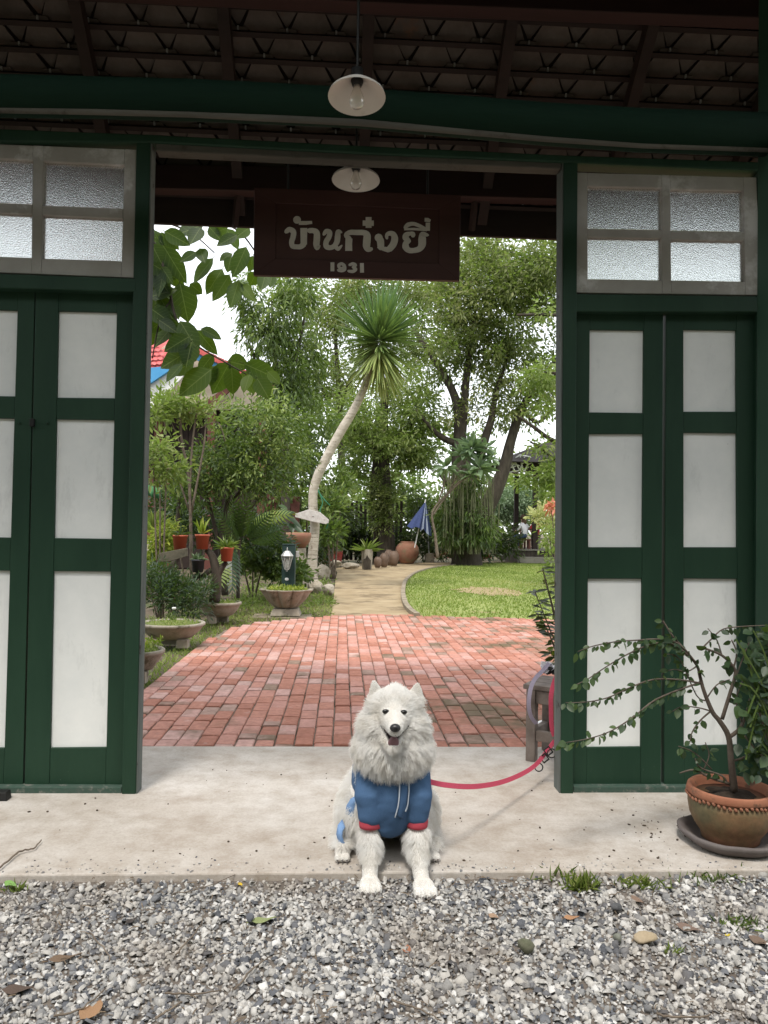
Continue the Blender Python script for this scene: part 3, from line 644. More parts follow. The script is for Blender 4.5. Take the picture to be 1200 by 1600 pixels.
letter([(LB([(62, 170), (222, 172)]), 74, 1), (LB([(147, 84), (147, 240)]), 84, 1)])
letter([(LB([(292, 380), (318, 430), (324, 520)]), [96, 104, 96]), (LB([(275, 512), (360, 540), (440, 556)]), [30, 58, 76], 1), (LB([(440, 552), (500, 480), (524, 395), (500, 330), (445, 318), (410, 345), (412, 392)]), [86, 98, 100, 78, 62, 52, 36])], [(LB([(292, 382)])[0], 58)])
letter([(LB([(788, 350), (785, 325), (740, 322), (690, 345), (685, 385), (740, 430)]), [66, 62, 52, 84, 92, 40]), (LB([(740, 432), (692, 455), (682, 510), (725, 560), (800, 565), (880, 540), (918, 480), (920, 400), (930, 335), (1005, 345)]), [40, 84, 96, 76, 70, 84, 110, 112, 84, 30])])
letter([(LB([(675, 235), (715, 195), (790, 180), (870, 205), (960, 250)]), [50, 62, 52, 50, 42]), (LB([(660, 258), (800, 255), (990, 268)]), [28, 32, 36], 1), (LB([(1000, 282), (1003, 165)]), [62, 62], 1)])
letter([(LB([(955, 122), (1000, 124), (1040, 140)]), [52, 56, 36], 1)])
YOFF = .009
letter([(LA([(825, 738), (825, 866)]), 56, 1)])
letter([(LA([(1000, 785), (960, 757), (918, 775), (925, 810), (968, 822), (1000, 795), (1000, 840), (955, 857), (908, 850)]), [44, 42, 44, 40, 38, 42, 46, 44, 38])])
letter([(LA([(1072, 775), (1120, 757), (1158, 778), (1118, 805)]), [36, 44, 44, 34]), (LA([(1118, 803), (1160, 835), (1120, 866), (1055, 862)]), [34, 48, 46, 34])])
letter([(LB([(50, 748), (53, 886)]), 56, 1)])
def pendant(px, py, Y, dia, label, tilt):
    c = W(px, py, Y); r = dia/2
    o = empty('pendant_lamp', c, label, 'lamp', 'white enamel lamps under the gate roof')
    Rt = Matrix.Rotation(tilt, 3, 'X')
    def place(mb): mb.v = [tuple(V(c)+Rt @ V(q)) for q in mb.v]; return mb
    place(MB().lathe([(r, 0), (r*.97, .010), (r*.62, .042), (r*.26, .066), (r*.2, .075), (r*.19, .072), (r*.25, .062), (r*.6, .037), (r*.95, .006), (r, 0)], 40, cap=False)).build('lamp_shade', M['enamel'], o, smooth=True)
    place(MB().lathe([(.0, .11), (.022, .11), (.022, .06), (.017, .045), (0, .045)], 16)).build('lamp_holder', M['black'], o, smooth=True)
    place(MB().lathe([(0.012, .045), (.014, .03), (.026, -.002), (.028, -.018), (.020, -.036), (0, -.044)], 16)).build('bulb', M['bulb'], o, smooth=True)
    top = Zr(Y)-.1 if Y > YR else 4.0
    MB().tube([V(c)+Rt @ V((0, 0, .1)), (c[0], c[1], top)], .005, 6).build('cord', M['black'], o)
pendant(557.5, 152, 2.74, .208, 'larger-looking white enamel lamp hanging in front of the round log beam', radians(-7))
pendant(556, 282, 3.58, .226, 'white enamel lamp hanging just above the lettered board, lower of two', radians(-3))
# ================================================================== foliage tools
def unit(a): return a/np.maximum(1e-9, np.linalg.norm(a, axis=-1, keepdims=True))
def leaf_mesh(name, P, A, L, Wd, tint, six=False, fold=.25, seed=1, roll=.9, bend=0.0):
    """n leaves: base P, axis A, length L, width Wd"""
    g = np.random.default_rng(seed); n = len(P); A = unit(A)
    up = np.tile([0, 0, 1.0], (n, 1))+g.normal(0, roll, (n, 3)); B = unit(np.cross(A, up)); Nn = np.cross(B, A)
    L = np.broadcast_to(L, n)[:, None]; Wd = np.broadcast_to(Wd, n)[:, None]
    if six:
        f = Wd*fold
        tip = P+A*L-Nn*L*bend
        v = np.stack([P, P+A*L*.3+B*Wd*.46+Nn*f, P+A*L*.68+B*Wd*.38+Nn*f*.8-Nn*L*bend*.4, tip, P+A*L*.68-B*Wd*.38+Nn*f*.8-Nn*L*bend*.4, P+A*L*.3-B*Wd*.46+Nn*f], 1)
        q = np.array([(0, 1, 2, 3), (0, 3, 4, 5)]); k = 6
    else:
        v = np.stack([P, P+A*L*.45+B*Wd*.5+Nn*Wd*fold, P+A*L, P+A*L*.45-B*Wd*.5+Nn*Wd*fold], 1); k = 4
        t = np.array([(0, 1, 2), (0, 2, 3)])
    off = (np.arange(n)*k)[:, None, None]
    tt = np.repeat(np.broadcast_to(tint, n), k)
    if six: return npmesh(name, v.reshape(-1, 3), (q[None]+off).reshape(-1, 4), None, tint=tt)
    return npmesh(name, v.reshape(-1, 3), None, (t[None]+off).reshape(-1, 3), tint=tt)
def blob_leaves(blobs, L, Wd, seed, clump=.30, per=36, droop=.35, spread=.75, shell=.55, tspread=.28):
    """blobs: (px,py,Y,rx_px,ry_px,depth_m,n_leaves[,tint]) -> arrays of leaves gathered in sprays with gaps between"""
    g = np.random.default_rng(seed); PP, AA, TT = [], [], []
    for b in blobs:
        px, py, Y, rx, ry, rd, n = b[:7]; t0 = b[7] if len(b) > 7 else .5
        c = W(px, py, Y); r = np.array([rx*S(Y), rd, ry*S(Y)])
        nc = max(1, int(n/per)); u = unit(g.normal(size=(nc, 3)))*(g.random((nc, 1))**shell); cc = c+u*r
        cs = clump*g.uniform(.6, 1.4, (nc, 1)); ct = g.normal(t0, tspread*.7, nc)+.12*u[:, 2]
        k = np.repeat(np.arange(nc), per); d = unit(g.normal(size=(len(k), 3))*[1, 1, .75])
        PP.append(cc[k]+d*cs[k]*(g.random((len(k), 1))**.5)); AA.append(unit(d*spread+u[k]*.35+g.normal(0, .35, (len(k), 3))+[0, 0, -droop]))
        TT.append(np.clip(ct[k]+g.normal(0, tspread*.5, len(k)), 0, 1))
    P, A, T = np.concatenate(PP), np.concatenate(AA), np.concatenate(TT); n = len(P)
    return P, A, L*g.uniform(.6, 1.25, n), Wd*g.uniform(.7, 1.2, n), T
def crown(name, blobs, L, Wd, m, parent, seed, six=False, **kw):
    a = blob_leaves(blobs, L, Wd, seed, **kw)
    a = (a[0], a[1], a[2], a[3], a[4]); me = leaf_mesh(name, *a, six=six, seed=seed+1); return nobj(name, me, parent, m)
def limbs(mb, lst, Y, n=7):
    """each limb: list of (px,py,r_px[,Y])"""
    for lm in lst:
        q = arc([(*W(a[0], a[1], a[3] if len(a) > 3 else Y), a[2]*S(a[3] if len(a) > 3 else Y)) for a in lm], 4)
        mb.tube([p[:3] for p in q], [max(.003, p[3]) for p in q], n)
    return mb
def tree(name, Y, lst, blobs, L, Wd, m, label, cat='tree', group=None, seed=1, bark='bark', six=False, base=None, **kw):
    b = base or lst[0][0]; z = W(b[0], b[1], Y)
    t = empty(name, (z[0], Y, 0), label, cat, group)
    lst = [list(x) for x in lst]
    if W(lst[0][0][0], lst[0][0][1], Y)[2] > .02:
        pg = lst[0][0]; hz = 0
        # carry the trunk down to the ground
        y0 = pg[1]; 
        while W(pg[0], y0, Y)[2] > -.05 and y0 < 1500: y0 += 2
        lst[0] = [(pg[0], y0, pg[2]*1.15)]+lst[0]
    mb = limbs(MB(), lst, Y); o = mb.build('trunk', M[bark], t, smooth=True)
    if m: crown('crown', blobs, L, Wd, m, t, seed, six=six, **kw)
    return t
TG = 'garden trees behind the lawn'
# ------------------------------------------------------------------ far trees
t = tree('tree', 27, [
    [(730, 868, 24), (727, 800, 20), (722, 740, 17), (719, 690, 13)], [(719, 692, 11), (716, 640, 8), (702, 600, 6), (668, 545, 5), (645, 515, 3)],
    [(719, 692, 10), (725, 640, 7), (729, 590, 6), (738, 520, 4), (745, 470, 2)], [(733, 850, 17), (757, 802, 14), (775, 765, 12), (789, 728, 10), (798, 690, 8), (815, 640, 7), (842, 598, 4), (870, 560, 3)],
    [(717, 694, 6), (692, 684, 5), (668, 662, 3), (650, 640, 2)], [(740, 760, 8), (757, 690, 7), (768, 655, 6), (776, 610, 4), (800, 540, 3)], [(722, 780, 6), (700, 755, 5), (684, 735, 3)], [(815, 640, 4), (840, 660, 3), (862, 640, 2)]],
    [(790, 450, 27, 95, 75, 3.0, 9000, .42), (850, 430, 26, 55, 70, 2.5, 4500, .45), (720, 490, 27, 50, 60, 2.2, 3600, .62), (800, 545, 27, 85, 45, 2.5, 4200, .3), (700, 560, 27, 60, 40, 2, 1700, .35), (760, 395, 28, 60, 30, 2.5, 2600, .7), (855, 600, 26, 32, 40, 2, 1500, .5), (735, 640, 27, 70, 30, 2, 700, .6), (800, 630, 27.5, 60, 40, 2, 1500, .6), (770, 590, 28, 60, 30, 2, 900, .6), (700, 440, 27.5, 40, 40, 2, 1600, .6)],
    .20, .075, M['leaf_olive'], 'big spreading tree with dark forked trunk hung with aerial roots beside the pale rock', seed=21, clump=.42)
mb = MB(); g = random.Random(4)
for k in range(150):
    px = g.choice([g.gauss(722, 14), g.gauss(748, 16), g.uniform(690, 772)]); y0 = g.uniform(735, 800); y1 = min(866, y0+g.uniform(40, 105)); Y = 26.6+g.uniform(-1.1, .4)
    mb.tube([W(px, y0, Y), W(px+g.uniform(-2, 2), (y0+y1)/2, Y), W(px+g.uniform(-3, 3), y1, Y)], g.uniform(.008, .022), 4)
o = mb.build('aerial_roots', surf('aerial_root', (.09, .10, .05), (.19, .20, .11), 5, .9, .2), t); o['kind'] = 'stuff'
crown('epiphyte_leaves', [(705, 815, 26.2, 28, 45, .8, 1700, .25), (745, 825, 26.0, 30, 40, .8, 1500, .25), (728, 765, 26.3, 22, 40, .7, 700, .4)], .26, .05, M['leaf_mid'], t, 31, droop=.9)
t = tree('tree', 28, [[(604, 862, 15), (601, 780, 13), (598, 700, 10), (600, 640, 7), (606, 590, 4)], [(598, 720, 6), (575, 690, 5), (552, 670, 3)], [(600, 700, 6), (622, 680, 4), (650, 655, 3)], [(589, 850, 5), (582, 780, 4), (588, 700, 4)]],
    [(600, 690, 28, 75, 42, 2.2, 4600, .5), (650, 650, 28, 45, 45, 2, 2600, .6), (560, 660, 28, 50, 50, 2, 2600, .5), (620, 610, 28.5, 60, 35, 2, 2400, .55), (655, 715, 28.5, 35, 28, 1.5, 1300, .55), (560, 740, 29, 40, 30, 1.5, 1200, .35)], .20, .07, M['leaf_light'],
    'light green leafy tree with vine wrapped trunk in front of the picket fence', seed=41, clump=.42)
crown('vine_leaves', [(602, 790, 27.5, 24, 65, .5, 2000, .35), (585, 770, 27.5, 14, 60, .4, 700, .4)], .13, .06, M['leaf_olive'], t, 44, clump=.2)
tree('tree', 17, [[(446, 780, 7), (444, 690, 6), (436, 620, 5), (428, 540, 3.5), (425, 470, 2)], [(436, 625, 4), (460, 570, 3), (475, 500, 2)], [(440, 650, 4), (410, 600, 3), (392, 540, 2)]],
    [(425, 520, 17, 45, 60, 1.1, 2300, .4), (395, 470, 17, 32, 40, .8, 800, .5), (462, 470, 17, 40, 50, 1, 1500, .55), (450, 610, 17, 45, 50, 1, 2100, .35), (480, 560, 17.5, 35, 50, 1, 1200, .55)], .19, .045, M['leaf_mid'],
    'slim tree with narrow drooping dark leaves left of the leaning yucca', seed=51, clump=.26, droop=.9, per=24)
tree('tree', 33, [[(540, 830, 7), (534, 720, 6), (530, 620, 5), (525, 540, 3), (520, 480, 2)], [(531, 640, 4), (560, 560, 3), (590, 490, 2)], [(532, 660, 3), (500, 600, 3), (485, 540, 2)], [(560, 560, 2.5), (610, 520, 2.5), (660, 500, 2)]],
    [(520, 500, 33, 60, 70, 3, 3600, .5), (570, 460, 33, 60, 45, 3, 3000, .6), (640, 460, 33, 55, 45, 3, 3000, .55), (505, 610, 33, 60, 60, 3, 3400, .45), (660, 540, 33, 50, 50, 3, 2400, .45), (600, 540, 33, 50, 40, 3, 1200, .5), (450, 440, 33, 40, 30, 3, 700, .6)], .24, .085, M['leaf_olive'],
    'thin crowned olive green tree far behind the leaning yucca', seed=61, clump=.55)
t = tree('tree', 17, [[(985, 760, 14), (965, 720, 12), (920, 700, 8), (868, 690, 4), (835, 668, 3), (812, 652, 2)], [(960, 700, 9), (930, 560, 7), (900, 500, 5), (865, 492, 3), (808, 492, 2)], [(930, 720, 5), (880, 725, 3), (845, 700, 2), (828, 690, 1.5)], [(955, 690, 7), (940, 600, 5), (900, 590, 4), (850, 580, 2)], [(950, 770, 4), (900, 745, 3), (850, 748, 2), (800, 738, 1.5)]],
    [(845, 590, 17, 32, 22, .8, 620, .55), (850, 640, 17, 25, 20, .7, 230, .6), (835, 748, 16.8, 42, 9, .5, 420, .45), (860, 735, 16.8, 16, 18, .5, 260, .5), (850, 490, 17, 30, 14, .7, 150, .6), (845, 700, 17, 25, 14, .5, 200, .6), (855, 780, 16.5, 20, 20, .4, 240, .5)], .15, .06, M['leaf_light'],
    'bright green branches reaching in from the right in front of the pavilion', seed=71, clump=.22, per=14, base=(985, 760, 14))
# clipped round tree seen under the pavilion roof
tree('tree', 38, [[(805, 850, 5), (804, 820, 4)]], [(804, 786, 38, 33, 27, 1.0, 4800, .5)], .17, .085, M['leaf_grey'], 'round pale green clipped tree seen under the pavilion roof', seed=81, clump=.3, shell=.33)
# far wood: one mass
P_, A_a, L_, W_, T_ = blob_leaves([(x, 800-18*math.sin(x*.013)**2, 48+5*math.sin(x*.03), 75, 62, 3.5, 1500, .35+.3*math.sin(x*.021)**2) for x in range(60, 1240, 70)]+[(x, 690, 52, 60, 40, 3.5, 380, .6) for x in (470, 560, 640, 700)]+[(230, 690, 50, 110, 90, 3, 1800, .45)], .5, .2, 91, clump=.9)
o = nobj('far_wood', leaf_mesh('far_wood', P_, A_a, L_, W_, T_, seed=92), None, M['leaf_mid']); o['kind'] = 'stuff'
# unseen tree mass added behind the camera to block low sky from the gate
P_, A_a, L_, W_, T_ = [], [], [], [], []
g = np.random.default_rng(97); n = 22000
P_ = np.stack([g.uniform(-26, 26, n), -7.5-np.abs(g.normal(0, 1.6, n)), 8.6*g.random(n)**.8*(1+.12*np.sin(np.linspace(0, 40, n)))], 1)
o = nobj('added_shade_trees', leaf_mesh('added_shade_trees', P_, g.normal(0, 1, (n, 3))+[0, 0, -.4], .75*g.uniform(.6, 1.3, n), .34, g.random(n), six=True, seed=98), None, M['leaf_mid']); o['kind'] = 'stuff'
# dark undergrowth between trunks: one mass
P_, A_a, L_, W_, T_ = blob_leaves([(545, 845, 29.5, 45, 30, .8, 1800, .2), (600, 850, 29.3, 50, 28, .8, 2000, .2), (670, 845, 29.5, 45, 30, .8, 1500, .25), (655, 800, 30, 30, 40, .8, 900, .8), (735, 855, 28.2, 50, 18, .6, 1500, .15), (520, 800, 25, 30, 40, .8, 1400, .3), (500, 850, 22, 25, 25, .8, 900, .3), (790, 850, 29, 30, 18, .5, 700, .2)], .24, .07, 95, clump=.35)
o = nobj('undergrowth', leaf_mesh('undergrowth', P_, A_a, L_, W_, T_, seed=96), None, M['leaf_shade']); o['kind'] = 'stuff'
# ------------------------------------------------------------------ frangipani, bromeliads
fr = empty('frangipani', (*G(668, 872)[:2], 0), 'frangipani with rosettes of large grey-green leaves behind the blue parasol', 'tree')
limbs(MB(), [[(684, 872, 3), (680, 835, 2.2), (676, 800, 1.8), (700, 770, 1.5), (735, 735, 1.3)], [(677, 805, 1.6), (690, 785, 1.4), (712, 760, 1.3), (742, 735, 1.2)], [(700, 770, 1.4), (722, 730, 1.2), (738, 705, 1.1)], [(684, 788, 1.3), (694, 755, 1.2), (697, 732, 1)]], 25.2).build('trunk', M['twig'], fr, smooth=True)
P, A, L, T = [], [], [], []
g = np.random.default_rng(8)
for (px, py, n, sc_) in ((738, 702, 34, 1.1), (750, 732, 30, 1.0), (697, 731, 22, .9), (722, 712, 20, .9), (768, 718, 20, .95), (758, 700, 18, .9), (735, 742, 16, .8)):
    c = W(px, py, 25.2+g.uniform(-.4, .3))
    for k in range(n):
        th_ = g.uniform(0, 2*pi); el = g.uniform(-.7, 1.1); d = np.array([cos(th_)*cos(el), sin(th_)*cos(el), sin(el)]); P.append(c+d*.05); A.append(d); L.append(.62*sc_*g.uniform(.7, 1.1)); T.append(g.random())
nobj('leaves', leaf_mesh('leaves', np.array(P), np.array(A), np.array(L), np.array(L)*.30, np.array(T), six=True, seed=9, roll=.3, bend=.15), fr, M['leaf_grey'])
def rosette(me_name, n, L, Wd, seed, elmin=.1, elmax=1.2, mat_='leaf_red', tint=None, bend=.25):
    g = np.random.default_rng(seed); th_ = g.uniform(0, 2*pi, n); el = g.uniform(elmin, elmax, n)
    A = np.stack([np.cos(th_)*np.cos(el), np.sin(th_)*np.cos(el), np.sin(el)], 1)
    me = leaf_mesh(me_name, A*.02, A, L*g.uniform(.7, 1.15, n), Wd, g.random(n) if tint is None else np.clip(g.normal(tint, .2, n), 0, 1), six=True, seed=seed, roll=.2, bend=bend); me.materials.append(M[mat_]); return me
for k, (px, py, lab) in enumerate([(682, 868, 'leftmost red-leaved bromeliad, beside the concrete parasol foot'), (694, 866, 'dull red bromeliad second from the parasol foot'), (708, 870, 'red bromeliad below the left side of the root-hung tree'), (722, 872, 'bright red bromeliad in the middle of the row under the big tree'), (735, 871, 'red bromeliad right of the middle of the row under the big tree'), (748, 873, 'red bromeliad in the row two plants left of the pale rock'), (759, 872, 'red bromeliad at the right end of the row by the pale rock')]):
    q = G(px, py+1); o = nobj('bromeliad', rosette('bromeliad', 26, .36, .075, 100+k), None, None, False); o.location = (q[0], q[1], -.02); tag(o, lab, 'bromeliad', 'red bromeliads under the big tree')
# ------------------------------------------------------------------ fence of pickets far left of centre
fc = empty('picket_fence', (*W(580, 850, 29)[:2], 0), 'weathered brown picket fence behind the row of clay jars', 'fence')
for k, px in enumerate(range(528, 628, 7)):
    a = W(px, 858, 29.6); zt = W(px, 784+rnd.uniform(-2, 2), 29.6)[2]
    MB().box((a[0], 29.6+rnd.uniform(-.01, .01), zt/2), (.10, .03, zt)).build('picket', M['bark'], fc)
for py in (800, 838):
    a, b = W(520, py, 29.63), W(632, py, 29.63); MB().bb(a[0], b[0], 29.62, 29.68, a[2]-.04, a[2]+.04).build('rail', M['bark'], fc)
# ------------------------------------------------------------------ house on the left
HY = 21.0
hs = empty('house', (*W(300, 830, HY)[:2], 0), 'brown timber house with red tiled roof and blue eaves behind the shrubs on the left', 'house')
def hp(px, py, Y): w_ = W(px, py, Y); return (w_[0], Y, w_[2])
def quadslab(pts, m, name, parent, dy=.12):
    a = [tuple(p) for p in pts]; b = [(p[0], p[1]+dy, p[2]) for p in a]; n = len(a)
    return MB().add(a+b, [tuple(range(n)), tuple(range(2*n-1, n-1, -1))]+[(i, i+n, (i+1) % n+n, (i+1) % n) for i in range(n)]).build(name, m, parent)
a, b = W(60, 640, HY+1), W(432, 640, HY+1)
MB().bb(a[0], b[0], HY+1, HY+6, 0, W(300, 618, HY+1)[2]).build('wall', M['dark_wood'], hs)
for k, px in enumerate(range(70, 432, 9)):
    w_ = W(px, 700, HY+.98); MB().bb(w_[0], w_[0]+.13, HY+.965, HY+.985, 1.2, W(300, 625, HY+1)[2]).build('wall_board', M['dark_wood'], hs)
for px in (247, 330, 410):
    w_ = W(px, 700, HY+.5); MB().bb(w_[0]-.1, w_[0]+.1, HY+.4, HY+.6, 0, W(300, 640, HY)[2]).build('post', M['rail_wood'], hs)
# left wing roof: rows of red tiles on a slope, blue fascia, white soffit
def slope(p0, p1, p2, p3, rows, cols, parent):
    p0, p1, p2, p3 = map(np.array, (p0, p1, p2, p3)); mb = MB(); mb.add([p0, p1, p2, p3], [(0, 1, 2, 3)]); r = mb.build('roof', M['red_tile'], parent)
    nrm = np.cross(p1-p0, p3-p0); nrm = nrm/np.linalg.norm(nrm); nrm = nrm if nrm[1] < 0 else -nrm
    tm = MB()
    for i in range(rows):
        for j in range(cols):
            u0, u1 = (j+(.5 if i % 2 else 0))/cols, (j+.94+(.5 if i % 2 else 0))/cols; v0, v1 = i/rows, (i+1.0)/rows
            if u1 > 1.001: continue
            def pt(u, v, h): return p0+(p1-p0)*u+(p3-p0)*v+nrm*h
            um = (u0+u1)/2
            tm.add([pt(u0, v1, .03), pt(u0, v0+.25/rows, .06), pt(um, v0-.1/rows, .075), pt(u1, v0+.25/rows, .06), pt(u1, v1, .03)], [(0, 1, 2, 3, 4)])
    o = tm.build('tiles', M['red_tile'], r); o['kind'] = 'stuff'; return r
slope(hp(60, 590, HY-.6), hp(262, 572, HY-.6), hp(268, 528, HY+1.4), hp(60, 530, HY+1.4), 9, 26, hs)
quadslab([hp(60, 618, HY-.65), hp(236, 598, HY-.65), hp(270, 575, HY-.65), hp(262, 572, HY-.65), hp(60, 590, HY-.65)], M['blue_paint'], 'fascia', hs)
quadslab([hp(60, 650, HY-.5), hp(240, 640, HY-.5), hp(300, 572, HY-.5), hp(268, 576, HY-.5), hp(236, 599, HY-.5), hp(60, 619, HY-.5)], M['white_paint'], 'soffit', hs)
# main gable: cream wall, blue bargeboards, red verge tiles
quadslab([hp(232, 640, HY+.6), hp(432, 640, HY+.6), hp(440, 616, HY+.6), hp(268, 532, HY+.6), hp(232, 560, HY+.6)], M['cream'], 'gable', hs)
quadslab([hp(262, 542, HY+.1), hp(272, 526, HY+.1), hp(446, 610, HY+.1), hp(446, 624, HY+.1)], M['blue_paint'], 'bargeboard', hs)
for k in range(16):
    t0, t1 = k/16, (k+1.1)/16
    def vp(t, dy): return hp(268+(452-268)*t, 520+(612-520)*t+dy, HY-.02-.01*(k % 2))
    quadslab([vp(t0, 11), vp(t1, 11), vp(t1, 0), vp(t0, 1.5)], M['red_tile'], 'verge_tile', hs, .35)
quadslab([hp(285, 650, HY+.3), hp(318, 648, HY+.3), hp(360, 610, HY+.3), hp(352, 606, HY+.3)], M['rail_wood'], 'lower_bargeboard', hs)
# verandah balustrade and stair
bal = empty('verandah_stair', (*W(430, 860, 19)[:2], 0), 'dark red timber stair and balustrade of the house behind large leaves', 'stair')
for k in range(9):
    px = 406+k*6; w_ = W(px, 780+k*4, 19); top = W(px, 765+k*4.2, 19)[2]; MB().bb(w_[0]-.025, w_[0]+.025, 18.97, 19.03, top-.75, top).build('baluster', M['rail_wood'], bal)
for d_ in (0, 46):
    MB().slab(q2([(398, 757+d_), (460, 797+d_), (460, 805+d_), (398, 765+d_)], 18.93), 18.93, 18.965).build('handrail', M['rail_wood'], bal)
w_ = W(461, 800, 18.7); MB().bb(w_[0]-.11, w_[0]+.11, 18.6, 18.82, 0, W(461, 776, 18.7)[2]).build('newel_post', M['rail_wood'], bal, bevel=.02)
for k in range(6):
    w_ = W(455-k*9, 870, 19.2+k*.3); MB().bb(w_[0]-.6, w_[0]+.5, 19.2+k*.3, 19.55+k*.3, k*.2, .2+k*.2).build('step', M['rail_wood'], bal)
bl = empty('balustrade', (*W(250, 800, 15.5)[:2], 0), 'reddish timber balustrade with crossed lattice beside the left jamb', 'balustrade')
for px in (205, 236, 262):
    w_ = W(px, 790, 15.5); MB().bb(w_[0]-.06, w_[0]+.06, 15.44, 15.56, 0, W(px, 728, 15.5)[2]).build('post', M['rail_wood'], bl)
for py in (733, 755, 792):
    a, b = W(200, py, 15.4), W(266, py, 15.4); MB().bb(a[0], b[0], 15.37, 15.43, a[2]-.03, a[2]+.03).build('rail', M['rail_wood'], bl)
for k in range(7):
    px = 202+k*9
    for s1 in (0, 9): MB().tube([W(px+s1, 735, 15.45), W(px+9-s1, 754, 15.45)], .013, 4).build('lattice_bar', M['rail_wood'], bl)
    MB().tube([W(px, 757, 15.45), W(px, 792, 15.45)], .02, 4).build('baluster', M['rail_wood'], bl)
# green cloth strip by the left jamb
mb = MB(); cs_ = []
for i in range(9):
    x = 214+i*4.6; dz = math.sin(i*1.3)*.8
    cs_ += [W(x, 755+i*.9+dz, 12+.04*math.sin(i*2)), W(x+1.5*(i == 8), 771+i*1.1+dz*1.4, 12+.05*math.sin(i*2.2))]
mb.add(cs_, [(2*i, 2*i+1, 2*i+3, 2*i+2) for i in range(8)]); o = mb.build('cloth_strip', fabric('green_cloth', (.07, .22, .10), (.10, .28, .13)), None, smooth=True); tag(o, 'pale green cloth strip hanging before the timber balustrade', 'cloth')
s_m = o.modifiers.new('thick', 'SOLIDIFY'); s_m.thickness = .004
# ------------------------------------------------------------------ leaning yucca with its sign
YY = 15.0
yu = empty('yucca_tree', (*W(488, 900, YY)[:2], 0), 'tall leaning yucca with bare pale trunk and one round spiky head', 'tree')
tp = [(489, 921, 8.5), (488, 880, 7.8), (490, 850, 7.6), (492, 820, 7.4), (489, 792, 7.2), (490, 765, 7), (498, 740, 7.3), (510, 716, 7.3), (522, 693, 7.2), (536, 668, 7.2), (549, 647, 6.8), (561, 624, 6.5), (571, 600, 6), (579, 572, 5.5), (587, 545, 5)]
limbs(MB(), [tp], YY, 12).build('trunk', M['pale_bark'], yu, smooth=True)
mb = MB()
for i in range(44):
    t_ = rnd.uniform(0, .93)**1.5; k = int(t_*14); f = t_*14-k; a_, b_ = tp[k], tp[min(14, k+1)]
    c = W(a_[0]+(b_[0]-a_[0])*f, a_[1]+(b_[1]-a_[1])*f, YY); r = (a_[2]+.2)*S(YY)
    mb.lathe([(r*.97, -.006), (r*1.02, 0), (r*.97, .006)], 10, c=c, cap=False)
mb.build('leaf_scars', surf('leaf_scar', (.22, .19, .15), (.36, .32, .27), 12, .9, .2), yu)
g = np.random.default_rng(15); n = 760; c = W(592, 533, YY)
d = unit(g.normal(size=(n, 3))); d[:, 2] = np.where(g.random(n) < .08, -np.abs(d[:, 2])-.5, d[:, 2]+.12); d = unit(d)
L = np.where(d[:, 2] > .35, 1.16, np.where(d[:, 2] < -.45, .95, .88))*g.uniform(.78, 1.08, n)
side = unit(np.cross(d, np.array([0, 0, 1.0])+g.normal(0, .25, (n, 3)))); dr = np.array([0, 0, -1.0])
vv = []
base = c+d*.08+np.array([0, 0, -.15])*np.clip(-d[:, 2:3]*1.8, 0, 1.5)
for f, w_ in ((0, .012), (.35, .022), (.7, .017), (1.0, .002)):
    p = base+d*(L*f)[:, None]+dr*((1-np.abs(d[:, 2:3]))*.10+.01)*f*f*L[:, None]
    vv += [p-side*w_, p+side*w_]
v = np.stack(vv, 1); q = np.array([(0, 1, 3, 2), (2, 3, 5, 4), (4, 5, 7, 6)])
tt = np.clip(.62+d[:, 2]*.55+g.normal(0, .12, n), 0, 1)
me = npmesh('head_of_leaves', v.reshape(-1, 3), (q[None]+(np.arange(n)*8)[:, None, None]).reshape(-1, 4), None, tint=np.repeat(tt, 8)); nobj('head_of_leaves', me, yu, M['yucca'])
ns_ = empty('trunk_sign', W(488, 806, YY-.2), 'pale weathered lozenge board nailed across the yucca trunk', 'sign')
MB().slab(q2([(461, 803), (482, 796), (500, 800), (514, 812), (513.5, 817), (509, 819), (488, 815), (461, 808)], YY-.22), YY-.22, YY-.17).build('board', surf('pale_worn_board', (.42, .38, .36), (.58, .55, .52), 14, .8, .2, c3=(.32, .16, .14), s3=18, t3=(.6, .7)), ns_, bevel=.006)
w_ = W(489, 806, YY-.23); MB().ell((w_[0], YY-.225, w_[2]), (.012, .01, .012), 8, 5).build('nail', M['lantern_metal'], ns_)
mb = MB()
limbs(mb, [[(497, 765, .9), (504, 785, .8), (500, 800, .8), (512, 815, .8), (510, 826, .8)], [(497, 768, .8), (508, 782, .7), (516, 790, .6)]], YY-.12, 5)
o = mb.build('cord', surf('green_cord', (.03, .16, .09), (.05, .22, .13)), None); tag(o, 'green cord hanging in a loop from the yucca trunk', 'cord')
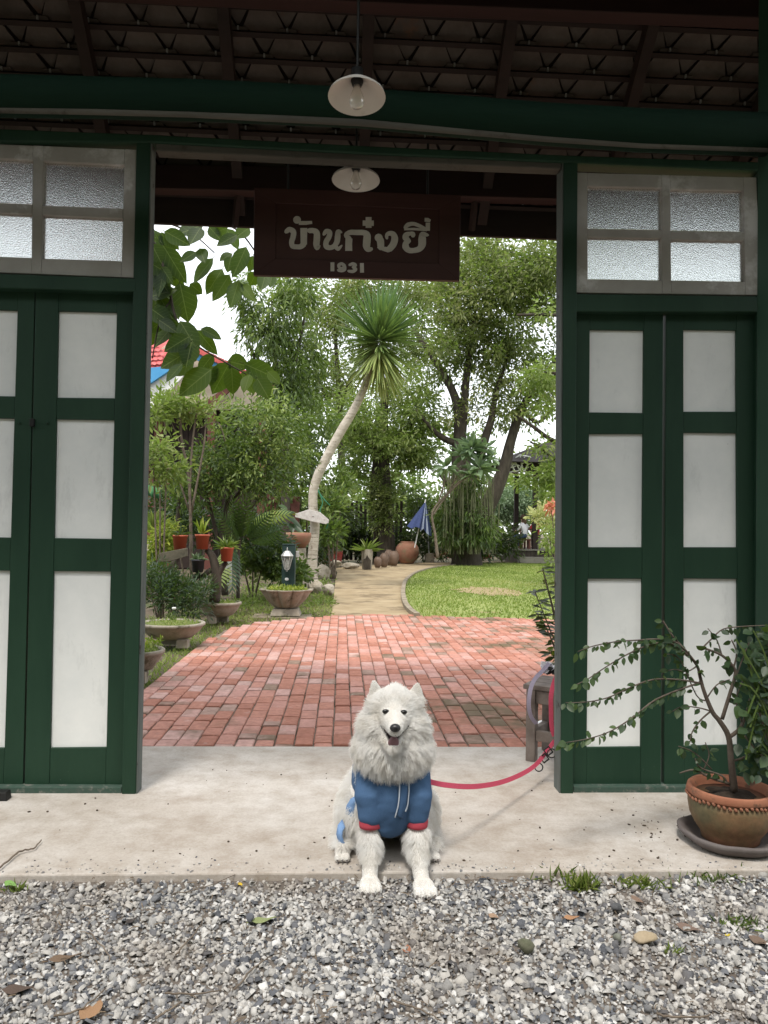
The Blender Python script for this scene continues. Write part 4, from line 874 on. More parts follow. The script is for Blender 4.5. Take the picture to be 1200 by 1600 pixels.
# ------------------------------------------------------------------ shrubs on the left
def shrub(name, Y, blobs, L, Wd, m, label, cat='shrub', seed=1, stems=(), six=True, group=None, bark='twig', **kw):
    b = blobs[0]; c = W(b[0], b[1], Y); t = empty(name, (c[0], Y, 0), label, cat, group)
    ls = [list(s) for s in stems]
    if not ls:
        yb = 828+1.15/S(Y); ls = [[(b[0]+dx*.2, yb, 1.8), (b[0]+dx*.6, (yb+b[1])/2, 1.4), (b[0]+dx, b[1], 1)] for dx in (-b[3]*.5, 0, b[3]*.5)]
    limbs(MB(), ls, Y, 5).build('stem', M[bark], t, smooth=True)
    crown('foliage', blobs, L, Wd, m, t, seed, six=six, **kw); return t
shrub('shrub', 10.5, [(262, 628, 10.5, 38, 18, .5, 420, .75), (285, 640, 10.5, 30, 14, .5, 260, .7), (246, 650, 10.3, 18, 16, .4, 200, .6), (320, 640, 10.5, 30, 12, .4, 160, .6)], .115, .042, M['leaf_light'],
    'tall light green shrub with bare grey stems in front of the dark house wall', seed=201, stems=[[(300, 960, 3), (296, 760, 2.4), (284, 690, 2), (282, 640, 1.5)], [(296, 780, 2), (300, 700, 1.6), (308, 640, 1.2), (316, 600, .8)], [(299, 800, 2), (318, 700, 1.5), (322, 650, 1)], [(296, 800, 1.5), (262, 690, 1.2), (256, 640, 1)], [(310, 670, 1), (340, 660, .8), (352, 690, .7)], [(284, 700, 1), (268, 660, .8)]], clump=.16, per=12, droop=.05)
shrub('shrub', 9.6, [(250, 705, 9.6, 22, 22, .4, 330, .75), (265, 735, 9.6, 30, 20, .4, 300, .6), (242, 740, 9.6, 15, 25, .3, 150, .6)], .10, .036, M['leaf_light'], 'light green leafy shrub close beside the left jamb', seed=205, clump=.14, per=12, droop=.1)
shrub('shrub', 11.5, [(385, 700, 11.5, 70, 45, .9, 2300, .42), (430, 660, 11.5, 50, 40, .8, 1500, .55), (340, 730, 11.3, 55, 40, .8, 1500, .38), (400, 755, 11.4, 60, 35, .8, 1400, .35), (455, 720, 11.8, 32, 45, .7, 950, .5), (300, 760, 11.2, 40, 35, .7, 850, .38), (370, 650, 11.6, 40, 25, .6, 550, .65)], .085, .03, M['leaf_mid'],
    'wide dense mid green shrub filling the bed behind the hanging pots', seed=211, stems=[[(352, 930, 6), (345, 860, 5), (352, 800, 4), (365, 740, 3), (380, 690, 2)], [(345, 860, 4), (330, 800, 3), (318, 750, 2), (310, 700, 1.5)], [(352, 800, 3), (400, 730, 2), (430, 670, 1.5)], [(270, 930, 4), (277, 830, 3.5), (281, 760, 3), (283, 720, 2)], [(345, 850, 3), (395, 790, 2), (440, 735, 1.5)]], clump=.17, per=16, bark='bark', tspread=.42)
shrub('hedge', 8.7, [(255, 925, 8.7, 40, 30, .45, 1300, .35), (295, 935, 8.8, 35, 25, .4, 900, .35), (245, 900, 8.9, 30, 25, .4, 600, .5), (315, 920, 9.2, 25, 22, .4, 500, .5)], .075, .017, M['leaf_dark'], 'low dark fine-leaved bush behind the concrete bowl planters', 'bush', seed=221, clump=.12, per=20, droop=-.2)
shrub('bush', 9.9, [(250, 850, 9.9, 24, 22, .35, 900, .55), (262, 828, 10, 16, 8, .25, 240, .8), (240, 875, 9.8, 18, 16, .3, 400, .4)], .07, .03, M['leaf_yellow'], 'bright yellow-green bush beside the wooden plank sign', 'bush', seed=231, clump=.10, per=18)
shrub('bush', 13.2, [(395, 875, 13.2, 34, 22, .5, 800, .4), (430, 880, 13.2, 34, 24, .5, 900, .45), (462, 895, 12.8, 26, 20, .4, 500, .4)], .11, .055, M['leaf_mid'], 'low leafy ground shrub around the lantern post', 'bush', seed=241, clump=.16, per=16, droop=.1)
shrub('bush', 12.2, [(300, 815, 12.2, 55, 32, .6, 1200, .4), (385, 830, 12.4, 50, 30, .6, 1000, .35), (255, 790, 12.4, 30, 35, .5, 600, .5), (430, 845, 12.8, 30, 18, .5, 420, .4)], .10, .038, M['leaf_dark'], 'dim dark green bush filling the gap behind the hanging pots and fronds', 'bush', seed=245, clump=.18, per=16, droop=.2)
shrub('bush', 18, [(520, 790, 18, 24, 22, .6, 500, .5), (512, 830, 17.5, 22, 20, .5, 420, .35), (530, 760, 19, 24, 25, .6, 500, .6)], .17, .06, M['leaf_mid'], 'upright glossy bush just right of the yucca trunk', 'bush', seed=251, clump=.22, per=14, droop=-.1)
shrub('bush', 19.5, [(470, 720, 19.5, 34, 50, .9, 1100, .35), (450, 790, 19.2, 40, 28, .8, 600, .3), (495, 660, 20, 40, 40, 1, 900, .5)], .19, .06, M['leaf_mid'], 'tall dim bush behind the yucca trunk beside the house stair', 'bush', seed=261, clump=.25, per=18, droop=.6)
shrub('bush', 15.8, [(844, 804, 15.8, 22, 7, .3, 130, .6), (858, 796, 15.8, 14, 10, .3, 110, .7), (858, 822, 15.6, 12, 10, .3, 90, .4)], .14, .05, M['leaf_pale'], 'cream and green variegated bush in front of the pavilion table', 'bush', seed=271, stems=[[(872, 925, 1.2), (866, 850, 1), (850, 806, .8)], [(868, 880, 1), (862, 820, .8), (858, 796, .7)]], clump=.14, per=10, droop=-.1)
shrub('bush', 15.2, [(860, 790, 15.2, 10, 10, .25, 70, .5)], .13, .06, leafmat('salmon_leaf', [(0, (.5, .15, .09)), (1, (.62, .28, .18))], .5, .3, (.8, .3, .15)), 'salmon red leaved plant beside the right jamb', 'bush', seed=281, stems=[[(870, 910, 1.2), (866, 840, 1), (861, 792, .8)]], clump=.12, per=10)
shrub('bush', 14.5, [(858, 845, 14.5, 16, 30, .3, 240, .7), (866, 880, 14, 12, 25, .3, 120, .5)], .11, .045, M['leaf_light'], 'loose yellow-green bush low beside the right jamb', 'bush', seed=291, stems=[[(868, 930, 1.2), (864, 880, 1), (860, 845, .8)]], clump=.14, per=10)
# strap-leaved plant by the left jamb
o = nobj('strap_leaf_plant', rosette('strap_leaf_plant', 34, .42, .05, 301, .5, 1.4, 'leaf_light', .7, .2), None, None, False); q = W(240, 830, 11.0); o.location = (q[0], 11.0, q[2]-.05); tag(o, 'bright green strap-leaved plant behind the yellow-green bush', 'plant')
MBx = MB(); MBx.lathe([(.10, -.9), (.13, -.06), (.12, -.05), (0, -.06)], 14); pt = nobj('pedestal_pot', MBx.mesh('pedestal_pot', True), o, M['old_conc'], False)
# split-leaved fronds
def frond_me(name, tint, n=13):
    mb = MB(); 
    for i in range(n):
        t_ = (i+.5)/n; half = .30*math.sin(pi*min(1, t_*.9+.12))**.7
        for s1 in (-1, 1):
            z = -.10*t_*t_; w0_ = .030
            mb.add([(0, t_-w0_, z), (s1*half*.6, t_-w0_+.07, z-.03), (s1*half, t_+.13, z-.10), (s1*half*.62, t_+w0_+.07, z-.03), (0, t_+w0_, z)], [(0, 1, 2, 3, 4) if s1 > 0 else (4, 3, 2, 1, 0)])
    mb.tube([(0, -.35, 0), (0, .3, -.01), (0, .7, -.05), (0, 1.0, -.1)], [.012, .010, .007, .003], 5)
    me = mb.mesh(name, False, tint); return me
fme = [frond_me('frond', .25), frond_me('frond', .5), frond_me('frond', .8)]
for q in fme: q.materials.append(M['leaf_dark'])
fme[2].materials.clear(); fme[2].materials.append(M['leaf_mid'])
def place(me, name, parent, base, tip, width, nrm, tint_i=None):
    b, t_ = V([float(x) for x in base]), V([float(x) for x in tip]); y = (t_-b); L = y.length; y = y.normalized(); nrm = V([float(x) for x in nrm]); x = y.cross(nrm)
    x = x.normalized() if x.length > 1e-6 else y.orthogonal().normalized(); z = x.cross(y)
    o = bpy.data.objects.new(name, me); link(o, parent)
    if parent is not None: o.matrix_parent_inverse = pm(parent).inverted()
    mt = Matrix((( x.x, y.x, z.x, b.x), (x.y, y.y, z.y, b.y), (x.z, y.z, z.z, b.z), (0, 0, 0, 1)))
    o.matrix_basis = mt @ Matrix.Diagonal((float(width), L, (L+float(width))/2, 1)); return o
sp = empty('split_leaf_plant', (*W(365, 930, 10.2)[:2], 0), 'plant with large feathered dark fronds below and beside the hanging pots', 'plant')
for (bx, by, tx, ty, wd_, k) in ((352, 860, 341, 912, 30, 2), (362, 850, 364, 925, 26, 0), (372, 840, 360, 780, 30, 1), (378, 840, 388, 782, 30, 0), (385, 840, 420, 800, 30, 1), (390, 845, 440, 826, 30, 0), (375, 850, 345, 800, 26, 1), (392, 815, 452, 800, 26, 2)):
    a, b = W(bx, by, 10.6), W(tx, ty, 10.2); place(fme[k], 'frond', sp, a, b, wd_*2.2*S(10.4), (rnd.uniform(-.4, .4), -1, rnd.uniform(0, .5)))
limbs(MB(), [[(372, 935, 3), (372, 880, 2.5), (375, 842, 2)]], 10.6).build('stem', M['bark'], sp)
# dark broad-leaved plants behind
def bigleaf_me(name, m, tint, w=.62, tipy=1.0, seg=6, droop=.16):
    mb = MB(); vs = []; fs = []
    for i in range(seg+1):
        t_ = i/seg; half = .5*w*(math.sin(pi*t_**.8)**.8)*(1.0 if t_ < .999 else 0)+(0.004 if 0 < t_ < 1 else 0)
        z = -droop*t_*t_; vs += [(-half, t_, z+.10*half+.012*math.sin(9*t_)), (0, t_, z-.03*math.sin(pi*t_)), (half, t_, z+.10*half-.012*math.sin(8*t_))]
    for i in range(seg): b = 3*i; fs += [(b, b+1, b+4, b+3), (b+1, b+2, b+5, b+4)]
    mb.add(vs, fs); mb.tube([(0, -.10, .03), (0, .0, 0)], .012, 5); me = mb.mesh(name, True, tint); me.materials.append(m); return me
dk = [bigleaf_me('leaf', M['leaf_dark'], t_, .5) for t_ in (.15, .5, .9)]
ph = empty('broad_leaf_plant', (*W(440, 880, 14.5)[:2], 0), 'clump of very dark broad leaves below the house stair', 'plant')
for k in range(26):
    px, py = rnd.uniform(405, 468), rnd.uniform(788, 838); a = W(px, py, 14.6+rnd.uniform(-.3, .3)); an = rnd.uniform(-.5, 3.6)
    b = a+np.array([cos(an)*.35, -.15, -.05-.25*rnd.random()+.1*sin(an)]); place(dk[rnd.randrange(3)], 'leaf', ph, a, b, .22, (rnd.uniform(-.3, .3), -.6, .9))
limbs(MB(), [[(440, 905, 3), (438, 850, 2.5), (436, 810, 2)], [(439, 880, 2), (455, 830, 1.5)], [(439, 880, 2), (420, 830, 1.5)]], 14.7).build('stem', M['bark'], ph)
# ------------------------------------------------------------------ broad-leaved branch hanging in at the upper left
br = empty('broadleaf_branch', W(225, 470, 6.0), 'leafy branches with big hanging leaves reaching in past the left jamb', 'branch')
BY = 6.2
limbs(MB(), [[(120, 420, 7), (190, 350, 5), (260, 338, 3), (330, 345, 2), (372, 360, 1.6), (400, 395, 1.2)], [(120, 420, 7), (200, 390, 4), (240, 380, 3), (262, 440, 2.5), (272, 490, 2.2), (288, 525, 1.8), (315, 545, 1.4), (350, 565, 1.2), (385, 585, 1)], [(255, 345, 2), (300, 365, 1.2), (335, 395, 1)], [(266, 470, 1.5), (250, 500, 1.2), (238, 560, 1)], [(60, 700, 14), (90, 560, 12), (120, 420, 9)]], BY).build('stem', M['bark'], br, smooth=True)
bl_ = [bigleaf_me('leaf', M['leaf_big'], t_, w_) for t_, w_ in ((.05, .62), (.25, .56), (.45, .6), (.62, .58), (.85, .55))]
def ZL(x, y): return (220+x/3.53, 330+y/3.53)
LS = [(345, 75, 195, 110, 85, 0), (330, 90, 270, 165, 75, 1), (400, 258, 278, 386, 70, 2), (450, 318, 356, 448, 74, 2), (490, 348, 400, 490, 66, 3), (540, 382, 490, 522, 70, 2), (582, 196, 508, 356, 70, 2), (505, 234, 430, 262, 60, 1), (498, 250, 480, 330, 55, 1), (120, 185, 248, 392, 80, 0), (215, 396, 268, 604, 118, 0), (270, 400, 338, 455, 60, 1), (130, 110, 262, 180, 70, 1), (375, 85, 445, 155, 60, 1), (470, 95, 545, 200, 70, 3), (530, 130, 420, 182, 48, 0), (325, 205, 350, 272, 60, 1), (305, 225, 220, 272, 45, 1), (620, 245, 590, 335, 50, 2), (640, 335, 600, 412, 60, 2), (690, 345, 664, 424, 58, 2), (726, 345, 716, 412, 46, 2), (552, 398, 626, 488, 50, 4), (600, 90, 520, 140, 60, 3), (480, 90, 400, 120, 50, 3),
      (60, 290, 200, 365, 80, 0), (80, 330, 150, 455, 80, 0), (60, 470, 190, 420, 70, 0), (60, 540, 165, 610, 80, 0), (190, 620, 60, 735, 85, 0), (60, 400, 130, 500, 80, 0), (180, 515, 210, 590, 50, 1), (120, 240, 60, 330, 80, 0), (100, 600, 200, 660, 60, 0), (60, 180, 110, 280, 70, 0), (70, 640, 60, 740, 70, 0),
      (330, 648, 448, 695, 62, 1), (310, 655, 415, 785, 66, 1), (215, 605, 322, 765, 90, 1), (270, 690, 128, 768, 70, 0), (290, 755, 96, 856, 90, 0), (295, 830, 150, 890, 90, 2), (400, 788, 312, 890, 60, 0), (478, 826, 590, 850, 90, 1), (490, 832, 398, 1008, 100, 2), (500, 862, 516, 1014, 80, 2), (560, 880, 634, 1000, 85, 4), (568, 840, 768, 925, 95, 1), (640, 920, 712, 1024, 90, 3), (390, 872, 200, 1005, 110, 2), (345, 900, 326, 992, 55, 1), (700, 885, 772, 945, 60, 4), (350, 870, 290, 1000, 70, 3), (420, 850, 370, 960, 66, 4), (230, 840, 130, 930, 60, 2), (600, 900, 560, 990, 60, 4), (250, 640, 160, 760, 80, 0), (280, 720, 250, 850, 90, 1)]
for (x0_, y0_, x1_, y1_, w_, k) in LS:
    yb = BY+rnd.uniform(-.25, .25); a, b = W(*ZL(x0_, y0_), yb), W(*ZL(x1_, y1_), yb-rnd.uniform(-.06, .10))
    place(bl_[k], 'leaf', br, a, b, w_*1.18/3.53*S(BY)*1.05/.58, (rnd.uniform(-.55, .55), -1, rnd.uniform(-.2, .6)))
for k in range(46):
    x0_, y0_ = rnd.uniform(45, 140), rnd.uniform(70, 600); yb = BY+rnd.uniform(-.1, .5); a = W(*ZL(x0_, y0_), yb); an = rnd.uniform(-.9, .9)
    L_ = rnd.uniform(110, 170)/3.53*S(BY); b = a+np.array([sin(an)*L_, rnd.uniform(-.08, .04), -cos(an)*L_]); place(bl_[rnd.choice((0, 0, 0, 1))], 'leaf', br, a, b, L_*.9, (rnd.uniform(-.7, .7), -1, rnd.uniform(-.2, .6)))
# ================================================================== planters and garden things
def lathe_thing(name, part, c, prof, m, label, cat, group=None, n=28, wob=None, ell=1.0):
    t = empty(name, c, label, cat, group); MB().lathe(prof, n, c=c, wob=wob, ell=ell).build(part, m, t, smooth=True); return t
def bowl(px, pyrim, pybase, rx, label, feet, moss=True, seed=1):
    c = G(px, pybase); Y = c[1]; k = S(Y); R = rx*k; h = W(px, pyrim, Y)[2]
    o = empty('bowl_planter', (c[0], Y, 0), label, 'planter', 'round concrete bowl planters by the brick paving')
    MB().lathe([(R*.42, h*.30), (R*.62, h*.36), (R*.86, h*.66), (R*.95, h*.86), (R, h*.88), (R*1.01, h*.97), (R*.98, h), (R*.9, h), (R*.88, h*.93), (0, h*.93)], 36, c=(c[0], Y, 0)).build('bowl', M['old_conc'], o, smooth=True)
    mb = MB(); gg = random.Random(seed); vs = []; 
    MBm = MB(); MBm.lathe([(R*.885, h*.935), (R*.7, h*.98), (R*.4, h*1.02), (0, h*1.0)], 26, c=(c[0], Y, 0), wob=lambda a, j: 1+.03*math.sin(5*a+seed)); mo = MBm.build('moss_bed', M['moss'], o, smooth=True)
    for fx in feet:
        f = W(px+fx, pybase-4, Y-R*.45); MB().box((f[0], Y-R*.45, h*.17), (.11, .11, h*.36), taper=.95).build('foot', M['old_conc'], o, bevel=.006)
    MB().box((c[0], Y+R*.3, h*.16), (R*.7, .12, h*.33)).build('foot', M['old_conc'], o)
    g = np.random.default_rng(seed); n = 160; an = g.uniform(0, 2*pi, n); rr_ = R*.85*np.sqrt(g.random(n)); P = np.stack([c[0]+rr_*np.cos(an), Y+rr_*np.sin(an), np.full(n, h*.97)], 1)
    nobj('sprigs', leaf_mesh('sprigs', P, g.normal(0, .5, (n, 3))+[0, 0, .8], .045*g.uniform(.5, 1.3, n), .012, g.random(n), seed=seed), o, M['grass'])
    return o, c, h, R
bowl(268, 972, 1008, 50, 'largest mossy concrete bowl planter, on block feet beside the bricks', (18,), seed=1)
bowl(343, 940, 972, 33, 'shallow concrete bowl planter farther back in front of the dark bush', (-12,), seed=2)
o, c, h, R = bowl(208, 1014, 1062, 46, 'concrete bowl planter with small flowers half hidden by the left jamb', (10,), seed=3)
mb = []; g = np.random.default_rng(33); n = 120; P = np.stack([c[0]+g.uniform(-.1, .2, n), c[1]+g.uniform(-.2, .15, n), h+g.uniform(0, .07, n)], 1)
nobj('flower_leaves', leaf_mesh('flower_leaves', P, g.normal(0, .6, (n, 3))+[0, 0, .5], .05, .022, g.random(n), seed=34), o, M['leaf_yellow'])
c = G(268, 1004)
# white rain lily in the big bowl
lily = empty('rain_lily', W(272, 970, c[1]), 'white flowered thin-leaved lily growing in the largest bowl planter', 'flower')
z0 = W(272, 972, c[1])
mb = MB()
for k in range(11):
    an = rnd.uniform(0, 2*pi); r_ = rnd.uniform(.05, .17); mb.tube([z0, z0+np.array([cos(an)*r_*.5, sin(an)*r_*.5, .09]), z0+np.array([cos(an)*r_, sin(an)*r_, rnd.uniform(.0, .07)])], [.003, .0025, .001], 4)
mb.build('leaf_blades', M['leaf_mid'], lily, tint=.7)
f0 = W(272, 951, c[1]); MB().tube([z0, f0], .002, 4).build('stalk', M['leaf_mid'], lily, tint=.6); mb = MB()
for k in range(6): an = k*pi/3; mb.ell(f0+np.array([cos(an)*.012, sin(an)*.012, .004]), (.010, .010, .012), 6, 4)
mb.build('petals', M['white_paint'], lily)
# scalloped planter on a square pedestal, on a paver
cy_ = G(447, 961); Y = cy_[1]; k = S(Y)
setting('paver', MB().box((cy_[0]-.05, Y-.02, -.03), (.78, .42, .05)), M['kerb'], .01)
fp = empty('scalloped_planter', (cy_[0], Y, 0), 'flower-shaped scalloped concrete planter on a square pedestal at the path corner', 'planter')
MB().box((cy_[0], Y, .05), (.40, .40, .09), taper=.82).build('pedestal', M['old_conc'], fp, bevel=.008)
zr_ = W(447, 920, Y)[2]; lob = lambda a, j: 1+(.20 if 1 <= j <= 5 else .12)*(abs(math.sin(5*a))**.6-.5)
MB().lathe([(.13, .10), (.17, .13), (.25, zr_*.62), (.31, zr_*.9), (.335, zr_*.97), (.335, zr_), (.30, zr_), (.28, zr_*.9), (0, zr_*.88)], 96, c=(cy_[0], Y, 0), wob=lob).build('bowl', M['old_conc'], fp, smooth=False)
g = np.random.default_rng(41); n = 320; an = g.uniform(0, 2*pi, n); rr_ = .29*np.sqrt(g.random(n)); P = np.stack([cy_[0]+rr_*np.cos(an), Y+rr_*np.sin(an), zr_*.92+g.uniform(0, .04, n)], 1)
nobj('ground_cover', leaf_mesh('ground_cover', P, g.normal(0, .6, (n, 3))+[0, 0, .45], .05, .03, g.random(n), seed=42), fp, M['leaf_yellow'])
# lantern post
LYp = 11.3; kk = S(LYp); lt = empty('lantern_post', (*W(452, 950, LYp)[:2], 0), 'short dark green post carrying a small glass lantern behind the scalloped planter', 'lamp')
w_ = W(452, 852, LYp); hx = 10*kk
MB().bb(w_[0]-hx, w_[0]+hx, LYp-hx, LYp+hx, 0, w_[2]).build('post', M['steel_green'], lt, bevel=.006)
MB().bb(w_[0]-hx*1.06, w_[0]+hx*1.06, LYp-hx*1.06, LYp+hx*1.06, w_[2]+.001, w_[2]+.02).build('cap', M['steel_green'], lt, bevel=.004)
c = W(448.5, 876, LYp-hx-.09); cx_, cyq = c[0], LYp-hx-.09
z1, z2, z3, z4 = [W(448.5, y_, cyq)[2] for y_ in (891, 884, 869, 860)]; r1 = 8.6*kk
mb = MB(); mb.lathe([(0, z1-.02), (.012, z1-.015), (.012, z1), (r1*.42, z1+.01), (r1*.42, z1+.02), (0, z1+.02)], 6, c=(cx_, cyq, 0)); mb.lathe([(r1*1.12, z3), (r1*1.12, z3+.006), (r1*.5, z4-.012), (.010, z4), (.008, z4+.03), (0, z4+.05)], 6, c=(cx_, cyq, 0))
for k_ in range(6): an = 2*pi*k_/6; mb.tube([(cx_+r1*.42*cos(an), cyq+r1*.42*sin(an), z1+.02), (cx_+r1*.98*cos(an), cyq+r1*.98*sin(an), z3)], .006, 4)
ln = mb.build('lantern', M['lantern_metal'], lt)
MB().lathe([(r1*.40, z1+.021), (r1*.92, z3-.003)], 6, c=(cx_, cyq, 0), cap=False).build('glass', M['glass'], ln)
MB().lathe([(0, z1+.03), (.018, z1+.05), (.024, z2+.04), (.012, z3-.03), (0, z3-.02)], 10, c=(cx_, cyq, 0)).build('bulb', M['bulb'], ln, smooth=True)
MB().tube([(cx_, cyq, z4+.01), (cx_, LYp-hx, z4+.02)], .008, 6).build('bracket', M['steel_green'], lt)
w_ = W(463.5, 866, LYp-.02); MB().box((w_[0]+.012, LYp-.02, w_[2]), (.045, .07, .09)).build('junction_box', M['lantern_metal'], lt, bevel=.004)
w_ = W(448, 905, LYp-hx); MB().ell((w_[0], LYp-hx-.003, w_[2]), (.028, .006, .022), 10, 6).build('white_tag', M['white_paint'], lt)
# small plastic pots held on a forked stump
SYp = 9.3; st = empty('forked_stump', (*W(300, 940, SYp)[:2], 0), 'dark forked stump and limbs holding the small hanging pots', 'stump')
limbs(MB(), [[(268, 950, 5), (270, 905, 4.5), (274, 880, 4), (281, 861, 3.5)], [(258, 930, 4), (263, 895, 4), (272, 878, 3.5)], [(284, 928, 5), (300, 908, 5), (312, 896, 4.5)], [(335, 940, 9), (338, 900, 8), (332, 870, 6), (322, 859, 4)], [(338, 905, 6), (345, 890, 5), (354, 878, 3.5)], [(312, 905, 4), (330, 890, 4)]], SYp+.04).build('limb', M['bark'], st, smooth=True)
def plastic_pot(px, pyt, pyb, rx, m, label, plant, seed, Y=SYp):
    b = W(px, pyb, Y); tz = W(px, pyt, Y)[2]; R = rx*S(Y); h = tz-b[2]
    o = empty('plastic_pot', b, label, 'pot', 'small plastic pots on the forked stump')
    MB().lathe([(0, .004), (R*.74, 0), (R*.94, h*.88), (R*1.02, h*.88), (R*1.02, h), (R*.94, h), (R*.9, h*.9), (0, h*.88)], 24, c=b, wob=lambda a, j: 1+(.018*math.sin(14*a) if j in (1, 2) else 0)).build('pot', m, o, smooth=True)
    c = np.array([b[0], Y, tz]); g = np.random.default_rng(seed); L0, W0, n, mt, up = plant
    d = g.normal(size=(n, 3)); d[:, 2] = np.abs(d[:, 2])*up; d = unit(d)
    nobj('plant', leaf_mesh('plant', c+d*[[R*.5, R*.5, .02]]*g.random((n, 1)), d, L0*g.uniform(.5, 1.2, n), W0, g.random(n), six=True, seed=seed, bend=.2), o, M[mt]); return o
plastic_pot(281, 836, 859, 12, M['plastic_red'], 'orange-red pot on the stump above the wooden plank, leftmost of three', (.16, .02, 26, 'leaf_dark', 1.2), 1)
plastic_pot(316, 835, 858, 11.5, M['plastic_red'], 'orange-red pot with one tall yellowing leaf above the grey pot', (.2, .035, 12, 'leaf_yellow', 2.2), 2)
plastic_pot(354, 855, 877, 11, M['plastic_red'], 'orange-red pot with bushy ferny plant, hung lowest and to the right', (.15, .022, 70, 'leaf_mid', .9), 3)
plastic_pot(309, 874, 894, 10.5, M['grey_pot'], 'dark grey pot with a small leafy plant under the middle orange-red pot', (.10, .045, 26, 'leaf_grey', .8), 4)
pk = empty('plank_sign', W(273, 868, SYp-.25), 'old rough wooden plank nailed askew to the stump below a red pot', 'sign')
MB().slab(q2([(246, 868), (250, 864), (292, 856), (293, 869), (262, 878), (249, 878)], SYp-.26), SYp-.26, SYp-.21).build('plank', surf('mossy_plank', (.07, .065, .045), (.14, .125, .09), 14, .85, .4), pk, bevel=.005)
# orange bowl, red trough, rocks
b = W(466, 856, 14.0); h = W(466, 832, 14.0)[2]-b[2]; o = empty('clay_bowl', (b[0], 14, b[2]), 'wide orange clay bowl standing behind the lantern post', 'bowl')
MB().lathe([(.12, 0), (.2, h*.35), (.235, h*.75), (.225, h), (.2, h), (.19, h*.85), (0, h*.85)], 26, c=(b[0], 14, b[2])).build('bowl', M['terracotta'], o, smooth=True); MB().lathe([(.2, h*.9), (.1, h*1.02), (0, h)], 16, c=(b[0], 14, b[2])).build('moss_bed', M['moss'], o, smooth=True)
MB().lathe([(.2, -b[2]), (.14, -.001)], 14, c=(b[0], 14, b[2])).build('pedestal', M['old_conc'], o)
b = G(520, 882); mb = MB(); mb.box((b[0], b[1]+.3, .20), (.60, .26, .38), taper=1.0); o = empty('red_trough', (b[0], b[1]+.3, 0), 'faded red rectangular planting trough right of the yucca trunk', 'planter')
zt = W(520, 861, b[1]+.17)[2]
MB().add([(b[0]-.27, b[1]+.2, 0), (b[0]+.27, b[1]+.2, 0), (b[0]+.27, b[1]+.45, 0), (b[0]-.27, b[1]+.45, 0), (b[0]-.33, b[1]+.17, zt), (b[0]+.33, b[1]+.17, zt), (b[0]+.33, b[1]+.48, zt), (b[0]-.33, b[1]+.48, zt), (b[0]-.29, b[1]+.2, zt), (b[0]+.29, b[1]+.2, zt), (b[0]+.29, b[1]+.45, zt), (b[0]-.29, b[1]+.45, zt), (b[0]-.28, b[1]+.21, zt-.06), (b[0]+.28, b[1]+.21, zt-.06), (b[0]+.28, b[1]+.44, zt-.06), (b[0]-.28, b[1]+.44, zt-.06)], [(3, 2, 1, 0), (0, 1, 5, 4), (1, 2, 6, 5), (2, 3, 7, 6), (3, 0, 4, 7), (4, 5, 9, 8), (5, 6, 10, 9), (6, 7, 11, 10), (7, 4, 8, 11), (8, 9, 13, 12), (9, 10, 14, 13), (10, 11, 15, 14), (11, 8, 12, 15), (12, 13, 14, 15)]).build('trough', surf('faded_red_paint', (.36, .05, .045), (.46, .10, .08), 8, .7, .1, c3=(.3, .2, .15), s3=9, t3=(.6, .7)), o)
g = np.random.default_rng(51); n = 60; P = np.stack([b[0]+g.uniform(-.25, .25, n), b[1]+.32+g.uniform(-.1, .1, n), np.full(n, zt-.05)], 1); nobj('plant', leaf_mesh('plant', P, g.normal(0, .4, (n, 3))+[0, 0, 1], .22*g.uniform(.5, 1.2, n), .05, g.random(n), six=True, seed=52), o, M['leaf_light'])
def rock(px, py, rx, ry, label, m='rock', seed=1, name='rock', rd=None, zsink=.2, cat='rock'):
    c = G(px, py); Y = c[1]; k = S(Y); r = (rx*k, rd or rx*k*.8, ry*k); bm = bmesh.new(); bmesh.ops.create_icosphere(bm, subdivisions=3, radius=1); rg = np.random.default_rng(seed); dirs = unit(rg.normal(size=(9, 3))); off = rg.uniform(.62, .95, 9)
    for v_ in bm.verts:
        p = np.array(v_.co)
        for d_, o_ in zip(dirs, off):
            h_ = p@d_
            if h_ > o_: p = p-d_*(h_-o_)*.85
        v_.co = (p[0]*r[0], p[1]*r[1], p[2]*r[2])
    me = bpy.data.meshes.new(name); bm.to_mesh(me); bm.free(); o = nobj(name, me, None, M[m], False); o.location = (c[0], Y+r[1]*.6, r[2]*(1-zsink)); rough(o, r[0]*.22, r[0]*.5); tag(o, label, cat); return o
rock(505, 905, 13, 13, 'round pale rock against the foot of the yucca', seed=1)
rock(492, 926, 13, 11, 'round pale rock right of the scalloped planter', seed=2)
rock(513, 930, 11, 10, 'grey rock at the edge of the path beside a rounder one', seed=3)
rock(780, 874, 15, 26, 'tall pale jagged rock at the foot of the big tree', seed=4)
rock(800, 873, 12, 6, 'low flat pale stone between the jagged rock and the pavilion', seed=5)
rock(548, 888, 14, 5, 'flat pale stone left of the broken concrete planter', seed=6)
rock(524, 886, 10, 6, 'small pale stone at the bend of the path by the red trough', seed=7)
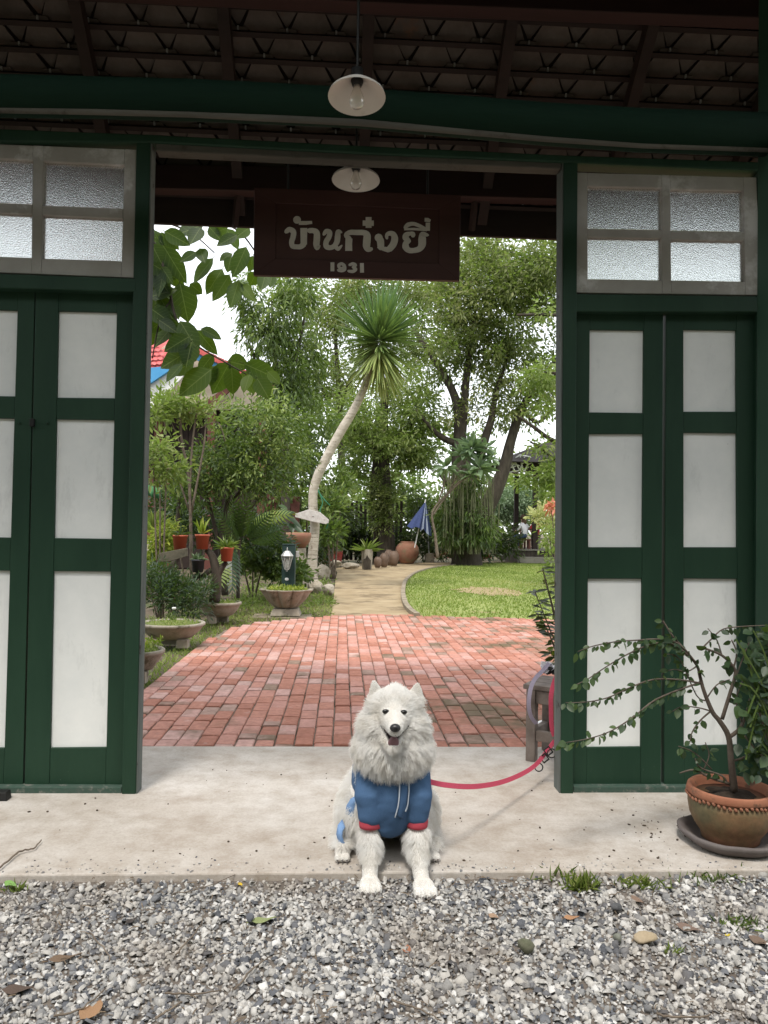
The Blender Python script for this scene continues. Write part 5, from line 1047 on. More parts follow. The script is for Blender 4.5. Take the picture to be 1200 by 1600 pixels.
# ------------------------------------------------------------------ jars, stump planter
def jar(px, pyt, pyb, rx, m, label, group, squash=1.0):
    c = G(px, pyb); Y = c[1]; R = rx*S(Y); h = W(px, pyt, Y)[2]
    o = empty('clay_jar', (c[0], Y, 0), label, 'jar', group)
    MB().lathe([(R*.55, 0), (R*.8, h*.2), (R*.99, h*.5), (R*.95, h*.72), (R*.7, h*.9), (R*.52, h*.95), (R*.56, h), (R*.46, h), (R*.42, h*.93), (0, h*.7)], 26, c=(c[0], Y, 0)).build('body', m, o, smooth=True)
JG = 'clay jars standing beside the path'
jar(636, 846, 880, 19, M['terracotta'], 'large round terracotta water jar behind the small brown jars', JG)
jar(615, 861, 884, 8.5, M['jar'], 'brown clay jar touching the large terracotta jar', JG)
jar(607, 859, 883, 7.5, M['jar'], 'brown clay jar standing slightly behind two other small jars', JG)
jar(600, 864, 886, 7.5, M['jar'], 'brown clay jar second from the left end of the row', JG)
jar(590, 870, 887, 6.5, M['jar'], 'smallest brown clay jar at the left end of the row', JG)
c = G(573, 889); o = empty('stump_planter', (c[0], c[1], 0), 'broken pale concrete planter with a dark split front left of the jars', 'planter'); Rq = 9.5*S(c[1]); hq = W(573, 858, c[1])[2]
MB().lathe([(Rq*.8, 0), (Rq*.95, hq*.6), (Rq, hq), (Rq*.85, hq), (Rq*.8, hq*.85), (0, hq*.85)], 9, c=(c[0], c[1], 0)).build('body', M['old_conc'], o)
mb = MB(); wv = [(-.6, 0), (.6, 0), (.62, hq*.45), (.2, hq*.6), (0, hq*.72), (-.25, hq*.55), (-.6, hq*.5)]
mb.add([(c[0]+a_*Rq, c[1]-Rq*1.0-.01, b_) for a_, b_ in wv]+[(c[0]+a_*Rq*.8, c[1]-Rq*.6, b_) for a_, b_ in wv], [tuple(range(7))]+[(i, i+7, (i+1) % 7+7, (i+1) % 7) for i in range(7)]); mb.build('split_bark', M['bark'], o)
me = rosette('leaves', 22, .5, .06, 61, .3, 1.2, 'leaf_light', .6); q = bpy.data.objects.new('leaves', me); link(q, o); q.location = (0, 0, hq*.85)
# ------------------------------------------------------------------ folded blue parasol and its concrete foot
PY = 26.3; ax0, ax1 = W(665, 783, PY), W(650, 846, PY-.15)
pa = empty('parasol', W(648, 850, PY), 'half folded blue garden parasol with grey stripes leaning beside the jars', 'parasol')
mb = MB(); mg = MB(); ring = [(636, 822, -.35), (643, 826, -.5), (650, 823, -.42), (655, 825, -.5), (658, 829, -.34), (662, 826, -.45), (666, 833, -.3), (670, 836, -.38), (674.5, 838, -.2), (675, 828, 0), (672, 818, .25), (662, 812, .4), (650, 812, .4), (641, 816, .15)]
ap = W(665, 783, PY); rp_ = [W(a_, b_, PY+d_) for a_, b_, d_ in ring]; n = len(rp_)
mid = [ap+(p-ap)*.5+np.array([0, .02*((i % 2)*2-1), 0]) for i, p in enumerate(rp_)]
for i in range(n):
    j = (i+1) % n; (mg if i in (4, 6) else mb).add([ap, mid[i], mid[j], rp_[i], rp_[j]], [(0, 1, 2), (1, 3, 4, 2)])
for q, nm, mt in ((mb, 'canopy', 'parasol'), (mg, 'canopy_stripe', 'parasol_grey')):
    o = q.build(nm, M[mt], pa); s_m = o.modifiers.new('thick', 'SOLIDIFY'); s_m.thickness = .006
MB().tube([ap+np.array([0, 0, .06]), ax1+(ax1-ax0)*.15], .018, 8).build('pole', M['white_paint'], pa)
c = G(671.5, 878); pf = empty('umbrella_stand', (c[0], c[1], 0), 'square concrete block with upright metal tube for the parasol', 'umbrella stand')
MB().box((c[0], c[1]+.17, .16), (.36, .34, .33), taper=.86).build('block', M['old_conc'], pf, bevel=.02); w_ = W(669, 836, c[1]+.17)
MB().tube([(c[0]-.02, c[1]+.17, .33), (w_[0], c[1]+.17, w_[2])], .025, 8).build('tube', M['lantern_metal'], pf)
# ------------------------------------------------------------------ pavilion with table, seats and people
GY = 29.5
zp = W(830, 858, GY)[2]; pv = empty('pavilion', (*W(880, 860, GY)[:2], 0), 'dark timber garden pavilion with white fretwork brackets on a raised deck', 'pavilion')
xa = W(808, 860, GY)[0]; xb = xa+6.5
for k in range(8): MB().bb(xa, xb, GY+.5*k, GY+.5*k+.48, zp-.06, zp).build('deck_plank', M['grey_wood'], pv)
MB().bb(xa+.05, xb, GY+.06, GY+3.9, 0, zp-.062).build('plinth', M['bark'], pv); MB().bb(xa, xb, GY-.45, GY-.02, 0, zp*.45).build('step', M['grey_wood'], pv, bevel=.01)
zr1 = W(840, 738, GY)[2]; zr2 = W(840, 700, GY)[2]
for px, yy in ((836, GY+.3), (836, GY+3.6)):
    w_ = W(px, 800, GY+.3); MB().bb(w_[0]-.09, w_[0]+.09, yy-.09, yy+.09, zp, zr1+.1).build('post', M['dark_wood'], pv)
for xx in (xb-.5,):
    for yy in (GY+.3, GY+3.6): MB().bb(xx-.09, xx+.09, yy-.09, yy+.09, zp, zr1+.1).build('post', M['dark_wood'], pv)
w_ = W(800, 740, GY); x0_ = W(783, 742, GY)[0]
MB().slab([(x0_, zr1), (xb+.8, zr1), (xb+.8, zr1+.35), (x0_, zr1+.35)], GY+.15, GY+.3).build('beam', M['dark_wood'], pv)
rid = W(900, 690, GY+2)[2]
MB().add([(x0_-.3, GY-.5, zr1+.36), (xb+1, GY-.5, zr1+.36), (xb+1, GY+4.5, zr1+.36), (x0_-.3, GY+4.5, zr1+.36), (x0_+2.4, GY+2, rid), (xb-1.6, GY+2, rid)], [(3, 2, 1, 0), (0, 1, 5, 4), (1, 2, 5), (2, 3, 4, 5), (3, 0, 4)]).build('roof', M['dark_wood'], pv)
mb = MB(); P0 = (786, 740); 
for (a_, b_) in [((786, 740), (812, 735)), ((786, 740), (797, 722)), ((797, 722), (812, 711)), ((812, 711), (829, 714)), ((829, 714), (820, 735)), ((812, 735), (820, 736)), ((797, 722), (805, 737)), ((803, 718), (812, 735)), ((812, 711), (817, 735)), ((820, 712), (812, 735)), ((797, 722), (812, 728)), ((790, 733), (806, 728)), ((806, 716), (822, 722)), ((800, 728), (808, 718)), ((829, 714), (814, 726))]:
    mb.tube([W(*a_, GY-.05), W(*b_, GY-.05)], .028, 4)
mb.build('fretwork', M['white_paint'], pv)
mb = MB(); q = [(820, 736), (823, 727), (832, 722), (842, 722), (850, 728), (853, 738)]; mb.tube([W(*p_, GY-.05) for p_ in q], .02, 4); mb.build('arch_edge', M['white_paint'], pv)
def tbl(name, px, pyt, pyb, wpx, Y, label, cat, m, depth=.4, group=None, legs=2):
    z0 = zp; zt_ = W(px, pyt, Y)[2]; w0_ = wpx*S(Y); c = W(px, pyb, Y); o = empty(name, (c[0], Y, zp), label, cat, group)
    MB().bb(c[0]-w0_/2, c[0]+w0_/2, Y-depth/2, Y+depth/2, zt_-.06, zt_).build('top', m, o, bevel=.008)
    for sx in (-1, 1):
        for sy in (-1, 1): MB().bb(c[0]+sx*(w0_/2-.06)-.035, c[0]+sx*(w0_/2-.06)+.035, Y+sy*(depth/2-.06)-.035, Y+sy*(depth/2-.06)+.035, zp, zt_-.06).build('leg', m, o)
    return o
tbl('stool', 820, 842, 858, 17, GY+.35, 'red-brown wooden stool under the woman in white', 'stool', M['rail_wood'])
tbl('bench', 853, 841, 858, 30, GY+.5, 'pale-topped dark bench at the right of the pavilion deck', 'bench', M['grey_wood'])
tbl('table', 826, 826, 858, 24, GY+1.15, 'dark wooden table between the two seated people', 'table', M['rail_wood'], .8)
tbl('stool', 836, 842, 858, 12, GY+1.9, 'wooden stool on the far side of the pavilion table', 'stool', M['rail_wood'])
def skin_body(verts, edges, radii, root=0, lvl=2):
    me = bpy.data.meshes.new('body'); me.from_pydata([tuple(map(float, v_)) for v_ in verts], edges, []); me.update(); o = bpy.data.objects.new('tmp', me); COL.objects.link(o)
    s = o.modifiers.new('skin', 'SKIN'); s.use_smooth_shade = True; s.branch_smoothing = .6
    for i, r_ in enumerate(radii): me.skin_vertices[0].data[i].radius = (r_, r_) if not hasattr(r_, '__len__') else r_
    for i in range(len(radii)): me.skin_vertices[0].data[i].use_root = (i == root)
    sb = o.modifiers.new('sub', 'SUBSURF'); sb.levels = lvl; sb.render_levels = lvl
    dg = bpy.context.evaluated_depsgraph_get(); res = bpy.data.meshes.new_from_object(o.evaluated_get(dg)); bpy.data.objects.remove(o); return res
M['skin'] = surf('skin', (.45, .27, .19), (.50, .31, .23), 6, .6, 0); M['tee_white'] = fabric('white_cloth', (.66, .64, .68), (.74, .72, .76), 60); M['jeans'] = fabric('denim', (.045, .075, .14), (.07, .11, .19), 60); M['hair'] = surf('brown_hair', (.06, .035, .02), (.11, .065, .035), 30, .6, 0); M['dark_cloth'] = fabric('dark_cloth', (.02, .02, .025), (.03, .03, .035), 60); M['red_cloth'] = fabric('red_cloth', (.35, .03, .04), (.42, .05, .05), 60)
def seated(px, Y, face, zs, top, low, label, k=1.0):
    """a figure seated at (px,Y) on a seat of height zs, facing the unit direction face; body one continuous skin"""
    f = np.array([face[0], face[1], 0.0]); s_ = np.array([f[1], -f[0], 0.0]); b = np.array([W(px, 842, Y)[0], Y, zs]); u = np.array([0, 0, 1.0])
    J = dict(pel=b+u*.12, waist=b+u*.30, chest=b+u*.50+f*.05, neck=b+u*.66+f*.09, head=b+u*.80+f*.13, crn=b+u*.90+f*.12)
    vs = [J['pel'], J['waist'], J['chest'], J['neck'], J['head'], J['crn']]; ed = [(0, 1), (1, 2), (2, 3), (3, 4), (4, 5)]; rad = [(.17, .13), (.14, .11), (.16, .12), .055, .098, .08]
    for sg_ in (-1, 1):
        i = len(vs); vs += [b+s_*.19*sg_+u*.56+f*.04, b+s_*.25*sg_+u*.36+f*.14, b+s_*.18*sg_+u*.26+f*.38, b+s_*.16*sg_+u*.27+f*.47]; rad += [.065, .048, .036, .035]; ed += [(2, i), (i, i+1), (i+1, i+2), (i+2, i+3)]
        i = len(vs); vs += [b+s_*.10*sg_+u*.10+f*.05, b+s_*.13*sg_+u*.09+f*.42, b+s_*.13*sg_-u*(zs-zp-.10)+f*.40, b+s_*.13*sg_-u*(zs-zp-.045)+f*.54]; rad += [.095, .075, .05, .04]; ed += [(0, i), (i, i+1), (i+1, i+2), (i+2, i+3)]
    me = skin_body(vs, ed, rad); o = empty('person', (b[0], b[1], zp), label, 'person')
    me.materials.append(M['skin']); me.materials.append(M[top]); me.materials.append(M[low])
    for p in me.polygons:
        c = np.array(p.center)-b; dz = c[2]; fw = c@f; sd = abs(c@s_)
        p.material_index = 2 if (dz < .17 and not (sd > .2 and dz > .2) and dz > -(zs-zp)+.10) else (1 if dz < .63 and dz >= .17 and not (fw > .16 and sd > .1) else 0)
        p.use_smooth = True
    nobj('body', me, o)
    mb = MB(); hc = J['head']; mb.ell(hc+u*.05-f*.025, (.115, .115, .12), 12, 8); mb.ell(hc-u*.10-f*.09, (.10, .06, .17), 10, 8); mb.build('hair', M['hair'], o, smooth=True)
    hd = J['head']; mb = MB()
    for sg_ in (-1, 1): mb.ell(hd+f*.095+s_*sg_*.035+u*.005, (.011, .011, .009), 6, 4)
    mb.build('eyes', M['black'], o); MB().ell(hd+f*.11-u*.025, (.014, .016, .018), 6, 5).build('nose', M['skin'], o, smooth=True)
    return o
zst = W(820, 842, GY+.35)[2]
seated(820, GY+.35, (-.55, .83), zst, 'tee_white', 'jeans', 'person in white top and blue jeans seated on a stool, seen from behind')
seated(838, GY+1.9, (-.3, -.95), zst, 'red_cloth', 'dark_cloth', 'person in red and dark clothes seated across the pavilion table')
# ------------------------------------------------------------------ lawn grass, ground litter
def blades(name, poly, n, L, m, seed, wd=.010, zbase=-.012, lean=.5):
    g = np.random.default_rng(seed); P_ = np.array(poly); lo, hi = P_.min(0), P_.max(0); xy = np.zeros((0, 2))
    while len(xy) < n:
        c = lo+(hi-lo)*g.random((n*2, 2)); c = c[np.abs(c[:, 0])/c[:, 1] < .62]
        ins = np.zeros(len(c), bool); j = len(P_)-1
        for i in range(len(P_)):
            yi, yj, xi, xj = P_[i, 1], P_[j, 1], P_[i, 0], P_[j, 0]; cond = ((yi > c[:, 1]) != (yj > c[:, 1])) & (c[:, 0] < (xj-xi)*(c[:, 1]-yi)/(yj-yi+1e-12)+xi); ins ^= cond; j = i
        xy = np.concatenate([xy, c[ins]])
    xy = xy[:n]; A = unit(g.normal(0, lean, (n, 3))*[1, 1, .2]+[0, 0, 1]); Ls = L*g.uniform(.5, 1.3, n); s_ = unit(np.cross(A, g.normal(size=(n, 3))))
    b = np.stack([xy[:, 0], xy[:, 1], np.full(n, zbase)], 1); wd_ = wd*g.uniform(.7, 1.3, (n, 1)); v = np.stack([b-s_*wd_, b+s_*wd_, b+A*Ls[:, None]], 1)
    patch = .5+.28*np.sin(xy[:, 0]*.9+1.3)*np.cos(xy[:, 1]*.55)+.15*np.sin(xy[:, 0]*2.3+xy[:, 1]*1.7)
    tt = np.repeat(np.clip(patch+g.normal(0, .2, n), 0, 1), 3)
    if name == 'lawn_grass':
        dc = G(765, 923); e_ = ((xy[:, 0]-dc[0])/.6)**2+((xy[:, 1]-dc[1])/1.1)**2+.35*np.sin(xy[:, 0]*5)*np.cos(xy[:, 1]*3.1); bare_ = (e_ < 1)&(g.random(n) < .72); v[bare_] = v[bare_][:, :1]+(v[bare_]-v[bare_][:, :1])*.25
    o = nobj(name, npmesh(name, v.reshape(-1, 3), None, np.arange(3*n).reshape(-1, 3), tint=tt), None, m); o['kind'] = 'stuff'; return o
bare = [(W(x, y, 10)[0], 0) for x, y in ()]
lp_ = [tuple(q[:2]) for q in lawn_poly]
blades('lawn_grass', lp_, 70000, .045, M['grass'], 401, .011)
gb = [gp(225, 1060, 0), gp(226, 1075), gp(300, 1016), gp(352, 981), gp(400, 971), gp(450, 965), gp(520, 960), gp(522, 925), gp(500, 905), gp(430, 915), gp(380, 925), gp(340, 950), gp(280, 1000)]
blades('grass', gb, 9000, .06, M['grass'], 402, .006, -.032, .7)
gb2 = [gp(-50, 1120), gp(224, 1075), gp(300, 1015), gp(240, 960), gp(0, 960)]
blades('grass', gb2, 2500, .06, M['grass'], 403, .007, -.032, .7)
gcv = []
for (x, y, rx_, ry_, n_) in ((400, 925, 40, 12, 420), (440, 940, 40, 8, 320), (500, 945, 20, 10, 260), (380, 945, 30, 10, 260), (350, 915, 30, 14, 300), (470, 915, 30, 12, 320), (300, 965, 30, 8, 150), (420, 905, 30, 12, 300), (505, 915, 16, 8, 140)):
    q = G(x, y, -.03); gcv.append((x, y-3, q[1], rx_, 5, .7, n_, .55))
P_, A_a, L_, W_, T_ = blob_leaves(gcv, .075, .03, 405, clump=.13, per=14, droop=-.2)
o = nobj('ground_cover', leaf_mesh('ground_cover', P_, A_a, L_, W_, T_, seed=406), None, M['leaf_light']); o['kind'] = 'stuff'
g = np.random.default_rng(409); n = 1500; xy = np.array([gp(g.uniform(300, 520), g.uniform(905, 985), -.03) for _ in range(n)]); o = nobj('leaf_litter', leaf_mesh('leaf_litter', np.stack([xy[:, 0], xy[:, 1], np.full(n, -.018)], 1), g.normal(0, 1, (n, 3))*[1, 1, .12], .05*g.uniform(.4, 1.2, n), .02, g.random(n), seed=410), None, leafmat('litter_leaf', [(0, (.10, .065, .04)), (1, (.30, .23, .14))], .8, .1)); o['kind'] = 'stuff'
# ground rises level with the paving left of it
dc = G(765, 923); setting('dirt_patch', sheet([(dc[0]+.62*(1+.22*math.sin(3*k)+.1*math.sin(7*k))*cos(k*pi/12), dc[1]+1.1*(1+.2*math.sin(2*k))*sin(k*pi/12)) for k in range(24)], -.007), surf('bare_dirt', (.24, .19, .09), (.34, .26, .15), 6, .95, .3))
setting('bed_soil', sheet([gp(-300, 1168), gp(88, 1168), gp(198, 1100), gp(224, 1076), gp(298, 1017), gp(350, 982), gp(399, 972), gp(449, 966), gp(518, 961.5), gp(521, 925), gp(523, 905), gp(526, 893), gp(521, 887.5), (-1, 27.5), (-30, 32), (-30, 4.2)], -.03), M['soil'])
# ================================================================== the dog
from mathutils.kdtree import KDTree
DX = W(614, 1150, 2.65)[0]
def X_(px, Y): return W(px, 1200, Y)[0]
dog = empty('dog', (DX, 2.66, 0), 'fluffy white dog in a blue jacket with red cuffs sitting at the slab edge', 'dog')
def fuse(parts, voxel, smooth):
    mb = MB()
    for p in parts:
        if p[0] == 'e': mb.ell(p[1], p[2], 20, 14, p[3] if len(p) > 3 else None)
        else: mb.tube(p[1], p[2], 16, flat=p[3] if len(p) > 3 else 1.0); [mb.ell(q, (r, r, r), 12, 8) for q, r in zip((p[1][0], p[1][-1]), (p[2][0], p[2][-1])) if len(p) < 4]
    me = mb.mesh('tmp'); o = bpy.data.objects.new('tmp', me); COL.objects.link(o)
    r = o.modifiers.new('r', 'REMESH'); r.mode = 'VOXEL'; r.voxel_size = voxel
    s = o.modifiers.new('s', 'SMOOTH'); s.factor = .5; s.iterations = smooth
    dg = bpy.context.evaluated_depsgraph_get(); res = bpy.data.meshes.new_from_object(o.evaluated_get(dg)); bpy.data.objects.remove(o)
    res.polygons.foreach_set('use_smooth', np.ones(len(res.polygons), dtype=bool)); return res
xl, xr_ = X_(582, 2.62), X_(652, 2.62)
hd = W(616, 1107, 2.655)
legL = [(X_(586, 2.68), 2.68, .29), (X_(581, 2.68), 2.685, .18), (X_(581, 2.62), 2.615, .06), (X_(581, 2.56), 2.575, -.002)]
legR = [(X_(646, 2.68), 2.68, .29), (X_(651, 2.68), 2.685, .18), (X_(655, 2.60), 2.605, .06), (X_(662, 2.55), 2.55, -.002)]
parts = [('e', (DX, 2.71, .27), (.112, .115, .14)), ('e', (DX, 2.85, .22), (.122, .15, .15)), ('e', (DX-.005, 2.98, .135), (.15, .13, .128)),
    ('e', (DX-.118, 2.87, .105), (.055, .13, .098)), ('e', (DX+.115, 2.87, .105), (.055, .13, .098)),
    ('t', [(DX-.15, 2.88, .035), (DX-.165, 2.72, .026)], [.032, .027]), ('t', [(DX+.14, 2.88, .035), (DX+.148, 2.73, .026)], [.032, .027]),
    ('t', [(DX, 2.72, .33), (DX+.002, 2.68, .43), (hd[0], 2.665, hd[2]-.02)], [.112, .112, .082]), ('e', (DX+.002, 2.665, .405), (.125, .112, .098)), ('e', (DX+.002, 2.66, .475), (.118, .10, .085)),
    ('e', (hd[0], 2.655, hd[2]), (.086, .088, .073)), ('e', (hd[0]-.05, 2.615, hd[2]-.045), (.043, .045, .042)), ('e', (hd[0]+.05, 2.615, hd[2]-.045), (.043, .045, .042)),
    ('t', [W(616, 1119, 2.60), W(616.5, 1128, 2.545), W(617.5, 1138, 2.494)], [.054, .037, .024]),
    ('t', legL, [.055, .044, .028, .024]), ('t', legR, [.055, .044, .028, .024]),
    ('e', (legL[3][0], 2.545, -.008), (.033, .042, .022)), ('e', (legR[3][0]+.003, 2.520, -.008), (.035, .050, .024))]
jaw = [(596, 1139, 2.580), (601, 1151, 2.552), (607, 1163, 2.525), (614.5, 1168.5, 2.512), (622, 1163, 2.525), (628.5, 1151, 2.552), (635, 1139, 2.580)]
parts.append(('t', [W(*q) for q in jaw], [.013, .010, .009, .010, .009, .010, .013]))
for s1, tip in ((-1, W(583.5, 1063, 2.668)), (1, W(652.5, 1067, 2.668))):
    b0 = W(590 if s1 < 0 else 648, 1096, 2.67); parts.append(('t', [b0, b0*.45+tip*.55, tip], [.031, .020, .005], .55))
for (cx, cyy, spr) in ((legL[3][0], 2.508, .0225), (legR[3][0]+.004, 2.480, .0235)):
    for k in (-1.5, -.5, .5, 1.5): parts.append(('e', (cx+k*spr*.82, cyy+abs(k)*.009-.012, -.008), (.0082, .024, .0165)))
for cx in (DX-.166, DX+.149):
    for k in (-1, 0, 1): parts.append(('e', (cx+k*.016, 2.692, .016), (.010, .018, .012)))
m, n_, l_, p = newmat('dog_skin'); p.inputs['Base Color'].default_value = (.58, .555, .52, 1); p.inputs['Roughness'].default_value = .9; p.inputs['Specular IOR Level'].default_value = .05; M['dog_skin'] = m
body_me = fuse(parts, .0044, 3); body = nobj('body', body_me, dog, M['dog_skin'])
bvh = BVHTree.FromPolygons([v.co[:] for v in body_me.vertices], [p.vertices[:] for p in body_me.polygons])
def face_hit(px, py, off=0.0):
    d = V([float(q) for q in ray(px, py)]).normalized(); h = bvh.ray_cast(V([float(q) for q in CAM]), d); return (h[0]-d*off) if h[0] else V([float(q) for q in W(px, py, 2.6)])
m, n_, l_, p = newmat('wet_black'); p.inputs['Base Color'].default_value = (.008, .007, .007, 1); p.inputs['Roughness'].default_value = .12; M['wet_black'] = m
m, n_, l_, p = newmat('nose_leather'); p.inputs['Base Color'].default_value = (.012, .011, .012, 1); p.inputs['Roughness'].default_value = .38; M['nose'] = m
EYES = [face_hit(603, 1112, .0045), face_hit(630.5, 1113, .0045)]
for e, tl in zip(EYES, (.12, -.12)):
    o = MB().ell(e, (.0125, .0075, .0082), 16, 10, Matrix.Rotation(tl, 3, 'Y')).build('eye', M['wet_black'], dog, smooth=True)
nz = face_hit(617.5, 1137.5, .002); NOSE = np.array(nz)
mbn = MB().ell(nz, (.0175, .013, .0135), 18, 12); o = mbn.build('nose', M['nose'], dog, smooth=True)
MB().ell(nz+V((-.007, -.0115, -.002)), (.0035, .003, .003), 8, 6).ell(nz+V((.007, -.0115, -.002)), (.0035, .003, .003), 8, 6).build('nostrils', M['wet_black'], o)
mo = W(615, 1153, 2.552)
M['mouth'] = surf('mouth_inside', (.035, .016, .018), (.05, .022, .025), 20, .4, 0); M['tongue'] = surf('tongue', (.15, .075, .085), (.22, .12, .13), 30, .35, .1)
mb = MB(); top = [W(px, py, 2.532) for px, py in ((599, 1141), (604, 1145.5), (611, 1148), (617, 1148.5), (623, 1148), (629, 1145), (633, 1141))]; bot = [W(a_, b_-1.0, c_-.004) for a_, b_, c_ in jaw]
mid = [(t_+b_)/2+np.array([0, .020, 0]) for t_, b_ in zip(top, bot)]
top = [t_+np.array([0, .014, .004]) for t_ in top]
mb.add(top+mid+bot, [(i, i+7, i+8, i+1) for i in range(6)]+[(i+7, i+14, i+15, i+8) for i in range(6)]); mouth = mb.build('mouth', M['mouth'], dog, smooth=True)
tb = W(614.8, 1160.5, 2.518); MB().ell(tb, (.0185, .011, .0225), 16, 10, Matrix.Rotation(.35, 3, 'X')).build('tongue', M['tongue'], mouth, smooth=True)
mb = MB()
for a_ in ([(594.5, 1133), (598, 1139), (603, 1145.5), (610, 1148.5), (617, 1149)], [(617, 1149), (624, 1148.5), (630, 1145), (635, 1139), (638.5, 1134)]):
    mb.tube([face_hit(x, y, .0015) if i not in (0,) else face_hit(x, y, .0015) for i, (x, y) in enumerate(a_)], .0026, 6)
mb.build('lips', M['wet_black'], dog, smooth=True)
mb = MB()
for (cx, cyy, spr) in ((legL[3][0], 2.508, .021), (legR[3][0]+.004, 2.480, .022)):
    for k in (-1.5, -.5, .5, 1.5): q = (cx+k*spr*.86, cyy-.034+abs(k)*.009, -.008); mb.tube([q, (q[0], q[1]-.012, q[2]-.009)], [.004, .0012], 6)
for cx in (DX-.166, DX+.149):
    for k in (-1, 0, 1): q = (cx+k*.016, 2.676, .014); mb.tube([q, (q[0], q[1]-.010, q[2]-.008)], [.0035, .001], 6)
mb.build('claws', surf('horn_claw', (.07, .06, .055), (.12, .10, .09), 20, .4, 0), dog)
# jacket: body piece, sleeves, front flap; red rib cuffs; pale piping and placket
jp = [('e', (DX, 2.715, .245), (.098, .134, .150)), ('e', (DX, 2.86, .245), (.137, .15, .150)), ('e', (X_(611, 2.64), 2.668, .170), (.075, .062, .075)), ('e', (X_(611, 2.64), 2.662, .137), (.040, .045, .036)),
    ('t', [(X_(584, 2.66), 2.68, .305), (X_(578, 2.64), 2.640, .240), (X_(580.5, 2.63), 2.640, .186)], [.060, .052, .045]), ('t', [(X_(648, 2.66), 2.68, .305), (X_(653.5, 2.64), 2.640, .240), (X_(653.5, 2.63), 2.640, .186)], [.058, .052, .043])]
jme = fuse(jp, .0065, 4); jk = nobj('jacket', jme, dog, M['jacket']); rough(jk, .010, .05)
jb = BVHTree.FromPolygons([v.co[:] for v in jme.vertices], [p.vertices[:] for p in jme.polygons])
def jhit(px, py, off=.004):
    d = V([float(q) for q in ray(px, py)]).normalized(); h = jb.ray_cast(V([float(q) for q in CAM]), d); return (h[0]-d*off) if h[0] else V([float(q) for q in W(px, py, 2.6)])
def strip(name, pts, w, m, parent, hit, off):
    P = cr(pts, 5); mb = MB(); vs = []
    for i, p_ in enumerate(P):
        t_ = np.array(P[min(i+1, len(P)-1)])-np.array(P[max(i-1, 0)]); t_ = t_/np.linalg.norm(t_); nn = np.array([-t_[1], t_[0]])*w/2
        vs += [hit(p_[0]+nn[0], p_[1]+nn[1], off), hit(p_[0]-nn[0], p_[1]-nn[1], off)]
    mb.add(vs, [(2*i, 2*i+1, 2*i+3, 2*i+2) for i in range(len(P)-1)]); o = mb.build(name, m, parent, smooth=True); s_ = o.modifiers.new('thick', 'SOLIDIFY'); s_.thickness = .003; return o
strip('placket', [(631, 1208), (631, 1235), (629, 1258), (623, 1277)], 13, M['jacket'], jk, jhit, .0062)
strip('piping', [(624, 1208), (624, 1235), (622, 1258), (617, 1277)], 1.5, M['piping'], jk, jhit, .0095)
strip('piping', [(638, 1208), (638.5, 1235), (637, 1256), (633, 1268)], 1.5, M['piping'], jk, jhit, .0095)
for px, rr0 in ((580.5, .040), (653.5, .038)):
    c = V((X_(px, 2.63), 2.642, .152)); mb = MB()
    mb.lathe([(rr0*.8, -.012), (rr0*.96, -.010), (rr0, .0), (rr0*1.0, .012), (rr0*.94, .026), (rr0*.7, .03)], 30, c=c, wob=lambda a, j: 1+.03*math.sin(3*a+px)); mb.build('cuff', M['cuff'], jk, smooth=True)
def wst(name, pts, w, m, parent): 
    mb = MB(); P = [W(*q) for q in pts]; vs = []
    for i, p_ in enumerate(P):
        t_ = P[min(i+1, len(P)-1)]-P[max(i-1, 0)]; t_ = t_/np.linalg.norm(t_); s_ = np.cross(t_, [0.2, -1, .1]); s_ = s_/np.linalg.norm(s_)*w/2; vs += [p_-s_, p_+s_+np.array([0, .03, 0])]
    mb.add(vs, [(2*i, 2*i+1, 2*i+3, 2*i+2) for i in range(len(P)-1)]); o = mb.build(name, m, parent, smooth=True); s_ = o.modifiers.new('thick', 'SOLIDIFY'); s_.thickness = .006; return o
wst('hind_strap', [(562, 1250, 2.70), (553, 1255, 2.735), (547, 1264, 2.745), (545, 1277, 2.745)], .026, M['jacket_light'], jk)
wst('hind_strap', [(537, 1288, 2.735), (531, 1296, 2.715), (529, 1308, 2.71), (532, 1319, 2.715), (538, 1327, 2.725)], .018, M['jacket_light'], jk)
# ---- fur: combed strands
def in_jacket(p):
    h = jb.find_nearest(p); 
    return h[0] is not None and (V(p)-h[0]).dot(h[1]) < .010 and p[2] < .33
me = body_me; nvv = len(me.vertices); co = np.empty(nvv*3, np.float32); me.vertices.foreach_get('co', co); co = co.reshape(-1, 3)
me.calc_loop_triangles(); tri = np.empty(len(me.loop_triangles)*3, np.int32); me.loop_triangles.foreach_get('vertices', tri); tri = tri.reshape(-1, 3)
a, b, c = co[tri[:, 0]], co[tri[:, 1]], co[tri[:, 2]]; cn = np.cross(b-a, c-a); ar = np.linalg.norm(cn, axis=1)/2; tn = cn/np.maximum(1e-12, 2*ar[:, None])
HC = np.array([hd[0], 2.655, hd[2]]); EY = [np.array(e) for e in EYES]
earT = [W(583, 1061, 2.668), W(653, 1065, 2.668)]
cen = (a+b+c)/3
def smooth01(x, lo, hi): t_ = np.clip((x-lo)/(hi-lo), 0, 1); return t_*t_*(3-2*t_)
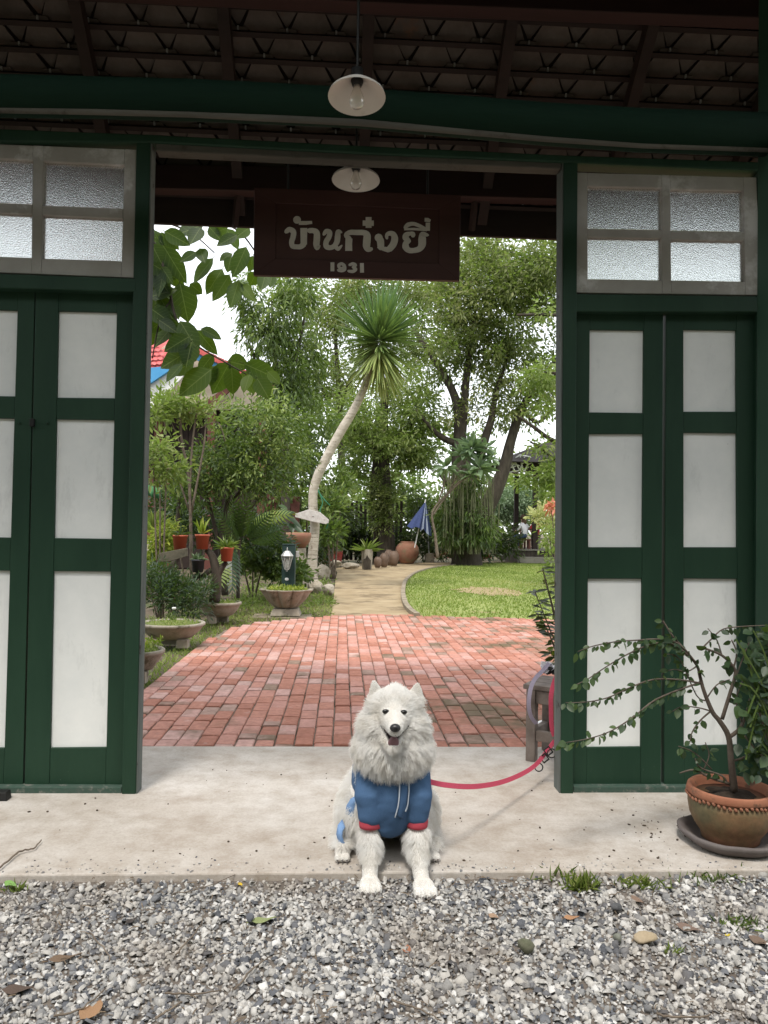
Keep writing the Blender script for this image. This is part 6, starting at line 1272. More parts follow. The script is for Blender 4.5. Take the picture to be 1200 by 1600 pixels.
def fur_len(P):
    x, y, z = P[:, 0]-DX, P[:, 1], P[:, 2]; L = np.full(len(P), .055)
    leg = (z < .19) & (y < 2.69); L = np.where(leg, .011+.036*smooth01(z, .02, .13), L)
    L = np.where((z < .045) & (y < 2.78), .0035, L)
    head = z > .435; rz = np.linalg.norm((P-NOSE)*[1, .9, 1], axis=1)
    hl = .006+.012*smooth01(rz, .045, .10)+.018*smooth01(rz, .10, .16)
    L = np.where((y > 2.8) & (z < .17), .070, L); L = np.where((z > .17) & (z < .33), np.where(y > 2.86, .045, .026), L); L = np.where(head & (y < 2.75), hl, L); ruff = (z > .30) & (z <= .50) & (rz > .075)
    L = np.where(ruff, .018+.037*smooth01(rz, .075, .15), L)
    for e in EY: L *= .14+.86*smooth01(np.linalg.norm(P-e, axis=1), .012, .030)
    for e in earT: L = np.minimum(L, .006+.03*smooth01(np.linalg.norm(P-e, axis=1), .045, .085))
    return L
def fur_dir(P, N):
    x, y, z = P[:, 0]-DX, P[:, 1], P[:, 2]; f = P-NOSE; f = f-N*np.sum(f*N, 1)[:, None]; f = unit(f)
    g_ = np.tile([0, .05, -1.0], (len(P), 1)); g_ = unit(g_-N*np.sum(g_*N, 1)[:, None])
    hw = smooth01(z, .40, .50)[:, None]; leg = ((z < .19) & (y < 2.70))[:, None]
    d = N*(.55)+f*hw*.95+g_*(1-hw)*.85
    d = np.where(leg, N*.6+g_*.9+np.array([0, .25, 0]), d); rear = ((z < .30) & (y > 2.8))[:, None]; d = np.where(rear, N*.95+g_*.55+np.array([0, -.15, 0]), d)
    ruff = ((z > .28) & (z < .47))[:, None]; d = np.where(ruff, N*.8+g_*.65+f*.15, d)
    return unit(d)
L0 = fur_len(cen); dens = np.clip(1.0/(.25+L0/.03), .35, 3.0)*np.where(cen[:, 2] > .30, 1.35, 1.0); dens *= np.where((tn[:, 1] > .55) & (cen[:, 1] > 2.75), .35, 1)
NS = 130000; g = np.random.default_rng(77); pr = ar*dens; pr /= pr.sum(); ti = g.choice(len(tri), NS, p=pr)
u = g.random((NS, 2)); fl = u.sum(1) > 1; u[fl] = 1-u[fl]; P = a[ti]+(b-a)[ti]*u[:, :1]+(c-a)[ti]*u[:, 1:]; N = tn[ti]
L = fur_len(P); keep = np.ones(NS, bool)
for e in EY: keep &= np.linalg.norm(P-e, axis=1) > .0122
keep &= np.linalg.norm(P-NOSE, axis=1) > .0185
jh = (P[:, 2] < .335) & (P[:, 2] > .09); idx = np.nonzero(jh)[0]
for i in idx:
    if in_jacket(P[i]): keep[i] = False
mouthc = np.array(mo); keep &= ~((np.abs(P[:, 0]-mouthc[0]) < .026) & (P[:, 2] < W(615, 1148, 2.53)[2]) & (P[:, 2] > .452) & (P[:, 1] < 2.60))
P, N, L = P[keep], N[keep], L[keep]; ns_k = len(P)
Dr = fur_dir(P, N); Dr = unit(Dr+g.normal(0, .17, Dr.shape)); L = L*g.uniform(.65, 1.12, ns_k)
K = 6; ts = np.linspace(0, 1, K); sag = np.array([0, -.02, -1.0])
pts = P[:, None, :]+Dr[:, None, :]*(L[:, None]*ts[None])[:, :, None]+sag*((ts**2)[None]*L[:, None]*.18)[:, :, None]
wv = g.normal(0, 1, (ns_k, 3)); pts += wv[:, None, :]*(np.sin(ts*4)[None]*L[:, None]*.04)[:, :, None]
gi = g.choice(ns_k, ns_k//26, replace=False); kd = KDTree(len(gi))
for i, q in enumerate(gi): kd.insert(P[q], i)
kd.balance(); near_ = np.array([gi[kd.find(P[i])[1]] for i in range(ns_k)])
off = P-P[near_]; ratio = (L/np.maximum(1e-6, L[near_]))[:, None, None]
gp_ = P[near_][:, None, :]+(pts[near_]-P[near_][:, None, :])*np.clip(ratio, .6, 1.4)+off[:, None, :]*(1-.75*ts[None, :, None])
cw = (.52*ts**1.4)[None, :, None]*smooth01(L, .008, .03)[:, None, None]; pts = pts*(1-cw)+gp_*cw
hc = bpy.data.hair_curves.new('fur'); hc.add_curves([K]*ns_k); hc.attributes['position'].data.foreach_set('vector', pts.astype(np.float32).ravel())
ra = hc.attributes.get('radius') or hc.attributes.new('radius', 'FLOAT', 'POINT'); rad = (.00066*(1-ts*.82))[None]*g.uniform(.8, 1.3, (ns_k, 1))
ra.data.foreach_set('value', rad.astype(np.float32).ravel())
m, n_, l_, p = newmat('white_fur'); n_.remove(p)
df = n_.new('ShaderNodeBsdfDiffuse'); tr = n_.new('ShaderNodeBsdfTranslucent'); mx = n_.new('ShaderNodeMixShader'); mx.inputs[0].default_value = .38
nzt = noise(n_, l_, 14, 3, .6, 'World'); rf = ramp(n_, [(.3, (.80, .77, .72)), (.6, (.88, .87, .85))]); l_.new(nzt.outputs[0], rf.inputs[0])
l_.new(rf.outputs[0], df.inputs[0]); l_.new(rf.outputs[0], tr.inputs[0]); l_.new(df.outputs[0], mx.inputs[1]); l_.new(tr.outputs[0], mx.inputs[2]); l_.new(mx.outputs[0], n_['Material Output'].inputs[0])
hc.materials.append(m); o = bpy.data.objects.new('fur', hc); link(o, dog); o.matrix_parent_inverse = pm(dog).inverted()
# ================================================================== leash, bench, strap
def ribbon(mb, pts, w, face, th_=.0022):
    P = arc(pts, 5); vs = []
    for i, p_ in enumerate(P):
        t_ = P[min(i+1, len(P)-1)]-P[max(i-1, 0)]; t_ = t_/np.linalg.norm(t_); f_ = np.array(face[0])+(np.array(face[1])-np.array(face[0]))*i/(len(P)-1)
        s_ = np.cross(t_, f_); s_ = s_/np.linalg.norm(s_)*w/2; n_2 = np.cross(s_, t_); n_2 = n_2/np.linalg.norm(n_2)*th_/2; vs += [p_-s_-n_2, p_+s_-n_2, p_+s_+n_2, p_-s_+n_2]
    n = len(P); mb.add(vs, [(4*i+k, 4*i+(k+1) % 4, 4*i+4+(k+1) % 4, 4*i+4+k) for i in range(n-1) for k in range(4)]+[(3, 2, 1, 0), (4*n-4, 4*n-3, 4*n-2, 4*n-1)]); return mb
le = empty('leash', W(780, 1224, 3.0), 'pink webbing leash running from the dog to the wooden bench', 'leash')
lp1 = [W(660, 1217, 2.66), W(674, 1222, 2.66), (W(700, 1227, 2.74)), W(740, 1229, 2.9), W(780, 1223, 3.1), W(812, 1211, 3.28), W(836, 1196, 3.42), W(852, 1177, 3.52), W(866, 1158, 3.58)]
ribbon(MB(), lp1, .019, ((.1, -.75, .65), (.2, -1, .1))).build('webbing', M['leash'], le, smooth=False)
lp2 = [W(866, 1150, 3.60), W(862, 1135, 3.60), W(861, 1110, 3.60), W(861, 1088, 3.60), W(864, 1072, 3.62), W(870, 1055, 3.66)]
ribbon(MB(), lp2, .021, ((.15, -1, 0), (-.3, -1, .1))).build('webbing', M['leash'], le)
for px, py in ((850, 1184), (856, 1173)):
    c = V([float(q) for q in W(px, py, 3.50)]); R3 = Matrix.Rotation(radians(-38), 3, 'Y'); mb = MB()
    for (dx, dz, sx, sz) in ((0, .014, .036, .005), (0, -.014, .036, .005), (.016, 0, .005, .03), (-.016, 0, .005, .03)): mb.box(c+R3 @ V((dz, -.006, dx)), (sz+.0, .006, sx) if sx > sz else (.033, .006, .005), R3)
    mb.build('buckle', M['black'], le)
for px, py, r_ in ((842, 1199, .018), (862, 1177, .020)):
    c = W(px, py, 3.47); mb = MB(); mb.tube([c+np.array([r_*cos(k*pi/8), 0, r_*sin(k*pi/8)]) for k in range(17)], .0028, 6, cap=False); mb.build('ring', M['black'], le, smooth=True)
# bench
bx = G(838, 1191); bn = empty('bench', (bx[0], bx[1], 0), 'small worn grey-brown wooden bench behind the right jamb with straps over it', 'bench')
Rb = Matrix.Rotation(radians(-34), 3, 'Z'); zb_t = .385
def bloc(x, y, z): q = Rb @ V((x, y, 0)); return (bx[0]+q.x, bx[1]+.02+q.y, z)
M['bench'] = surf('worn_bench_wood', (.13, .10, .085), (.24, .20, .175), 9, .75, .3, 30, .003, c3=(.07, .05, .04), s3=6, t3=(.58, .68))
for k in range(3): MB().box(bloc(.16, .02+.10*k, zb_t-.012), (.44, .095, .024), Rb).build('seat_board', M['bench'], bn, bevel=.003)
for x_, y_ in ((-.02, 0), (.34, 0), (-.02, .24), (.34, .24)): MB().box(bloc(x_, y_, (zb_t-.025)/2), (.048, .048, zb_t-.025), Rb).build('leg', M['bench'], bn, bevel=.003)
for y_ in (0, .24):
    MB().box(bloc(.16, y_-.005, zb_t-.06), (.31, .022, .065), Rb).build('apron', M['bench'], bn, bevel=.002); MB().box(bloc(.16, y_, .13), (.31, .028, .05), Rb).build('stretcher', M['bench'], bn, bevel=.002)
MB().box(bloc(-.02, .12, zb_t-.06), (.022, .19, .065), Rb).build('apron', M['bench'], bn); MB().box(bloc(-.02, .12, .13), (.028, .19, .05), Rb).build('stretcher', M['bench'], bn)
ls_ = empty('strap', W(832, 1090, 3.84), 'grey-lilac webbing strap looped over the end of the bench', 'strap')
ribbon(MB(), [W(858, 1036, 3.80), W(848, 1048, 3.80), W(838, 1058, 3.78), W(831, 1070, 3.76), W(827, 1088, 3.75), W(826.5, 1105, 3.76), W(830, 1120, 3.78), W(838, 1131, 3.8)], .020, ((-.3, -.8, .5), (-.5, -1, 0))).build('webbing', M['lilac'], ls_)
hb = empty('harness', W(856, 1050, 3.85), 'black and white patterned harness lying bunched on the bench top', 'harness'); mbk, mwh = MB(), MB()
for k in range(9):
    c0 = W(857+rnd.uniform(-6, 8), 1048+rnd.uniform(-8, 6), 3.84+rnd.uniform(-.03, .03)); q = [c0+np.array([rnd.uniform(-.03, .03), rnd.uniform(-.03, .03), rnd.uniform(-.012, .03)]) for _ in range(4)]
    for z_ in q: z_[2] = max(z_[2], zb_t+.006)
    ribbon(mbk if k % 2 else mwh, q, .018, ((rnd.uniform(-1, 1), -1, rnd.uniform(-.5, .8)), (rnd.uniform(-1, 1), -1, .3)), .004)
mbk.build('webbing', M['black'], hb); mwh.build('webbing', M['tee_white'], hb)
# potted shrub behind the bench
def ovate(name, m, tint, w=.55): return bigleaf_me(name, m, tint, w, seg=4, droop=.12)
pl_ = [ovate('leaf', M['leaf_shade'], .25, .45), ovate('leaf', M['leaf_shade'], .8, .5), ovate('leaf', M['leaf_light'], .8, .45), ovate('leaf', M['leaf_yellow'], .3, .45)]
c = G(880, 1140); ps = empty('potted_shrub', (c[0], c[1], 0), 'upright dark-leaved shrub in a terracotta pot behind the right jamb', 'potted plant')
MB().lathe([(.09, 0), (.12, .12), (.135, .2), (.145, .2), (.145, .23), (.125, .23), (.12, .2), (0, .19)], 24, c=(c[0], c[1], .012)).build('pot', M['terracotta'], ps, smooth=True)
MB().lathe([(.10, -.004), (.155, .012), (.16, .02), (.145, .02), (0, .01)], 24, c=(c[0], c[1], .004)).build('saucer', M['white_paint'], ps, smooth=True)
Yc = c[1]; stl = [[(881, 1085, 3), (876, 1020, 2.5), (866, 960, 2), (852, 905, 1.3), (848, 888, 1)], [(881, 1080, 2.5), (872, 1030, 2), (862, 1000, 1.5), (850, 975, 1), (838, 958, .8)], [(882, 1080, 2.5), (885, 1000, 2), (876, 930, 1.5), (868, 880, 1)], [(876, 1020, 1.6), (860, 985, 1.2), (846, 950, 1), (836, 925, .7)], [(881, 1060, 1.5), (868, 1030, 1.2), (858, 1018, 1)]]
limbs(MB(), stl, Yc, 5).build('stem', M['twig'], ps)
for s_ in stl:
    q = arc([W(x, y, Yc) for x, y, r_ in s_], 5); n = len(q)
    for i in range(n//4, n):
        for k in range(2):
            an = rnd.uniform(0, 2*pi); d_ = np.array([cos(an), sin(an)*.8, rnd.uniform(-.35, .45)]); d_ /= np.linalg.norm(d_); L_ = rnd.uniform(.055, .085)
            place(pl_[rnd.choice((0, 0, 0, 1, 1, 2, 3))], 'leaf', ps, q[i], q[i]+d_*L_, L_*.75, (rnd.uniform(-.4, .4), -.5, .8))
# ================================================================== bougainvillea in a ruffled pot on the slab
PYc = 2.84; pc = W(1141, 1300, PYc); kx = S(PYc)
zr0 = W(1141, 1229, PYc)[2]; sa = empty('saucer', (pc[0], PYc, 0), 'grey-brown wavy clay saucer under the terracotta pot', 'saucer')
MB().lathe([(.10, .0), (.15, .006), (.178, .03), (.186, .045), (.172, .05), (.155, .03), (.12, .018), (0, .016)], 44, c=(pc[0], PYc, 0), wob=lambda a_, j: 1+.022*math.sin(5*a_+1)+.012*math.sin(11*a_)).build('saucer_body', surf('grey_clay', (.09, .075, .07), (.15, .13, .125), 9, .8, .3, c3=(.2, .18, .16), s3=6, t3=(.6, .7)), sa, smooth=True)
pp = empty('potted_bougainvillea', (pc[0], PYc, .017), 'straggly bougainvillea in a mossy terracotta pot with ruffled rim by the right doors', 'potted plant')
m, n_, l_, p = newmat('mossy_terracotta'); a_n = noise(n_, l_, 3.0, 6, .65, 'World'); g_o = n_.new('ShaderNodeNewGeometry'); sx = n_.new('ShaderNodeSeparateXYZ'); l_.new(g_o.outputs['Position'], sx.inputs[0])
mr = n_.new('ShaderNodeMapRange'); mr.inputs[1].default_value = pc[0]-.15; mr.inputs[2].default_value = pc[0]+.12; mr.inputs[3].default_value = .22; mr.inputs[4].default_value = -.12; l_.new(sx.outputs[0], mr.inputs[0])
ad = n_.new('ShaderNodeMath'); l_.new(a_n.outputs[0], ad.inputs[0]); l_.new(mr.outputs[0], ad.inputs[1]); rr_1 = ramp(n_, [(.40, (.26, .115, .065)), (.52, (.20, .115, .055)), (.66, (.115, .095, .045))]); l_.new(ad.outputs[0], rr_1.inputs[0])
b_n = noise(n_, l_, 35, 5, .7, 'World'); rr_2 = ramp(n_, [(.3, (.72, .72, .72)), (.62, (1.1, 1.1, 1.1))]); l_.new(b_n.outputs[0], rr_2.inputs[0]); l_.new(mixc(n_, l_, rr_1.outputs[0], rr_2.outputs[0], 1, 'MULTIPLY'), p.inputs['Base Color']); p.inputs['Roughness'].default_value = .75; l_.new(bump(n_, l_, b_n.outputs[0], .3, .003), p.inputs['Normal']); M['mossy_pot'] = m
Rr = 64*kx; hz = zr0
MB().lathe([(.092, .017), (.102, .020), (.106, .040), (.128, .072), (.144, hz*.5), (.151, hz*.7), (.150, hz*.82), (.144, hz-.036), (.150, hz-.030)], 48, c=(pc[0], PYc, 0)).build('pot_body', M['mossy_pot'], pp, smooth=True)
MB().lathe([(.1475, hz-.032), (.157, hz-.022), (Rr, hz-.004), (Rr*.99, hz+.002), (.138, hz), (.128, hz-.02), (.125, hz-.05)], 60, c=(pc[0], PYc, 0), wob=lambda a_, j: 1+.012*math.sin(7*a_+.7)*(j in (2, 3))).build('rim', surf('orange_terracotta', (.27, .105, .06), (.36, .155, .09), 6, .75, .2, 50, .003, c3=(.12, .07, .045), s3=14, t3=(.56, .66)), pp, smooth=True)
mb = MB()
for k in range(52): an = 2*pi*k/52; mb.ell((pc[0]+.154*cos(an), PYc+.154*sin(an), hz-.034+.003*math.sin(7*an)+.0015*math.sin(23*an)), (.006, .006, .0085), 7, 5, Matrix.Rotation(an, 3, 'Z') @ Matrix.Rotation(.7, 3, 'X'))
mb.build('rope_trim', surf('trim_terracotta', (.20, .085, .05), (.29, .125, .075), 8, .75, .2), pp, smooth=True)
o = MB().lathe([(.128, hz-.035), (.08, hz-.028), (.03, hz-.015), (0, hz-.012)], 24, c=(pc[0], PYc, 0), wob=lambda a_, j: 1+.04*math.sin(4*a_)).build('soil', surf('dark_soil', (.02, .014, .010), (.05, .036, .026), 30, .95, .8, 40, .02), pp); rough(o, .012, .02)
BR = [[(1147, 1236, 6.2), (1142, 1185, 4.6), (1138, 1150, 4.2), (1124, 1126, 3.8), (1113, 1112, 3.4), (1100, 1080, 2.8), (1094, 1058, 2.5), (1089, 1040, 2.1), (1070, 1015, 2), (1052, 995, 1.5), (1036, 970, 1)],
    [(1139, 1152, 3.2), (1156, 1138, 2.8), (1168, 1110, 2.2), (1178, 1070, 2.4), (1190, 1030, 2)], [(1128, 1124, 3), (1140, 1085, 2.8), (1148, 1058, 2.6), (1147, 1044, 2.4), (1128, 1024, 2), (1098, 1012, 1.6)], [(1098, 1012, 1.3), (1112, 998, 1.1), (1130, 983, 1), (1160, 979, .9), (1200, 977, .7)],
    [(1088, 1036, 1.6), (1060, 1006, 1.4), (1030, 999, 1.2), (1000, 1000, 1.1), (960, 1003, .9), (925, 1010, .8), (903, 1018, .6)], [(1080, 1028, 1.5), (1050, 1006, 1.3), (1020, 1006, 1.2), (985, 1020, 1.1), (950, 1040, .9), (920, 1060, .8), (896, 1072, .6)],
    [(1097, 1068, 1.5), (1060, 1062, 1.3), (1020, 1062, 1.2), (985, 1074, 1), (950, 1090, .9), (915, 1097, .8), (884, 1098, .6)], [(1096, 1066, 1.6), (1055, 1080, 1.4), (1020, 1096, 1.2), (990, 1120, 1.1), (955, 1142, .9), (920, 1154, .8), (880, 1161, .6)],
    [(1112, 1110, 1.5), (1095, 1125, 1.3), (1082, 1143, 1), (1078, 1160, .8)], [(1146, 1044, 1.5), (1151, 1020, 1.2), (1143, 1000, 1)], [(1105, 1090, 1.2), (1120, 1070, 1), (1140, 1062, .9)], [(1142, 1190, 2), (1165, 1182, 1.5), (1185, 1165, 1)], [(1140, 1225, 2.2), (1110, 1215, 2), (1085, 1203, 1.6), (1062, 1208, 1)], [(1136, 1224, 1.6), (1128, 1212, 1.5), (1095, 1200, 1.3), (1086, 1185, .8)], [(1090, 1040, 1.2), (1074, 1049, 1), (1052, 1046, .8), (1035, 1052, .6)], [(1113, 1112, 1.3), (1092, 1106, 1), (1066, 1104, .8), (1050, 1112, .6)], [(1112, 1202, 1.2), (1085, 1176, 1), (1060, 1166, .7)], [(1100, 1202, 1), (1108, 1180, .9), (1102, 1160, .7)], [(1104, 1095, 1.2), (1088, 1086, 1), (1062, 1030, .9), (1040, 1022, .7)], [(1149, 1060, 1.3), (1160, 1030, 1), (1172, 1000, .8)], [(1128, 1024, 1.1), (1120, 1000, .9), (1106, 982, .7)], [(1160, 1130, 1.4), (1150, 1095, 1.1), (1162, 1060, .8)]]
def bw(x, y, j): return W(x, y, PYc-.02-(.16 if j in (4, 5, 6, 7) else 0)*max(0, (1090-x)/200))
mb = MB()
for j, b_ in enumerate(BR):
    q = arc([(*bw(x, y, j), r_*kx) for x, y, r_ in b_], 4); mb.tube([p_[:3] for p_ in q], [max(.0012, p_[3]*1.05) for p_ in q], 7)
mb.build('stem', surf('grey_brown_stem', (.06, .045, .035), (.13, .105, .085), 20, .85, .4), pp, smooth=True)
M['leaf_boug'] = leafmat('bougainvillea_leaf', [(0, (.014, .032, .016)), (.5, (.028, .055, .024)), (1, (.06, .10, .035))], .45, .22)
bo = [ovate('leaf', M['leaf_boug'], t_, w_) for t_, w_ in ((.15, .7), (.45, .62), (.7, .72), (1.0, .6))]
nb = 0
for j, b_ in enumerate(BR):
    q = arc([bw(x, y, j) for x, y, r_ in b_], 6); n = len(q)
    if j in (12,): continue
    i0 = {0: int(n*.55), 1: 2, 2: int(n*.4)}.get(j, 3)
    tot = sum(np.linalg.norm(q[i+1]-q[i]) for i in range(n-1)); step = .0128 if j in (4, 5, 6, 7) else .0155
    acc = 0; side = 1
    for i in range(i0, n-1):
        acc += np.linalg.norm(q[i+1]-q[i])
        while acc > step:
            acc -= step; side = -side; t_ = q[i+1]-q[i]; t_ = t_/np.linalg.norm(t_); L_ = rnd.uniform(.020, .040)*(1.3 if j in (1, 2, 11) else 1)
            dn = np.array([rnd.uniform(-.7, .7), rnd.uniform(-.6, .3), -.8+.7*rnd.random()+.3*side]); d_ = t_*.45+dn; d_ /= np.linalg.norm(d_)
            place(bo[rnd.choice((0, 1, 1, 2, 2, 3) if (j in (4, 5, 6, 7) and i > n*.45) else (0, 0, 1, 1, 2))], 'leaf', pp, q[i+1]+t_*rnd.uniform(-.006, .006)+d_*.004, q[i+1]+d_*(L_+.004), L_*.9, (rnd.uniform(-1.1, 1.1), -.7, rnd.uniform(-.3, 1.1))); nb += 1
# dense shrub with strap leaves at the right edge, behind the pot
sb_ = empty('leafy_shrub', (*W(1222, 1300, 2.76)[:2], 0), 'dark leafy shrub and grassy blades crowding the right edge behind the pot', 'shrub')
limbs(MB(), [[(1225, 1330, 4), (1205, 1180, 3), (1184, 1100, 2.2), (1172, 1040, 1.5)], [(1225, 1330, 4), (1212, 1150, 3), (1206, 1050, 2), (1196, 990, 1.3)], [(1208, 1200, 2), (1180, 1170, 1.6), (1164, 1150, 1)]], 2.76).build('stem', M['twig'], sb_)
for k in range(240):
    px, py = rnd.gauss(1188, 18), rnd.uniform(985, 1215)
    if px < 1150 or (py < 1040 and px < 1165): continue
    a_ = W(px, py, 2.74+rnd.uniform(-.06, .06)); an = rnd.uniform(0, 2*pi); d_ = np.array([cos(an)*.8, -.5, -.2+.6*sin(an)]); d_ /= np.linalg.norm(d_); L_ = rnd.uniform(.028, .055); place(bo[rnd.choice((0, 0, 1, 2))], 'leaf', sb_, a_, a_+d_*L_, L_*.95, (rnd.uniform(-.4, .4), -.7, .8))
mb = MB()
for k in range(16):
    b0 = W(rnd.uniform(1195, 1225), rnd.uniform(1040, 1200), 2.70); e0 = W(rnd.uniform(1150, 1185), rnd.uniform(985, 1190), 2.68+rnd.uniform(-.05, .08)); mid_ = (b0+e0)/2+np.array([0, 0, .03]); ribbon(mb, [b0, mid_, e0], .006, ((0, -1, .4), (0, -1, .4)), .0012)
mb.build('grassy_blades', M['leaf_mid'], sb_, tint=.45)
# ================================================================== small things on the ground
ZG = -.012
def tuft(px, py, n, L_, label, mt='grass', seed=1, spread=.04):
    c = G(px, py, -.03); g = np.random.default_rng(seed); P = np.stack([c[0]+g.normal(0, spread, n), c[1]+g.normal(0, spread*.5, n), np.full(n, -.025)], 1); A = unit(g.normal(0, .55, (n, 3))*[1, 1, .3]+[0, 0, 1])
    o = nobj('grass_tuft', leaf_mesh('grass_tuft', P, A, L_*g.uniform(.4, 1.2, n), .0045, g.random(n), six=True, seed=seed, bend=.35, fold=.1), None, M[mt]); tag(o, label, 'grass tuft', 'weeds along the slab edge and in the gravel')
tuft(910, 1392, 130, .055, 'bright green weed tuft at the slab edge, biggest of all', seed=1, spread=.028)
tuft(1000, 1388, 60, .05, 'sparse weed tuft at the slab edge below the pot saucer, left side', 'grass', 2, .035)
tuft(1112, 1378, 80, .035, 'low weeds at the slab edge right under the pot saucer', 'leaf_mid', 3, .06)
tuft(1155, 1450, 60, .035, 'small dark weed in the gravel near the right picture edge', 'leaf_mid', 4, .035)
tuft(1052, 1492, 24, .03, 'tiny weed in the gravel right of the tan stone', 'grass', 5, .015)
tuft(860, 1375, 22, .05, 'few thin dry stalks standing at the slab edge left of the biggest tuft', 'leaf_light', 6, .03)
tuft(28, 1396, 30, .035, 'sprig of grass by the green fallen leaf at the far left', 'grass', 7, .02)
dl_ = {}
def dead(name, px, py, L_, ang, col, label, w_=.5, z=ZG, curl=.18):
    key = col
    if key not in dl_: dl_[key] = surf('fallen_leaf_tone', tuple(.7*q for q in col), col, 30, .75, .2, coord='Object')
    mb = MB(); seg = 6; vs = []
    for i in range(seg+1):
        t_ = i/seg; hw = .5*w_*math.sin(pi*min(1, max(0, t_)))**.75+.003; vs += [(-hw, t_, curl*(t_-.5)**2+.06*math.sin(7*t_)+.16*hw), (0, t_, curl*(t_-.5)**2), (hw, t_, curl*(t_-.5)**2-.05*math.sin(6*t_)+.2*hw)]
    mb.add(vs, [f for i in range(seg) for f in ((3*i, 3*i+1, 3*i+4, 3*i+3), (3*i+1, 3*i+2, 3*i+5, 3*i+4))]); mb.tube([(0, -.18, .02), (0, 0, .0)], .02, 5)
    me = mb.mesh(name, True); me.materials.append(dl_[key]); o = bpy.data.objects.new(name, me); link(o); c = G(px, py, z); o.location = (c[0]-.5*L_*cos(ang), c[1]-.5*L_*sin(ang), z); o.rotation_euler = (0, 0, ang-pi/2); o.scale = (L_, L_, L_); tag(o, label, 'leaf', 'fallen leaves on the gravel')
dead('fallen_leaf', 412, 1438, .075, .3, (.26, .30, .13), 'pale green fallen leaf on the gravel left of the dog', .4)
dead('fallen_leaf', 375, 1382, .025, 2.2, (.62, .42, .03), 'small bright yellow leaf by the slab edge left of the dog', .6)
dead('fallen_leaf', 16, 1382, .06, 2.5, (.20, .36, .10), 'fresh green leaf lying at the far left by the slab edge', .45, .0)
dead('fallen_leaf', 102, 1497, .085, .35, (.17, .115, .075), 'long narrow brown leaf on the gravel at the left', .33)
dead('fallen_leaf', 28, 1547, .075, .1, (.10, .07, .055), 'dark brown leaf on the gravel near the lower left corner', .5)
dead('fallen_leaf', 142, 1580, .075, 1.2, (.34, .20, .11), 'broad orange-brown leaf at the bottom edge on the left', .65)
dead('fallen_leaf', 635, 1485, .04, 1.3, (.34, .15, .085), 'small rust coloured curled leaf below the dog', .6, ZG, .5)
dead('fallen_leaf', 771, 1432, .035, 2.4, (.36, .24, .16), 'small tan leaf right of the dog paws', .7)
dead('fallen_leaf', 893, 1434, .05, .1, (.40, .22, .12), 'orange-tan leaf below the biggest weed tuft', .5)
dead('fallen_leaf', 996, 1408, .055, 2.0, (.22, .15, .11), 'brown curled leaf right of the biggest weed tuft', .5, ZG, .5)
dead('fallen_leaf', 1076, 1451, .075, 2.6, (.20, .14, .11), 'large dull brown leaf on the gravel below the saucer', .5)
dead('fallen_leaf', 1137, 1461, .02, .4, (.6, .45, .04), 'tiny yellow leaf on the gravel near the right edge', .6)
dead('fallen_leaf', 1188, 1472, .07, 2.2, (.17, .12, .09), 'brown leaf by the dark weed at the right edge', .5)
dead('fallen_leaf', 206, 1438, .045, .9, (.06, .05, .045), 'small blackish leaf on the gravel at left', .45)
def stone(px, py, rx, ry, m, label, seed):
    c = G(px, py, ZG); k = S(c[1]); bm = bmesh.new(); bmesh.ops.create_icosphere(bm, subdivisions=2, radius=1); rg = np.random.default_rng(seed); dirs = unit(rg.normal(size=(8, 3))); off = rg.uniform(.5, .82, 8)
    for v_ in bm.verts:
        p = np.array(v_.co)
        for d_, o_ in zip(dirs, off):
            h_ = p@d_
            if h_ > o_: p = p-d_*(h_-o_)*.9
        v_.co = (p[0]*rx*k, p[1]*rx*k*.8, p[2]*ry*k)
    me = bpy.data.meshes.new('stone'); bm.to_mesh(me); bm.free(); me.polygons.foreach_set('use_smooth', np.ones(len(me.polygons), dtype=bool)); o = nobj('stone', me, None, m, False); o.location = (c[0], c[1], ZG+ry*k*.55); rough(o, .006, .02); tag(o, label, 'stone', 'bigger stones lying in the gravel')
stone(820, 1484, 16, 14, surf('mossy_stone', (.085, .09, .055), (.16, .155, .11), 30, .9, .5), 'rounded mossy green stone in the gravel', 1)
stone(1008, 1470, 20, 10, surf('tan_stone', (.30, .235, .15), (.42, .34, .24), 20, .85, .3), 'tan stone in the gravel, biggest and lightest', 2)
stone(965, 1472, 9, 9, surf('grey_green_stone', (.12, .125, .10), (.18, .185, .155), 30, .9, .4), 'grey-green stone just left of the tan one', 3)
stone(963, 1422, 10, 8, surf('dark_grey_stone', (.07, .072, .075), (.12, .12, .125), 30, .9, .4), 'dark grey stone below the biggest weed tuft', 4)
stone(390, 1440, 8, 8, surf('slate_stone', (.09, .095, .11), (.14, .145, .16), 30, .9, .4), 'slate grey stone left of the pale green leaf', 5)
def twig(pts, r_, label, z=ZG):
    q = arc([G(x, y, z) for x, y in pts], 5); mb = MB(); mb.tube([p_+np.array([rnd.uniform(-.002, .002), rnd.uniform(-.002, .002), r_+.004+rnd.uniform(0, .004)]) for p_ in q], [r_*(1-.5*i/len(q)) for i in range(len(q))], 5); o = mb.build('twig', M['twig'], None, smooth=True); tag(o, label, 'twig', 'twigs lying about')
twig([(-30, 1378), (0, 1360), (30, 1336), (52, 1330), (64, 1317)], .0042, 'crooked dark twig on the slab at the far left', .0)
twig([(275, 1496), (298, 1470), (312, 1452), (320, 1430)], .0026, 'thin twig pointing up towards the slab, left half of the gravel')
twig([(366, 1552), (392, 1522), (420, 1500)], .003, 'short slanting twig in the gravel below the pale green leaf')
twig([(85, 1594), (130, 1580), (165, 1550)], .003, 'twig slanting down to the broad orange-brown leaf')
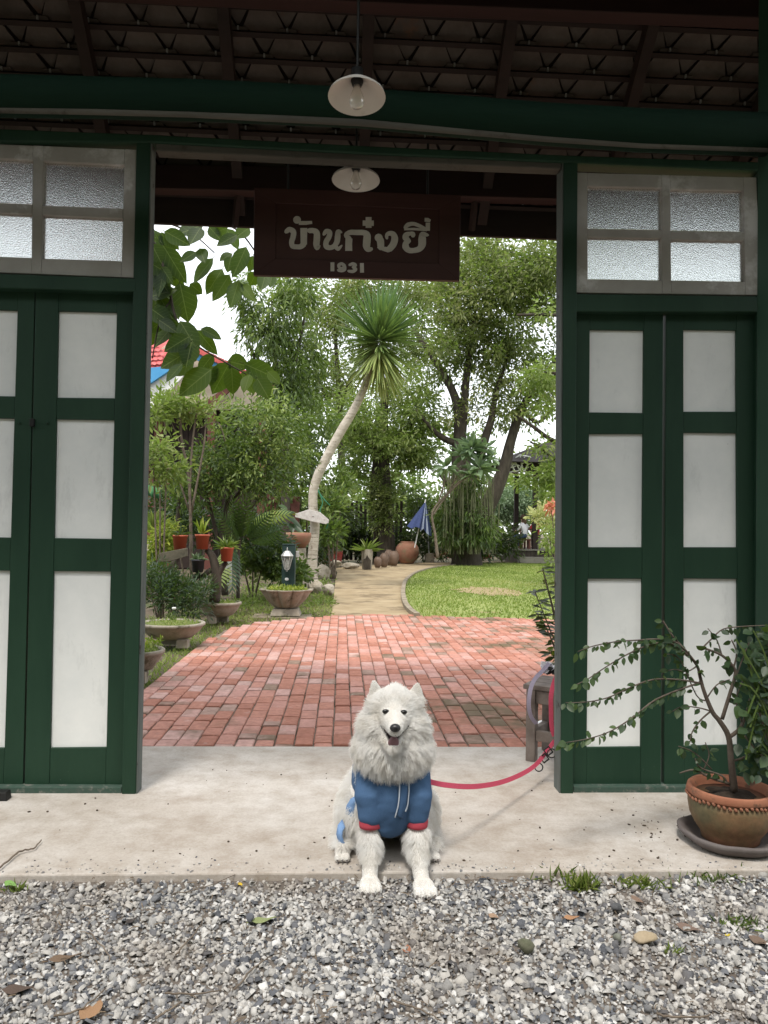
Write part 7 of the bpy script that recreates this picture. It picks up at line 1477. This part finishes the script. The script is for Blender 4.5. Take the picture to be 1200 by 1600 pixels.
twig([(258, 1557), (300, 1558), (346, 1553)], .003, 'nearly level twig in the middle of the left gravel')
twig([(244, 1598), (262, 1585), (284, 1572)], .0035, 'thick short twig at the bottom edge left of centre')
twig([(612, 1568), (650, 1580), (690, 1600)], .003, 'twig at the bottom edge right of centre')
twig([(1025, 1590), (1060, 1596), (1110, 1592)], .0035, 'level twig at the bottom edge on the right')
twig([(140, 1462), (165, 1490), (172, 1506)], .0024, 'fine twig on the gravel right of the long narrow brown leaf')
twig([(270, 1400), (300, 1395), (350, 1378), (400, 1352)], .0018, 'long fine straw by the slab edge at left')
mb = MB(); gg = random.Random(12)
for k in range(130):
    px, py = (gg.gauss(1035, 30), gg.gauss(1285, 32)) if k < 45 else (gg.uniform(0, 1050), gg.uniform(1195, 1352))
    q = G(px, py, 0); r_ = gg.choice((.002, .002, .003, .0045)); mb.ell((q[0], q[1], r_*.5), (r_*gg.uniform(.7, 2.0), r_, r_*.7), 6, 4, Matrix.Rotation(gg.uniform(0, 3), 3, 'Z'))
o = mb.build('crumbs', surf('dark_crumb', (.04, .03, .022), (.10, .075, .055), 40, .9, 0), None); o['kind'] = 'stuff'
mb = MB(); gg = random.Random(19)
for k in range(240):
    px, py = gg.uniform(-20, 1220), 1366+gg.random()**1.6*235
    q = G(px, py, ZG); an = gg.uniform(0, pi); L_ = gg.uniform(.008, .035); d_ = np.array([cos(an)*L_, sin(an)*L_, gg.uniform(-.003, .004)]); mb.tube([q+[0, 0, .003], q+d_*.5+[gg.uniform(-.003, .003), gg.uniform(-.003, .003), .005], q+d_+[0, 0, .003]], gg.uniform(.0008, .0018), 4)
o = mb.build('litter', surf('dry_litter', (.09, .065, .045), (.24, .18, .12), 30, .9, 0), None); o['kind'] = 'stuff'
w_ = G(2, 1253); mb = MB(); mb.box((w_[0]-.03, w_[1]+.03, .018), (.10, .05, .035), taper=.9); o = mb.build('door_stop', M['black'], None, bevel=.003); tag(o, 'small black block on the slab at the foot of the left doors', 'door stop')
